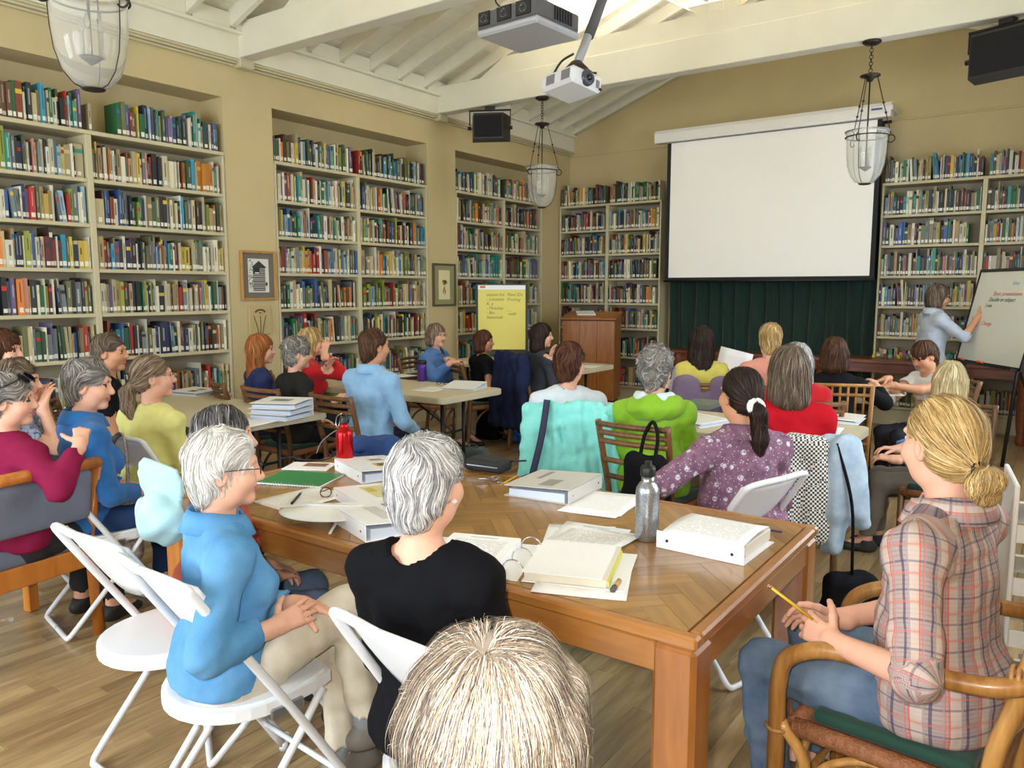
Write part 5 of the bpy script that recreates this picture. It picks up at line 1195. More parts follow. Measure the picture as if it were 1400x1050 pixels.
who(22, (1089, 494), 4.95, 4, 'woman with a pale grey bob and red top, half hidden behind the brown-haired bob', hair='silver', style='bob', hairlen=.03, top=('bright_red_top', (190, 24, 34)), res=.014, hres=.0068)
who(23, (1012, 541), 3.2, -14, 'woman in a purple floral shirt with a dark ponytail in a white scrunchie', hphi=-18, hair='dark', style='pony', hairlen=.12, top=M_FLORAL, collar=True, extra='white_scrunchie', girth=1.32, lw=(-.40, .18, .68), lelb=(-.6, -.1, -.3), strands=3, res=.0115, hres=.0055, hem=.05, rw=(.12, .3, .64), skin=SKIN_T)
who(24, (1077, 508), 3.75, 4, 'woman with a straight grey-brown bob in a red top with a scooped neck', hphi=0, hair='brownish', style='bob', hairlen=.04, top=('crimson_top', (178, 18, 32)), neck='scoop', sleeve='short', strands=2.2, hres=.006, res=.012, rw=(.12, .32, .66), lw=(-.12, .32, .66))
who(25, (1141, 484), 5.4, 12, 'woman with chestnut hair in a black sweater on a bamboo spindle chair', hphi=24, hair='brown', style='long', hairlen=-.01, top=('black_sweater', (26, 26, 30)), rw=('px', 1198, 528, 5.6), relb=(.7, -.2, -.6), res=.014, hres=.0068, strands=1.3, girth=1.1)
who(26, (1264, 487), 5.8, -98, 'boy in a white t-shirt with brown hair, writing at the table end', hphi=-104, hpitch=-24, hair='brown', style='bangs', male=True, top=('white_tee', (226, 226, 226)), sleeve='short', rw=('px', 1212, 518, 5.75), lw=('px', 1206, 527, 5.55), rdir=(0, 1, -.2), ldir=(.2, 1, -.2), res=.0135, hres=.0065, lean=14, skin=SKIN_T)
who(27, (1283, 406), 7.6, 92, 'standing woman in a pale blue shirt and glasses writing on the whiteboard', hphi=102, hpitch=-6, hair='brownish', style='bob', hairlen=-.02, glasses='dark', stand=True, top=('pale_blue_shirt', (184, 192, 208)), collar=True, pants=('blue_jeans', (62, 84, 122)), sleeve='mid', rw=('px', 1337, 434, 7.36), rdir=(.0, .9, .45), curl=1.1, rpn=(-1, .2, 0), relb=(.5, .1, -1), lw=(-.24, .1, .82), res=.0145, hres=.007, lean=4, skin=SKIN_T)
who(28, (1298, 521), 4.35, -64, 'woman with straight pale blonde hair in a blue shirt and grey trousers', hphi=24, hair='paleblond', style='bob', hairlen=.05, top=('lavender_blue_shirt', (96, 130, 186)), pants=('grey_trousers', (116, 108, 98)), shoes=(48, 48, 52), rw=('px', 1216, 622, 4.3), lw=('px', 1222, 628, 4.2), rdir=(-.2, 1, .1), ldir=(.2, 1, .1), curl=.8, res=.0125, hres=.0062, strands=1.8, feet=[(.1, .44, .09), (-.07, .5, .09)])
who(29, (1288, 608), 1.93, -42, 'man with a blond hair bun in a plaid shirt holding a yellow pencil', hphi=-15, hair='blond', style='bun', male=True, top=M_PLAID, collar=True, uvcloth=True, pants=M_JEANS, cuff=1.25, shoes=(60, 52, 44), strands=6, res=.0105, hres=.0048, lean=3,
    lw=('px', 1140, 878, 1.9), rw=('px', 1142, 846, 2.1), ldir=(.25, 1, .12), rdir=(-.35, .9, .05), lpn=(.8, 0, -.4), rpn=(-.8, 0, -.4), curl=.95, feet=[(.16, .42, .09), (-.16, .38, .09)], girth=1.22, shw=.215, hem=.06, knee=.16)
# ------------------------------------------------------------------ chairs
M_WPL = mat('white_chair_plastic', (232, 234, 238), .32); M_WTUBE = mat('white_chair_tube', (226, 228, 232), .35)
M_RAT = wood('rattan_brown', (84, 54, 30), (134, 92, 54), 'z', .45, 1.5); M_RATW = mat('rattan_wrap', (146, 92, 56), .6, noise=.25, nscale=60, bump=.6, bscale=120)
M_BAM = wood('bamboo_honey', (150, 98, 44), (204, 152, 84), 'z', .35, 1.2, .2); M_GCUSH = mat('dark_green_cushion', (22, 62, 48), .85, bump=.2, bscale=200, sheen=.2)
M_BINDW = mat('cane_binding', (176, 128, 76), .6, noise=.2, nscale=80)
def folding_chair():
    r = empty('folding_chair')
    def dshape(k): return [(-.19 * k, .12), (-.17 * k, .185 * k), (-.1, .2 * k), (.1, .2 * k), (.17 * k, .185 * k), (.19 * k, .12)][::-1] + [(.2 * k * math.cos(t), -.0 + .205 * k * math.sin(t)) for t in np.linspace(PI, 2 * PI, 17)][::1]
    st = MB(); dd = dshape(1)
    st.prism(dshape(.93), .4395, .446); st.prism(dd, .408, .4394); st.prism(dshape(.96), .402, .4079); st.build('seat', M_WPL, r)
    bk = MB(); U = np.linspace(-1, 1, 13); Vv = np.linspace(0, 1, 7)
    G = []
    for q in U:
        row = []
        for v in Vv:
            z0 = .60 + .105 * abs(q) ** 2.2; z1 = .797 + .014 * (1 - q * q); z = z0 + (z1 - z0) * v
            row.append((.183 * q, -.074 - .135 * (z - .585) / .205 - .028 * (1 - q * q), z))
        G.append(row)
    G = np.array(G)
    bk.grid(G, th=.014); bk.build('backrest', M_WPL, r)
    for s in (-1, 1):
        MB().tube(spline([(s * .215, .27, .012), (s * .205, .05, .37), (s * .2, -.1, .60), (s * .195, -.215, .775), (s * .17, -.238, .812), (0, -.262, .822)], 7), .0125, 8).build('front_leg', M_WTUBE, r)
        MB().tube(spline([(s * .18, .15, .405), (s * .18, .02, .24), (s * .18, -.14, .06), (s * .172, -.175, .02), (s * .14, -.18, .0125), (0, -.18, .0125)], 6), .0115, 8).build('rear_leg', M_WTUBE, r)
        MB().box((s * .2, .02, .405), (.012, .1, .03), b=.003).build('hinge_plate', M_STEEL, r); MB().cyl((s * .215, .272, 0), (s * .215, .268, .03), .016).build('foot_cap', M_WPL, r)
    MB().tube([(-.212, .2, .125), (.212, .2, .125)], .009, 8).build('cross_bar', M_WTUBE, r); return r
def rattan_chair(M=None, arms=False, k=1.0, back=.86):
    M = M or M_RAT; r = empty('rattan_armchair' if arms else 'rattan_chair'); w_ = .225
    for s in (-1, 1):
        MB().tube(spline([(s * .2, -.25, 0), (s * .205, -.215, .42), (s * .215, -.26, .65), (s * .222, -.315, back)], 6), .0185 * k, 8).build('back_post', M, r)
        if not arms: MB().tube([(s * w_, .215, 0), (s * w_, .215, .425)], .0175 * k, 8).build('leg', M, r)
        b = MB(); b.tube(spline([(s * w_, .2, .2), (s * w_, .13, .33), (s * w_, 0, .385), (s * w_, -.12, .33), (s * w_, -.2, .2)], 5), .0105 * k, 6); b.build('side_brace', M, r)
    b = MB(); b.tube(spline([(-w_ + .01, .215, .2), (-.13, .215, .33), (0, .215, .385), (.13, .215, .33), (w_ - .01, .215, .2)], 5), .0105 * k, 6); b.build('front_brace', M, r)
    for y0, y1, x0, x1 in ((.215, .215, -w_, w_), (-.21, -.21, -.2, .2), (-.21, .215, -w_, -w_), (-.21, .215, w_, w_)):
        MB().tube([(x0, y0, .405), ((x0 + x1) / 2, (y0 + y1) / 2, .405), (x1, y1, .405)], .022 * k, 8).build('seat_rail', M_RATW, r)
    MB().box((0, 0, .405), (.40, .38, .014), b=.003).build('seat_base', M_RATW, r)
    cs = SDF((-.25, -.24, .37), (.25, .25, .49), .011); cs.rbox((0, .0, .432), (.2, .185, .02), .018); solid('seat_cushion', cs, M_GCUSH, r)
    for z, dy, x in ((back - .015, -.318, .225), (back - .06, -.305, .222), (back - .105, -.298, .22), (.65, -.262, .214), (.56, -.238, .21)):
        MB().tube(spline([(-x, dy, z), (-x / 2, dy - .02, z), (0, dy - .026, z), (x / 2, dy - .02, z), (x, dy, z)], 4), .0145 * k, 8).build('back_rail', M, r)
    for z in (.1, .22): MB().tube([(-w_, .215, z), (w_, .215, z)], .009 * k, 6).build('stretcher', M, r)
    if arms:
        for s in (-1, 1):
            pts = [(s * .222, -.305, .70), (s * .262, -.2, .672), (s * .27, .0, .66), (s * .268, .13, .652), (s * .262, .225, .60), (s * .255, .25, .52), (s * .25, .252, .40), (s * .247, .252, .02)]
            MB().tube(spline(pts, 7), .0195 * k, 10).build('arm', M, r)
            MB().tube(spline([(s * .25, .242, .42), (s * .235, .18, .30), (s * .25, .23, .1)], 6), .014 * k, 8).build('front_brace', M, r)
            for z in (.40, .22): MB().tube(arc((s * .248, .252, z), .0235 * k, 0, 2 * PI * 11 / 12, 12, (1, 0, 0), (0, 1, 0)), .006, 5, closed=True).build('cane_binding', M_BINDW, r)
            wb_ = MB()
            for q in range(5): wb_.tube(arc((s * .224, -.3 + q * .013, .697 - q * .002), .027 * k, 0, 2 * PI * 11 / 12, 12, (1, 0, 0), (0, .1, 1)), .005, 5, closed=True)
            wb_.build('cane_binding', M_BINDW, r); w2 = MB()
            for q in range(5): w2.tube(arc((s * .222, -.312 - q * .004, back - .1 + q * .012), .027 * k, 0, 2 * PI * 11 / 12, 12, (1, 0, 0), (0, 1, 0)), .005, 5, closed=True)
            w2.build('cane_binding', M_BINDW, r)
    return r
def spindle_chair():
    r = empty('bamboo_chair'); M = M_BAM
    for s in (-1, 1):
        MB().tube([(s * .19, -.22, 0), (s * .195, -.2, .43), (s * .2, -.25, .90)], .015, 8).build('back_post', M, r); MB().tube([(s * .19, .19, 0), (s * .19, .19, .42)], .015, 8).build('leg', M, r)
    for z, y in ((.895, -.25), (.83, -.243), (.58, -.217), (.5, -.21)): MB().tube([(-.2, y, z), (.2, y, z)], .012, 8).build('back_rail', M, r)
    for k in range(7): x = -.15 + k * .05; MB().tube([(x, -.218, .58), (x, -.25, .895)], .0085, 6).build('spindle', M, r)
    for z in (.12, .25):
        for a, b in (((-.19, .19), (.19, .19)), ((-.19, -.21), (.19, -.21)), ((-.19, -.21), (-.19, .19)), ((.19, -.21), (.19, .19))): MB().tube([(*a, z), (*b, z)], .0095, 6).build('stretcher', M, r)
    MB().box((0, -.005, .425), (.41, .42, .03), b=.008).build('seat', M, r); MB().box((0, -.005, .45), (.38, .38, .02), b=.008).build('seat_cushion', M_GCUSH, r); return r
PROTO = {'f': folding_chair(), 'r': rattan_chair(), 'a': rattan_chair(M_BAM, True, 1.12, .92), 's': spindle_chair()}
used = set(); GRP = {'f': 'white folding chairs', 'r': 'brown rattan chairs', 'a': 'bamboo armchairs', 's': 'bamboo spindle chairs'}
def chair(kind, xy, rz, label):
    o = PROTO[kind] if kind not in used else copytree(PROTO[kind]); used.add(kind)
    o.location = (float(xy[0]), float(xy[1]), 0); o.rotation_euler = (0, 0, rz); o.scale = (.87 if kind == 'r' else 1, 1, 1); tag(o, label, 'chair', GRP[kind]); return o
CH = {}
def seat(kind, k, label, fwd=.05, drz=0, dx=0, dy=0):
    p = PP[k]; f = rotz(p['bz']) @ np.array([0, fwd, 0]); CH[k] = chair(kind, p['xy'] + f[:2] + np.array([dx, dy]), p['bz'] + drz, label); return CH[k]
chair('f', pZ(230, 866, .43)[:2], YAW - math.radians(36), 'empty white folding chair left of the white-haired woman')
seat('f', 3, 'white folding chair under the white-haired woman in denim', .05, math.radians(18))
seat('f', 2, 'white folding chair under the woman in the black top', .04, -.24, dx=.10, dy=-.02)
seat('f', 1, 'white folding chair under the foreground woman with streaked hair', .05, -.3)
seat('f', 4, 'white folding chair under the person with long dark grey hair', .08, dx=.09, dy=.06)
seat('f', 8, 'white folding chair under the woman in bright blue'); seat('f', 10, 'white folding chair under the woman in the pale yellow blouse')
seat('f', 23, 'white folding chair behind the floral shirt at the wooden table', .02, .42, dx=-.03, dy=-.12)
seat('f', 7, 'white folding chair under the woman in the blue patterned blouse'); seat('f', 6, 'white folding chair under the woman at the left edge of the picture')
seat('r', 11, 'rattan chair under the red-haired woman in navy'); seat('r', 12, 'rattan chair under the grey-haired woman in a black vest', .05, .2)
seat('r', 14, 'rattan chair under the man in the light blue shirt', .0, 0); seat('r', 16, 'rattan chair under the auburn-haired woman in black', .04)
seat('r', 15, 'rattan chair under the smiling woman in denim'); seat('r', 17, 'rattan chair draped with a navy jacket, under the woman in a charcoal cardigan')
seat('r', 18, 'rattan chair draped with the aqua jacket'); seat('r', 19, 'rattan chair under the woman in lime green, black bag on its back', .05, -.5, dx=.02, dy=.03)
seat('r', 28, 'rattan chair with a dark green cushion under the woman in grey trousers', .03, 1.41); seat('r', 20, 'rattan chair draped with a mauve jacket, under the woman in a yellow vest')
seat('r', 13, 'rattan chair under the blonde woman in red'); seat('r', 9, 'rattan chair under the short-haired person in black'); seat('r', 24, 'rattan chair hung with checked cloth and denim, under the woman in crimson')
seat('r', 21, 'rattan chair under the person in the pink top'); seat('r', 22, 'rattan chair under the woman with a pale grey bob'); seat('r', 26, 'rattan chair under the boy in the white t-shirt', .14)
seat('s', 25, 'bamboo spindle chair under the woman in the black sweater', .04)
seat('a', 29, 'bamboo armchair with a green cushion under the man in plaid', .07, .12)
# upholstered oak armchair of the woman in maroon
M_OCH = wood('orange_oak', (168, 96, 30), (206, 130, 54), 'z', .35, 1, .2); M_GBL = mat('grey_blue_upholstery', (112, 120, 140), .95, bump=.3, bscale=350, noise=.06)
ac = empty('upholstered_armchair', (-3.66, 1.32, 0), math.radians(97), 'orange oak armchair with grey-blue upholstery at the left edge', 'chair')
for s in (-1, 1):
    MB().tube([(s * .29, -.27, 0), (s * .29, -.24, .42), (s * .29, -.33, .79)], .027, 4, flat=1.1).build('back_post', M_OCH, ac); MB().box((s * .29, .25, .2), (.05, .05, .4), b=.005).build('leg', M_OCH, ac)
    MB().box((s * .29, -.01, .36), (.035, .5, .09), b=.005).build('seat_rail', M_OCH, ac); MB().box((s * .3, .0, .64), (.06, .56, .035), b=.01).build('arm', M_OCH, ac); MB().box((s * .29, .23, .52), (.045, .05, .22), b=.005).build('arm_post', M_OCH, ac)
MB().box((0, .25, .36), (.54, .035, .09), b=.005).build('seat_rail', M_OCH, ac); MB().box((0, -.25, .36), (.54, .035, .09), b=.005).build('seat_rail', M_OCH, ac)
MB().tube([(-.29, -.335, .785), (0, -.35, .79), (.29, -.335, .785)], .026, 8).build('top_rail', M_OCH, ac)
g = SDF((-.32, -.32, .36), (.32, .32, .52), .012); g.rbox((0, 0, .435), (.27, .26, .04), .03); solid('seat_cushion', g, M_GBL, ac)
g = SDF((-.3, -.42, .5), (.3, -.2, .9), .012); g.rbox((0, -.30, .655), (.262, .035, .115), .028, rotx(.17)); solid('back_cushion', g, M_GBL, ac)
for k in list(PROTO):
    if k not in used: raise RuntimeError('prototype not placed')
# ------------------------------------------------------------------ things on the tables, chairs and floor
def printed(name, base=(246, 246, 247), ink=(120, 118, 116), head=True):
    if name in MATS: return MATS[name]
    m = bpy.data.materials.new(name); m.use_nodes = True; t = NT(m); tc = t.n('ShaderNodeTexCoord'); sp = t.n('ShaderNodeSeparateXYZ'); t.l(tc.outputs['Generated'], sp.inputs[0])
    x, y = sp.outputs[0], sp.outputs[1]
    line = t.math('LESS_THAN', t.math('FRACT', t.math('MULTIPLY', y, 30)), .42)
    mp = t.n('ShaderNodeMapping'); mp.inputs['Scale'].default_value = (44, 30, 1); t.l(tc.outputs['Generated'], mp.inputs[0])
    sn = t.n('ShaderNodeVectorMath', operation='FLOOR'); t.l(mp.outputs[0], sn.inputs[0])
    wn = t.n('ShaderNodeTexWhiteNoise'); t.l(sn.outputs[0], wn.inputs[0]); wd = t.math('GREATER_THAN', wn.outputs[0], .2)
    inx = t.math('MULTIPLY', t.math('GREATER_THAN', x, .12), t.math('LESS_THAN', x, .88)); iny = t.math('MULTIPLY', t.math('GREATER_THAN', y, .14), t.math('LESS_THAN', y, .84))
    msk = t.math('MULTIPLY', t.math('MULTIPLY', line, wd), t.math('MULTIPLY', inx, iny))
    if head:
        hd = t.math('MULTIPLY', t.math('MULTIPLY', t.math('GREATER_THAN', y, .9), t.math('LESS_THAN', y, .93)), t.math('MULTIPLY', t.math('GREATER_THAN', x, .3), t.math('LESS_THAN', x, .7))); msk = t.math('MAXIMUM', msk, hd)
    t.col(t.mix(t.math('MULTIPLY', msk, .45), lin(base), lin(ink))); t.b.inputs['Roughness'].default_value = .7; MATS[name] = m; return m
M_PRINT = printed('printed_page'); M_CRPAGE = mat('cream_page_edge', (226, 220, 204), .8); M_BWHITE = mat('binder_white_vinyl', (246, 247, 250), .35); M_BIN = mat('binder_pocket_blue_white', (206, 216, 232), .4)
def rzof(p1, p2): return math.atan2(p2[1] - p1[1], p2[0] - p1[0])
def paper(label, c, rz, w_=.216, h_=.279, m=None, z=.76, name='paper_sheet', th=.0012, curl=.006):
    U = np.linspace(-.5, .5, 7); s1, s2 = R0.uniform(-1, 1), R0.uniform(-1, 1)
    G = np.array([[(u * w_, v * h_, th + curl * max(0, (u * s1 + v * s2)) ** 2 * 2) for v in U] for u in U])
    o = MB().grid(G, th=th * .8).build(name, m or M_PAPER); o.location = (float(c[0]), float(c[1]), z); o.rotation_euler = (0, 0, rz); return tag(o, label, 'paper')
def binder(label, c, rz, z=.76, t0=.05, t1=.03, w_=.27, h_=.29, art=None, m=None, cat='binder', group=None):
    """closed ring binder, spine on the local -x side (t0 thick there, t1 at the open edge)"""
    m = m or M_BWHITE; r = empty('ring_binder', (c[0], c[1], z), rz, label, cat, group)
    MB().box((0, 0, .0015), (w_, h_, .003), b=.001).build('back_cover', m, r); MB().box((-w_ / 2 + .0015, 0, t0 / 2), (.003, h_, t0 - .0062), b=.001).build('spine', m, r)
    a = math.atan2(t1 - t0, w_); MB().box((0, 0, (t0 + t1) / 2), (w_ / math.cos(a), h_, .003), b=.001, M=Matrix.Rotation(-a, 3, 'Y')).build('front_cover', m, r)
    pg = MB(); x0, x1 = -w_ / 2 + .02, w_ / 2 - .02; zt0, zt1 = (t0 - .006) * .93, max(.006, t1 - .005)
    pg.prism([(x0, .0035), (x1, .0035), (x1, zt1 * .8), (x0, zt0 * .8)], -h_ / 2 + .008, h_ / 2 - .008, M=Matrix(((1, 0, 0), (0, 0, -1), (0, 1, 0)))); pg.build('pages', M_BIN, r)
    for q in (-.1, 0, .1): MB().tube(arc((-w_ / 2 + .024, q, t0 * .5), min(t0 * .38, .02), 0, 2 * PI * 13 / 14, 14), .0014, 5, closed=True).build('ring', M_CHROME, r)
    for q in (-.11, .11): MB().cyl((-w_ / 2 - .0012, q, t0 / 2), (-w_ / 2 + .001, q, t0 / 2), .004).build('rivet', M_CHROME, r)
    if art: art(r, a, (t0 + t1) / 2 + .0018)
    return r
def art_box(x, y, w_, h_, c, rest=()):
    def f(r, a, z):
        for k, (x, y, w_, h_, c) in enumerate(((x0, y0, w0, h0, c0) for x0, y0, w0, h0, c0 in boxes)):
            MB().box((x, y, z - math.tan(-a) * x + .0004 * k), (w_, h_, .0008), M=Matrix.Rotation(-a, 3, 'Y')).build('cover_print', mat('print_%d_%d_%d' % c, c, .6), r)
    boxes = [(x, y, w_, h_, c)] + list(rest); return f
Z = TZ
sp_ = rzof(pZ(567, 655, Z), pZ(505, 672, Z))
# near side of the wooden table, left to right
nbk = empty('spiral_notebook', pZ(412, 656, Z), rzof(pZ(366, 664, Z), pZ(420, 640, Z)), 'green spiral notebook on the wooden table', 'notebook')
MB().box((0, 0, .004), (.21, .27, .006)).build('pages', M_PAPER, nbk); MB().box((0, 0, .0078), (.212, .272, .0014)).build('cover', mat('green_card', (26, 132, 72), .4), nbk)
b = MB()
for k in range(22): b.tube(arc((-.106, -.12 + k * .0114, .0055), .007, 0, 2 * PI * 9 / 10, 10), .001, 4, closed=True)
b.build('spiral', M_CHROME, nbk)
paper('white sheet with a dark pen on it, near edge of the wooden table', pZ(412, 682, Z), rzof(pZ(366, 681, Z), pZ(420, 697, Z)), m=printed('faint_page', ink=(190, 188, 184)))
def pen(label, p1, p2, z, m, name='pen', cap=None, r=.0048):
    a, b_ = pZ(*p1, z), pZ(*p2, z); c = (a + b_) / 2; L = np.linalg.norm(b_ - a); e = empty(name, (c[0], c[1], z), rzof(a, b_), label, name.split('_')[-1])
    MB().tube([(-L / 2, 0, r), (L * .3, 0, r)], r, 8).build('barrel', m, e); MB().tube([(L * .3, 0, r), (L / 2, 0, r)], [r, r * .3], 8).build('tip', cap or M_CHROME, e)
    MB().box((-L * .32, 0, r * 2.1), (L * .28, r * .5, r * .4)).build('clip', cap or M_CHROME, e); return e
pen('dark ballpoint pen lying on the white sheet', (399, 690), (413, 674), Z + .002, M_BLACK, cap=M_STEEL)
binder('cream ring binder with a framed picture on its cover, left on the wooden table', pZ(517, 646, Z), rzof(pZ(462, 648, Z), pZ(500, 668, Z)) + PI / 2, t0=.05, t1=.035, art=art_box(.0, -.05, .075, .07, (196, 180, 90), [(.0, -.05, .045, .045, (90, 86, 70)), (.01, .05, .07, .05, (214, 206, 188)), (.01, .05, .05, .03, (150, 142, 130))]))
binder('white ring binder with a watercolour map on its cover, on the wooden table', pZ(525, 686, Z), rzof(pZ(478, 668, Z), pZ(500, 706, Z)) + PI / 2 + .25, t0=.04, t1=.028, art=art_box(.02, .02, .15, .17, (214, 206, 150), [(.07, .03, .05, .15, (112, 176, 208)), (.02, -.02, .05, .06, (110, 160, 96)), (-.03, .05, .03, .06, (206, 178, 96))]))
binder('white ring binder with a small photograph on its cover, beside the silver-haired woman', pZ(527, 716, Z), rzof(pZ(480, 712, Z), pZ(540, 748, Z)) + PI / 2, t0=.055, t1=.03, art=art_box(.05, .06, .05, .06, (120, 120, 122), [(-.03, -.02, .05, .16, (206, 206, 204))]))
# sun visor
vs = empty('sun_visor', pZ(463, 702, Z), math.radians(-150), 'white sun visor with a hanging strap at the table edge', 'visor'); vs.scale = (1.25, 1.25, 1.1)
MV = mat('white_canvas', (230, 230, 226), .8, bump=.2, bscale=400)
G = np.array([[((.07 + .085 * v) * math.cos(a), (.07 + .095 * v) * math.sin(a), .012 + .035 * math.sin(a) * (1 - v * .7) + .006) for v in np.linspace(0, 1, 6)] for a in np.linspace(.15, PI - .15, 18)])
MB().grid(G, th=.003).build('brim', MV, vs)
MB().tube([(.078 * math.cos(a), .078 * math.sin(a), .03 + .02 * math.sin(a)) for a in np.linspace(-.3, PI + .3, 22)], .018, 6, flat=.2).build('headband', MV, vs)
MB().lathe([(0, .002), (.008, .001), (.008, 0)], 10, (0, .11, .035)).build('snap', M_CHROME, vs)
q = [pZ(461, 716, Z) + np.array([0, 0, .02]), pZ(458, 722, Z) + np.array([0, 0, .012]), pZ(458, 727, Z) + np.array([0, -.02, .002]), pZ(458, 727, Z) + np.array([.0, -.035, -.03]), pZ(458, 727, Z) + np.array([.004, -.04, -.09])]
lo_ = rotz(-vs.rotation_euler[2]); MB().tube(spline([lo_ @ (p - np.array(vs.location)) / 1.25 for p in q], 5), .0045, 6, flat=.3).build('strap', MV, vs)
gl = empty('eyeglasses', pZ(457, 681, Z), .4, 'brown eyeglasses folded by the visor', 'glasses')
for s in (-1, 1): MB().tube(arc((s * .033, 0, .02), .022, 0, 2 * PI * 15 / 16, 16, (1, 0, 0), (0, .3, .8)), .0025, 6, closed=True).build('rim', mat('tortoise', (110, 66, 34), .25), gl)
MB().tube([(-.055, 0, .02), (-.05, .1, .012)], .002, 5).build('temple', mat('tortoise', (110, 66, 34)), gl)
# red bottle and blue bag
rb = empty('water_bottle', pZ(472, 640, Z), .3, 'red metal water bottle with a black cap and carabiner, beside the blue bag', 'bottle', 'metal water bottles')
M_RED = mat('red_anodised', (196, 26, 34), .25, .75)
MB().lathe([(0, 0), (.034, 0), (.0365, .004), (.0365, .15), (.033, .166), (.02, .178), (.0165, .186), (.0165, .196), (0, .196)][::1], 28).build('bottle_body', M_RED, rb)
MB().lathe([(0, .224), (.015, .224), (.0175, .22), (.0175, .198), (.0175, .1965), (0, .1965)][::-1], 20).build('cap', M_BLACK, rb)
MB().tube(arc((0, 0, .226), .012, 0, PI, 10), .003, 6).build('cap_loop', M_BLACK, rb); MB().tube(spline([(-.01, 0, .238), (-.04, .01, .22), (-.045, .01, .185), (-.03, 0, .176), (-.02, 0, .2), (-.01, 0, .238)], 5), .0028, 6).build('carabiner', M_CHROME, rb)
bgp = pZ(487, 636, Z); g = SDF((-.16, -.12, 0), (.16, .12, .2), .008); g.rbox((0, 0, .055), (.11, .06, .055), .035); g.ell((-.08, -.01, .05), (.06, .07, .05)); g.wrinkle(.012, 40, 4); g.half((0, 0, .003), (0, 0, -1))
bg = solid('shoulder_bag', g, mat('blue_canvas', (34, 66, 122), .85, bump=.3, bscale=300)); bg.location = (bgp[0] + .0, bgp[1] + .12, Z); bg.rotation_euler = (0, 0, .35); tag(bg, 'blue cloth bag lying behind the red bottle', 'bag')
MB().tube(spline([(-.1, -.03, .09), (-.2, -.05, .01), (-.3, -.1, .006), (-.38, -.06, .006), (-.42, -.1, .006)], 6), .012, 6, flat=.25).build('strap', mat('navy_strap', (26, 30, 48), .8), bg)
MB().tube(spline([(-.1, .03, .06), (-.16, .08, .11), (-.24, .1, .11), (-.3, .06, .06), (-.32, .04, .006)], 6), .0024, 6).build('cord', mat('grey_cord', (120, 120, 124), .5), bg)
cdp = pZ(424, 638, Z); cc = empty('brochure', (cdp[0], cdp[1], Z), .5, 'folded brochure with a brown picture behind the green notebook', 'brochure')
MB().box((0, 0, .002), (.2, .14, .003)).build('leaflet', M_PAPER, cc); MB().box((.02, .02, .0042), (.1, .06, .0008)).build('picture', mat('brown_print', (140, 110, 90), .6), cc)
# middle of the table
pp_ = pZ(668, 644, Z); g = SDF((-.12, -.09, 0), (.12, .09, .08), .006); g.rbox((0, 0, .03), (.09, .055, .028), .02); g.half((0, 0, .003), (0, 0, -1))
pu = solid('pouch', g, mat('black_neoprene', (34, 34, 38), .7, bump=.2)); pu.location = (pp_[0], pp_[1], Z); pu.rotation_euler = (0, 0, .1); tag(pu, 'black zipped pouch at the far edge of the wooden table', 'pouch')
MB().tube([(.085, .03, .045), (.15, .06, .05)], .004, 6).build('zip_pull', M_BLACK, pu); MB().box((0, -.0545, .032), (.15, .004, .004)).build('zip', M_STEEL, pu)
ky = empty('key_ring', pZ(676, 659, Z), .2, 'bunch of keys on the wooden table beside a yellow pencil', 'keys')
for k in range(6):
    a = k * .9; b = MB(); b.lathe([(0, .0), (.011, .0), (.011, .002), (0, .002)], 10, (.02 * math.cos(a), .02 * math.sin(a), .002 + k * .003)); b.box((.045 * math.cos(a), .045 * math.sin(a), .003 + k * .003), (.035, .007, .002), rz=a); b.build('key', mat('key_brass', (170, 140, 100), .3, .9) if k % 2 else M_CHROME, ky)
MB().tube(arc((0, 0, .016), .014, 0, 2 * PI * 13 / 14, 14, (1, 0, 0), (0, 1, .4)), .0014, 5, closed=True).build('ring', M_CHROME, ky)
def pencil(label, a, b_, parentless=True):
    a, b_ = np.asarray(a, float), np.asarray(b_, float); L = np.linalg.norm(b_ - a); u = nrm(b_ - a); e = empty('pencil', a, label=label, cat='pencil', group='yellow pencils')
    MB().tube([u * L * .06, u * L * .9], .0038, 6).build('shaft', mat('pencil_yellow', (224, 180, 40), .4), e); MB().tube([u * 0, u * L * .035], .0036, 8).build('eraser', mat('pink_eraser', (206, 120, 116), .8), e)
    MB().tube([u * L * .03, u * L * .065], .0041, 8).build('ferrule', M_CHROME, e); MB().tube([u * L * .9, u * L], [.0038, .0006], 6).build('tip', mat('pencil_wood', (206, 166, 116), .7), e); return e
up = np.array([0, 0, .005]); pencil('yellow pencil lying beside the keys', pZ(707, 652, Z) + up, pZ(686, 664, Z) + up)
binder('grey-white ring binder with a mottled label, right of centre on the wooden table', pZ(757, 672, Z), rzof(pZ(795, 690, Z), pZ(700, 675, Z)) - PI + PI, t0=.055, t1=.04, m=mat('binder_grey', (206, 202, 196), .4), art=art_box(-.02, .06, .06, .1, (150, 146, 140), [(.06, -.05, .02, .12, (150, 146, 142))])).rotation_euler[2] = rzof(pZ(700, 680, Z), pZ(777, 692, Z)) + PI
for k, (x, y, d) in enumerate(((822, 691, .0), (826, 688, .05))): paper(['blank white sheet with a small crest, beside the steel bottle', 'white sheet lying on another beside the steel bottle'][k], pZ(x, y, Z) , rzof(pZ(777, 700, Z), pZ(850, 711, Z)) + d, z=Z + k * .0016, m=printed('crest_page', ink=(214, 212, 208), head=False))
for k, (x, y, d) in enumerate(((792, 737, .5), (800, 739, .25), (806, 742, .05))): paper(['lowest printed sheet of the fan in the middle of the table', 'middle printed sheet of the fan on the table', 'top printed sheet of the fan on the table'][k], pZ(x, y, Z), rzof(pZ(738, 745, Z), pZ(800, 760, Z)) + d, z=Z + k * .0025, m=M_PRINT, curl=.02)
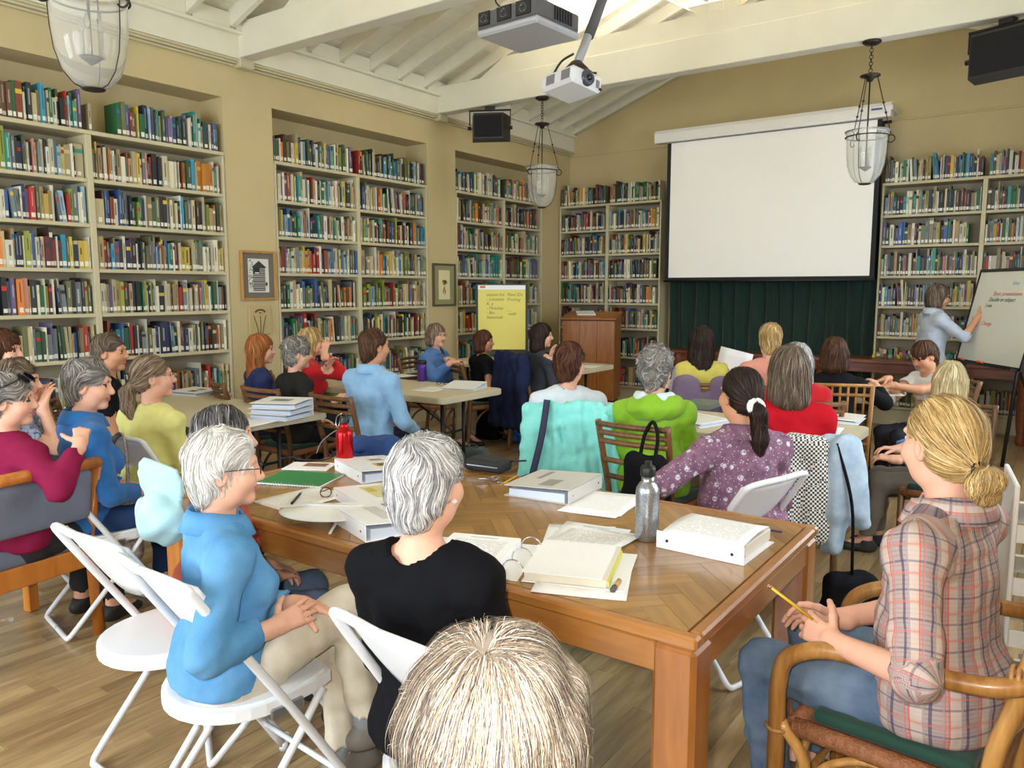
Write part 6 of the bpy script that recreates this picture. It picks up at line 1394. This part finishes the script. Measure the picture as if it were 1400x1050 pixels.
# open ring binder
p1, p2 = pZ(690, 800, Z), pZ(735, 742, Z); az = rzof(p1, p2) - PI / 2; ob = empty('open_binder', (p1 + p2) / 2, az, 'open white ring binder with printed pages at the near table edge', 'binder')
for s, w_, dx in ((-1, .27, -.16), (1, .27, .17)): MB().box((dx, 0, .002), (w_, .29, .003), b=.001).build('cover', M_BWHITE, ob)
MB().box((0, 0, .002), (.05, .29, .003)).build('spine', M_BWHITE, ob)
MB().box((-.15, .005, .012), (.216, .275, .016), b=.001).build('left_pages', M_PAPER, ob); MB().box((-.15, .005, .0207), (.212, .272, .0012)).build('printed_page', M_PRINT, ob)
MB().box((.15, .0, .014), (.218, .276, .02), b=.001).build('right_pages', mat('cream_page_edge', (226, 220, 204)), ob); MB().box((.14, .0, .0255), (.214, .274, .0025)).build('top_page', M_PAPER, ob); MB().box((.262, -.01, .014), (.006, .25, .014)).build('yellow_dividers', mat('yellow_tabs', (222, 218, 110), .6), ob)
for q in (-.1, 0, .1): MB().tube(arc((0, q, .012), .03, -.2, PI + .2, 14), .0018, 6).build('ring', M_CHROME, ob)
paper('white folder sheet under the open binder, towards the marker', pZ(800, 787, Z), az + .06, w_=.24, h_=.3, z=Z)
mk = empty('marker_pen', pZ(842, 804, Z), rzof(pZ(837, 812, Z), pZ(848, 796, Z)), 'tan marker with a dark cap lying right of the open binder', 'marker')
MB().tube([(-.012, 0, .007), (.035, 0, .007)], .007, 10).build('barrel', mat('tan_marker', (196, 156, 96), .5), mk); MB().tube([(-.035, 0, .007), (-.012, 0, .007)], .0078, 10).build('cap', mat('grey_cap', (84, 78, 74), .5), mk)
sb = empty('water_bottle', pZ(884, 737, Z), 0, 'tall speckled steel water bottle with a black cap on the wooden table', 'bottle', 'metal water bottles')
m = bpy.data.materials.new('speckled_steel'); m.use_nodes = True; t = NT(m); v = t.coord(); vo = t.n('ShaderNodeTexVoronoi'); vo.inputs['Scale'].default_value = 260; t.l(v, vo.inputs['Vector'])
t.col(t.ramp(vo.outputs['Distance'], [(.2, lin((212, 216, 222))), (.5, lin((164, 172, 184)))])); t.b.inputs['Metallic'].default_value = .85; t.b.inputs['Roughness'].default_value = .3
MB().lathe([(0, 0), (.034, 0), (.036, .004), (.036, .148), (.034, .162), (.026, .176), (.02, .182)], 28).build('bottle_body', m, sb); MB().lathe([(.02, .182), (.0195, .2), (0, .2)], 24).build('neck', M_STEEL, sb)
MB().lathe([(0, .2), (.0225, .2), (.0235, .204), (.0235, .222), (.02, .23), (.012, .232), (.011, .244), (0, .245)], 24).build('cap', M_BLACK, sb)
# fat binder with loose pages
p1, p2 = pZ(897, 748, Z), pZ(1017, 774, Z); rz = rzof(p1, p2); fbp = (pZ(897, 748, Z) + pZ(1050, 738, Z)) / 2
fb2 = empty('ring_binder', fbp, rz, 'thick white ring binder with curling pages near the right end of the wooden table', 'binder'); L = np.linalg.norm(p2 - p1)
fb2.location = tuple((p1 + p2) / 2 + rotz(rz) @ np.array([0, .125, 0]))
MB().box((0, 0, .002), (L, .25, .003)).build('back_cover', M_BWHITE, fb2); MB().box((0, -.1235, .027), (L, .004, .05), b=.001).build('spine', M_BWHITE, fb2)
MB().box((0, .035, .0225), (L - .03, .2, .036), b=.002).build('pages', mat('cream_page_edge', (226, 220, 204)), fb2)
G = np.array([[(u * (L - .02), -.11 + .215 * v, .046 + .012 * math.sin(v * 2.6) + .004 * k + .012 * max(0, u - .3)) for v in np.linspace(0, 1, 8)] for u in np.linspace(-.5, .5, 8) for k in (0,)])
MB().grid(G, th=.003).build('printed_page', M_PRINT, fb2); MB().box((0.02, .15, .03), (L * .95, .012, .004)).build('navy_cover', mat('navy_card', (44, 52, 92), .5), fb2)
for q in (-.37, .37): MB().cyl((q * L, -.127, .026), (q * L, -.124, .026), .0045).build('rivet', M_BLACK, fb2)
# pencil in the hand of the man in plaid
pencil('yellow pencil held by the man in plaid', pD(1050, 800, 1.93), pD(1118, 852, 1.93))
# folding tables: binders, papers, mug
ZT = .741
for k in range(3): binder(['lowest binder of the white stack on the left folding table', 'middle binder of the white stack on the left folding table', 'top binder of the white stack, with a picture on its cover'][k], pZ(384, 570 - 0, ZT) + np.array([0.02 * k, -.01 * k, 0]), rzof(pZ(350, 590, ZT), pZ(425, 572, ZT)) + PI + .12 * k, z=ZT + k * .0375, t0=.036, t1=.032, art=art_box(.0, .0, .09, .12, (150, 156, 150), [(0, .0, .05, .06, (110, 130, 110))]) if k == 2 else None, group='stack of white binders')
binder('white ring binder with a green picture near the left bookcase', pZ(268, 538, ZT), .3, z=ZT, t0=.03, t1=.022, art=art_box(.02, .04, .06, .06, (120, 140, 90), [(.02, -.05, .06, .06, (110, 106, 100))]))
paper('loose sheet behind the white binder stack', pZ(402, 556, ZT), .5, z=ZT, m=M_PRINT); paper('loose sheet in front of the white binder stack', pZ(343, 578, ZT), .2, z=ZT)
mg = empty('travel_mug', pZ(577, 521, ZT), 0, 'purple travel mug with a black lid on a folding table', 'mug')
MB().lathe([(0, 0), (.034, 0), (.037, .005), (.04, .12), (.04, .15), (0, .15)], 24).build('mug_body', mat('purple_metal', (84, 50, 150), .3, .4), mg); MB().lathe([(0, .151), (.042, .151), (.043, .17), (.036, .18), (0, .182)], 24).build('lid', M_BLACK, mg)
binder('open-edged white binder at the corner of the table with the purple mug', pZ(634, 531, ZT), rzof(pZ(610, 536, ZT), pZ(660, 522, ZT)) + PI, z=ZT, t0=.045, t1=.012)
paper('papers in front of the purple mug', pZ(590, 532, ZT), .1, z=ZT, m=M_PRINT); paper('papers left of the purple mug', pZ(545, 514, ZT), -.1, z=ZT, m=M_PRINT); paper('sheets left of the man in light blue', pZ(465, 513, ZT), .2, z=ZT)
g2 = empty('eyeglasses', pZ(605, 526, ZT + .003), .2, 'dark eyeglasses lying on papers by the purple mug', 'glasses')
for s in (-1, 1): MB().tube(arc((s * .033, 0, .012), .021, 0, 2 * PI * 13 / 14, 14, (1, 0, 0), (0, .8, .3)), .003, 5, closed=True).build('rim', M_BLACK, g2)
paper('papers on the far left folding table', pZ(690, 491, ZT), .15, z=ZT, m=M_PRINT); paper('sheet with dark cables on the far folding table', pZ(712, 496, ZT), -.2, z=ZT); paper('paper at the right end of the far folding table', pZ(805, 501, ZT), .1, z=ZT, m=M_PRINT)
cb = MB().tube(spline([pZ(690, 492, ZT + .012), pZ(700, 488, ZT + .02), pZ(708, 492, ZT + .012), pZ(698, 495, ZT + .012), pZ(690, 490, ZT + .014)], 6), .006, 6).build('cable', M_BLACK); tag(cb, 'dark cable coiled on the papers of the far table', 'cable')
cs_ = pZ(840, 572, ZT); kc = empty('case', (cs_[0] + .08, cs_[1] + .16, ZT), .1, 'cream case with a black phone on top, left of the lime green jacket', 'case')
MB().box((0, 0, .035), (.3, .24, .07), b=.012).build('box', mat('cream_case', (214, 208, 190), .5), kc); MB().box((0, -.121, .045), (.1, .004, .01)).build('latch', M_BLACK, kc)
ph = empty('phone', (cs_[0] + .1, cs_[1] + .2, ZT + .0705), .3, 'black phone lying on the cream case', 'phone'); MB().box((0, 0, .008), (.13, .06, .014), b=.004).build('handset', M_BLACK, ph); MB().box((0, 0, .0156), (.1, .045, .001)).build('screen', mat('dark_glass', (16, 18, 24), .1), ph)
binder('open white binder to the right of the lime green jacket', pZ(955, 578, ZT), -.3, z=ZT, t0=.03, t1=.02, art=art_box(0, 0, .2, .24, (226, 222, 210)))
o = MB().box((0, 0, .018), (.2, .26, .034), b=.002).build('closed_book', mat('grey_green_cover', (110, 122, 112), .6), None, (*pZ(960, 556, ZT)[:2], ZT)); tag(o, 'grey-green closed book behind the open binder on the centre table', 'book')
binder('white binder with printed pages at the right end of the near centre table', pZ(1146, 574, ZT), .05, z=ZT, t0=.03, t1=.02, art=art_box(0, 0, .21, .25, (230, 226, 216))); paper('cream sheet in front of the binder, right of the woman in crimson', pZ(1122, 588, ZT), .1, z=ZT)
paper('papers under the hands of the boy in white', pZ(1212, 538, ZT), .3, z=ZT, m=M_PRINT)
p = pD(1000, 497, 6.1); G = np.array([[(u * .26, .02 * math.sin(v * 3), v * .24) for v in np.linspace(0, 1, 5)] for u in np.linspace(-.5, .5, 5)])
o = MB().grid(G, th=.0012).build('paper_sheet', M_PAPER, None, p - np.array([0, 0, .12])); o.rotation_euler = (-.35, .25, .5); tag(o, 'white sheet held up by the woman in the yellow vest', 'paper')

# ------------------------------------------------------------------ jackets and bags hung on chairs
def on_chair(k, pts_fn, lo, hi, m, name, label, cat, res=.011, wr=.01, fr=38, seed=1, extra=None):
    g = SDF(lo, hi, res); pts_fn(g)
    if wr: g.wrinkle(wr, fr, seed, (1, 1, .25))
    o = solid(name, g, m); c = CH[k]; o.location = c.location; o.rotation_euler = c.rotation_euler; tag(o, label, cat)
    if extra: extra(o)
    return o
def drape(w_, top, bot, y=-.325, th=.03, sx=0, flare=.03):
    def f(g):
        for s in np.linspace(-1, 1, 7): g.cone((sx + s * w_, y - .012, top - .012 * s * s), (sx + s * (w_ + flare), y - .03 - .012 * math.sin(s * 7), bot), th, th * 1.15, .03)
        for s in np.linspace(-1, 1, 5): g.cone((sx + s * w_, y + .02, top - .005), (sx + s * w_, y + .05, top - .22), .022, .018, .03)
    return f
B_ = ((-.42, -.46, .0), (.42, -.1, 1.0))
on_chair(18, drape(.2, .885, .12, th=.048), *B_, cloth('aqua_fleece', (140, 226, 218)), 'jacket', 'aqua fleece jacket hung over the chair behind the woman in white', 'jacket', wr=.015, fr=70)
on_chair(17, drape(.2, .91, .3, th=.05, flare=.06), *B_, cloth('navy_jacket', (34, 42, 72)), 'jacket', 'navy jacket hung on a rattan chair by the far table', 'jacket', wr=.018)
on_chair(20, lambda g: (drape(.06, .865, .58, th=.04, sx=-.13)(g), drape(.06, .865, .6, th=.04, sx=.13)(g), drape(.17, .76, .6, th=.04)(g)), *B_, cloth('mauve_jacket', (116, 98, 120)), 'jacket', 'mauve jacket over the chair behind the yellow vest', 'jacket', wr=.008, fr=26)
on_chair(24, drape(.09, .85, .44, sx=-.03, th=.036, y=-.335, flare=.02), *B_, M_GING, 'checked_cloth', 'black and white checked cloth hung over the chair of the woman in crimson', 'cloth', wr=.008)
def denj(g): drape(.05, .85, .55, sx=.15, th=.036, flare=.03, y=-.335)(g); g.cone((.18, -.36, .62), (.24, -.37, .50), .04, .045, .03); g.cone((.12, -.37, .5), (.11, -.38, .40), .045, .045, .03)
on_chair(24, denj, *B_, pattern_mat('light_denim_jacket_cloth', lambda t: t.col(t.ramp(t.noise(t.coord(), 14, 4), [(.3, lin((140, 160, 180))), (.7, lin((178, 194, 206)))]))), 'denim_jacket', 'light denim jacket hanging beside the checked cloth', 'jacket', wr=.016, seed=4)
def bagbody(lo, sz, rr=.05):
    def f(g): g.rbox(lo, sz, rr, None, .02); g.ell((lo[0], lo[1], lo[2] - sz[2] * .55), (sz[0] * 1.15, sz[1] * 1.2, sz[2] * .5), None, .05)
    return f
def strapper(pts, r, m, flat=.3): return lambda o: MB().tube(spline(pts, 6), r, 6, flat=flat).build('strap', m, o)
M_BBAG = cloth('black_nylon', (22, 22, 26))
on_chair(19, bagbody((.13, -.42, .60), (.10, .055, .14)), (-.2, -.55, .1), (.4, -.2, .95), M_BBAG, 'backpack', 'black drawstring bag hanging from the chair of the woman in lime green', 'bag', extra=strapper([(.09, -.40, .70), (.1, -.37, .82), (.13, -.345, .885), (.17, -.37, .82), (.17, -.40, .70)], .012, M_BBAG, .8), wr=.012)
on_chair(18, bagbody((-.2, -.45, .46), (.09, .04, .10)), (-.45, -.55, .1), (.1, -.2, .95), cloth('slate_purse_cloth', (64, 66, 88)), 'purse', 'slate blue purse hanging by its strap beside the aqua jacket', 'bag', extra=strapper([(-.19, -.455, .54), (-.14, -.415, .75), (-.11, -.39, .95)], .022, cloth('slate_purse_cloth', (64, 66, 88)), .8), wr=.01)
on_chair(24, bagbody((.19, -.41, .16), (.12, .06, .13)), (-.1, -.55, -.02), (.45, -.2, .6), M_BBAG, 'shoulder_bag', 'black shoulder bag standing on the floor by the end of the wooden table', 'bag', extra=strapper([(.19, -.42, .28), (.17, -.43, .6), (.11, -.385, .86)], .009, M_BBAG, .8), wr=.008)
def paisley(t):
    n = t.noise(t.coord(), 60, 4, .7); t.col(t.ramp(n, [(.4, lin((112, 98, 96))), (.6, lin((164, 150, 142)))]))
on_chair(10, bagbody((.12, -.33, .42), (.13, .05, .17)), (-.15, -.5, .08), (.4, -.15, .95), pattern_mat('taupe_paisley', paisley), 'tote_bag', 'taupe paisley tote bag hanging on the chair of the yellow blouse', 'bag', extra=strapper([(.04, -.33, .56), (.06, -.3, .78), (.1, -.265, .84), (.17, -.3, .74), (.2, -.33, .56)], .018, pattern_mat('taupe_paisley_strap', paisley), .3), wr=.012)
def floorbag(label, c, sz, m, rz=0, name='bag', wr=.012):
    g = SDF((-sz[0] * 1.5, -sz[1] * 1.5, -.02), (sz[0] * 1.5, sz[1] * 1.5, sz[2] * 2.3), .012); g.rbox((0, 0, sz[2]), sz, min(sz) * .7, None, .02); g.ell((0, 0, sz[2] * .7), (sz[0] * 1.1, sz[1] * 1.15, sz[2] * .7), None, .05); g.wrinkle(wr, 35, 2); g.half((0, 0, .004), (0, 0, -1))
    o = solid(name, g, m); o.location = (float(c[0]), float(c[1]), 0); o.rotation_euler = (0, 0, rz); tag(o, label, 'bag')
    MB().tube(spline([(-sz[0] * .5, 0, sz[2] * 1.9), (-sz[0] * .2, 0, sz[2] * 2.3), (sz[0] * .2, 0, sz[2] * 2.3), (sz[0] * .5, 0, sz[2] * 1.9)], 5), .012, 6, flat=.4).build('handle', m, o); return o
floorbag('black bag on the floor beside the rattan chair of the woman in black', pZ(668, 600, 0), (.16, .1, .16), M_BBAG, .3)
def bluegreen(t): t.col(t.ramp(t.noise(t.coord(), 13, 3), [(.35, lin((30, 50, 140))), (.5, lin((44, 96, 180))), (.62, lin((96, 140, 124)))]))
floorbag('blue and green patterned bag under the navy jacket', pZ(716, 606, 0), (.14, .09, .15), pattern_mat('blue_green_cloth', bluegreen), .2, 'shopping_bag')
floorbag('grey-green bag on the floor under the table with the purple mug', pZ(645, 640, 0) , (.15, .09, .09), cloth('grey_green_bag', (84, 100, 100)), .4)
floorbag('dark bag under the left folding table', pZ(425, 660, 0) + np.array([-.1, .3, 0]), (.15, .1, .15), M_BBAG, .1, 'tote_bag')
# pale aqua cap hung on the chair of the person in rust orange
c = pD(218, 706, 2.32); g = SDF((-.17, -.2, -.17), (.17, .17, .17), .008); g.ell((0, 0, 0), (.086, .096, .055)); g.wrinkle(.016, 34, 8); g.ell((0, 0, -.035), (.078, .088, .05), None, .01, 0, 'c'); g.half((0, 0, -.035), (0, 0, -1)); g.ell((0, .11, -.035), (.085, .10, .013), rotx(-.2), .012)
cp = solid('cap', g, cloth('pale_aqua_cotton', (172, 206, 206))); cp.location = tuple(float(v) for v in c); F_h = np.array([-_sy, _cy, 0]); zc_ = nrm(-.35 * RT - .75 * F_h + np.array([0, 0, -.4])); yb_ = .3 * RT + .1 * F_h + np.array([0, 0, 1]); yb_ = nrm(yb_ - zc_ * (yb_ @ zc_)); cp.rotation_euler = Matrix(np.stack([np.cross(yb_, zc_), yb_, zc_], 1).tolist()).to_euler(); tag(cp, 'pale aqua cap hanging on a chair back beside the white-haired woman', 'cap')
MB().lathe([(0, .006), (.008, .003), (.009, 0)], 10, (0, 0, .054)).build('button', cloth('pale_aqua_cotton', (172, 206, 206)), cp)
# sunglasses on the woman in maroon
p = PP[5]; sgm = mat('sunglass_black', (16, 14, 20), .12)
sg = MB()
for s in (-1, 1):
    sg.lathe([(0, .004), (.026, .002), (.028, 0), (.026, -.002), (0, -.003)], 16, p['Hh'](s * .035, .075, .108), M=Matrix(rotx(-.9)))
    sg.tube([p['Hh'](s * .065, .07, .108), p['Hh'](s * .094, .03, .085), p['Hh'](s * .095, -.04, .06)], .003, 6)
sg.tube([p['Hh'](-.012, .082, .112), p['Hh'](.012, .082, .112)], .003, 6)
o = sg.build('sunglasses', sgm); o.location = p['body'].location; o.rotation_euler = p['body'].rotation_euler; tag(o, 'black sunglasses pushed up on the hair of the woman in maroon', 'sunglasses')
# jewellery
def on_body(k, mb, name, m): return mb.build(name, m, PP[k]['body'])
p = PP[2]; on_body(2, MB().lathe([(0, .009), (.008, .004), (.009, 0), (0, -.008)], 12, p['Hh'](.088, .004, -.036)), 'earring', mat('pearl', (226, 214, 206), .2))
for k, w_ in ((5, 'wR'), (26, 'wR'), (7, 'wR')): on_body(k, MB().tube(arc(PP[k][w_], .029 * PP[k]['S'], 0, 2 * PI * 15 / 16, 16, np.cross(nrm(PP[k]['wR'] - PP[k]['eR']), (0, 0, 1)), np.cross(nrm(PP[k]['wR'] - PP[k]['eR']), np.cross(nrm(PP[k]['wR'] - PP[k]['eR']), (0, 0, 1)))), .004, 6, closed=True), 'bracelet' if k != 26 else 'watch_strap', M_STEEL if k != 26 else M_BLACK)
# hood of the lime jacket with its pale lining
p = PP[19]; g = SDF(p['NB'] - np.array([.26, .26, .2]), p['NB'] + np.array([.26, .22, .2]), .01)
g.ell(p['NB'] + np.array([0, -.06, -.01]), (.15, .10, .075), rotx(.3), .02); g.ell(p['NB'] + np.array([0, -.0, .06]), (.105, .105, .07), None, .02, 0, 'c'); g.wrinkle(.01, 40, 3)
on_ = solid('hood', g, cloth('lime_green_shell', (134, 182, 40)), p['body'])
g = SDF(p['NB'] - np.array([.26, .26, .2]), p['NB'] + np.array([.26, .22, .2]), .009); g.ell(p['NB'] + np.array([0, -.045, .025]), (.115, .085, .06), rotx(.3), .02); g.ell(p['NB'] + np.array([0, .015, .075]), (.095, .1, .075), None, .02, 0, 'c'); g.wrinkle(.006, 50, 6)
hl = solid('hood_lining', g, cloth('white_blue_lining', (206, 220, 226)), p['body']); hl['label'] = 'pale blue lining of the hood'
# seams of the white blouse, vest sleeves of the woman in yellow are lavender
p = PP[20]; g = SDF(p['A']((-.45, -.35, .4)), p['A']((.45, .6, 1.2)), .013)
for sh, e, w_ in ((p['T'](.165, -.015, .445), p['eR'], p['wR']), (p['T'](-.165, -.015, .445), p['eL'], p['wL'])): g.chain([sh, e, w_], [.058, .05, .04], .01)
o = solid('sleeves', g, cloth('lavender_sleeve', (176, 172, 206)), p['body']); o['label'] = 'lavender shirt sleeves'
# items standing on the low shelf right of the screen
for k in range(9):
    r = R0.uniform(.02, .035); o = MB().lathe([(0, 0), (r, .002), (r * 1.05, r), (r * .7, r * 1.7), (r * .3, r * 2), (0, r * 2)], 12).build('jar', mat('jar_%d' % (k % 3), ((190, 180, 60), (120, 110, 100), (150, 160, 150))[k % 3], .4), None, (-1.70 + k * .085, 9.19 + R0.uniform(-.06, .06), .7855)); tag(o, 'small jar in the row of oddments on the long dark table, %s from left' % ORD[k], 'jar', 'oddments on the dark table')
# magazine rack at the right edge
mr = empty('magazine_rack', (.06, 2.62, 0), math.radians(8), 'white magazine rack at the right edge behind the man in plaid', 'rack')
for s in (-1, 1): MB().box((s * .16, 0, .5), (.012, .3, 1.0), b=.003).build('side', M_OFFW, mr)
for k in range(6):
    z = .14 + k * .15; MB().box((0, 0, z), (.31, .22, .006), M=Matrix.Rotation(-.5, 3, 'X')).build('shelf', M_OFFW, mr); MB().box((0, -.1, z - .035), (.31, .006, .05)).build('lip', M_OFFW, mr)
    o = MB().box((.0, 0, 0), (.22, .01, .2), M=Matrix.Rotation(-.9, 3, 'X')).build('magazine', mat('mag_%d' % (k % 3), ((206, 206, 200), (140, 150, 166), (190, 196, 190))[k % 3], .5), None, (.06 + .01, 2.62 - .02, z + .095)); o.rotation_euler = (0, 0, math.radians(8)); tag(o, '%s magazine up in the white rack at the right edge' % ORD[k], 'magazine', 'magazines in the white rack')
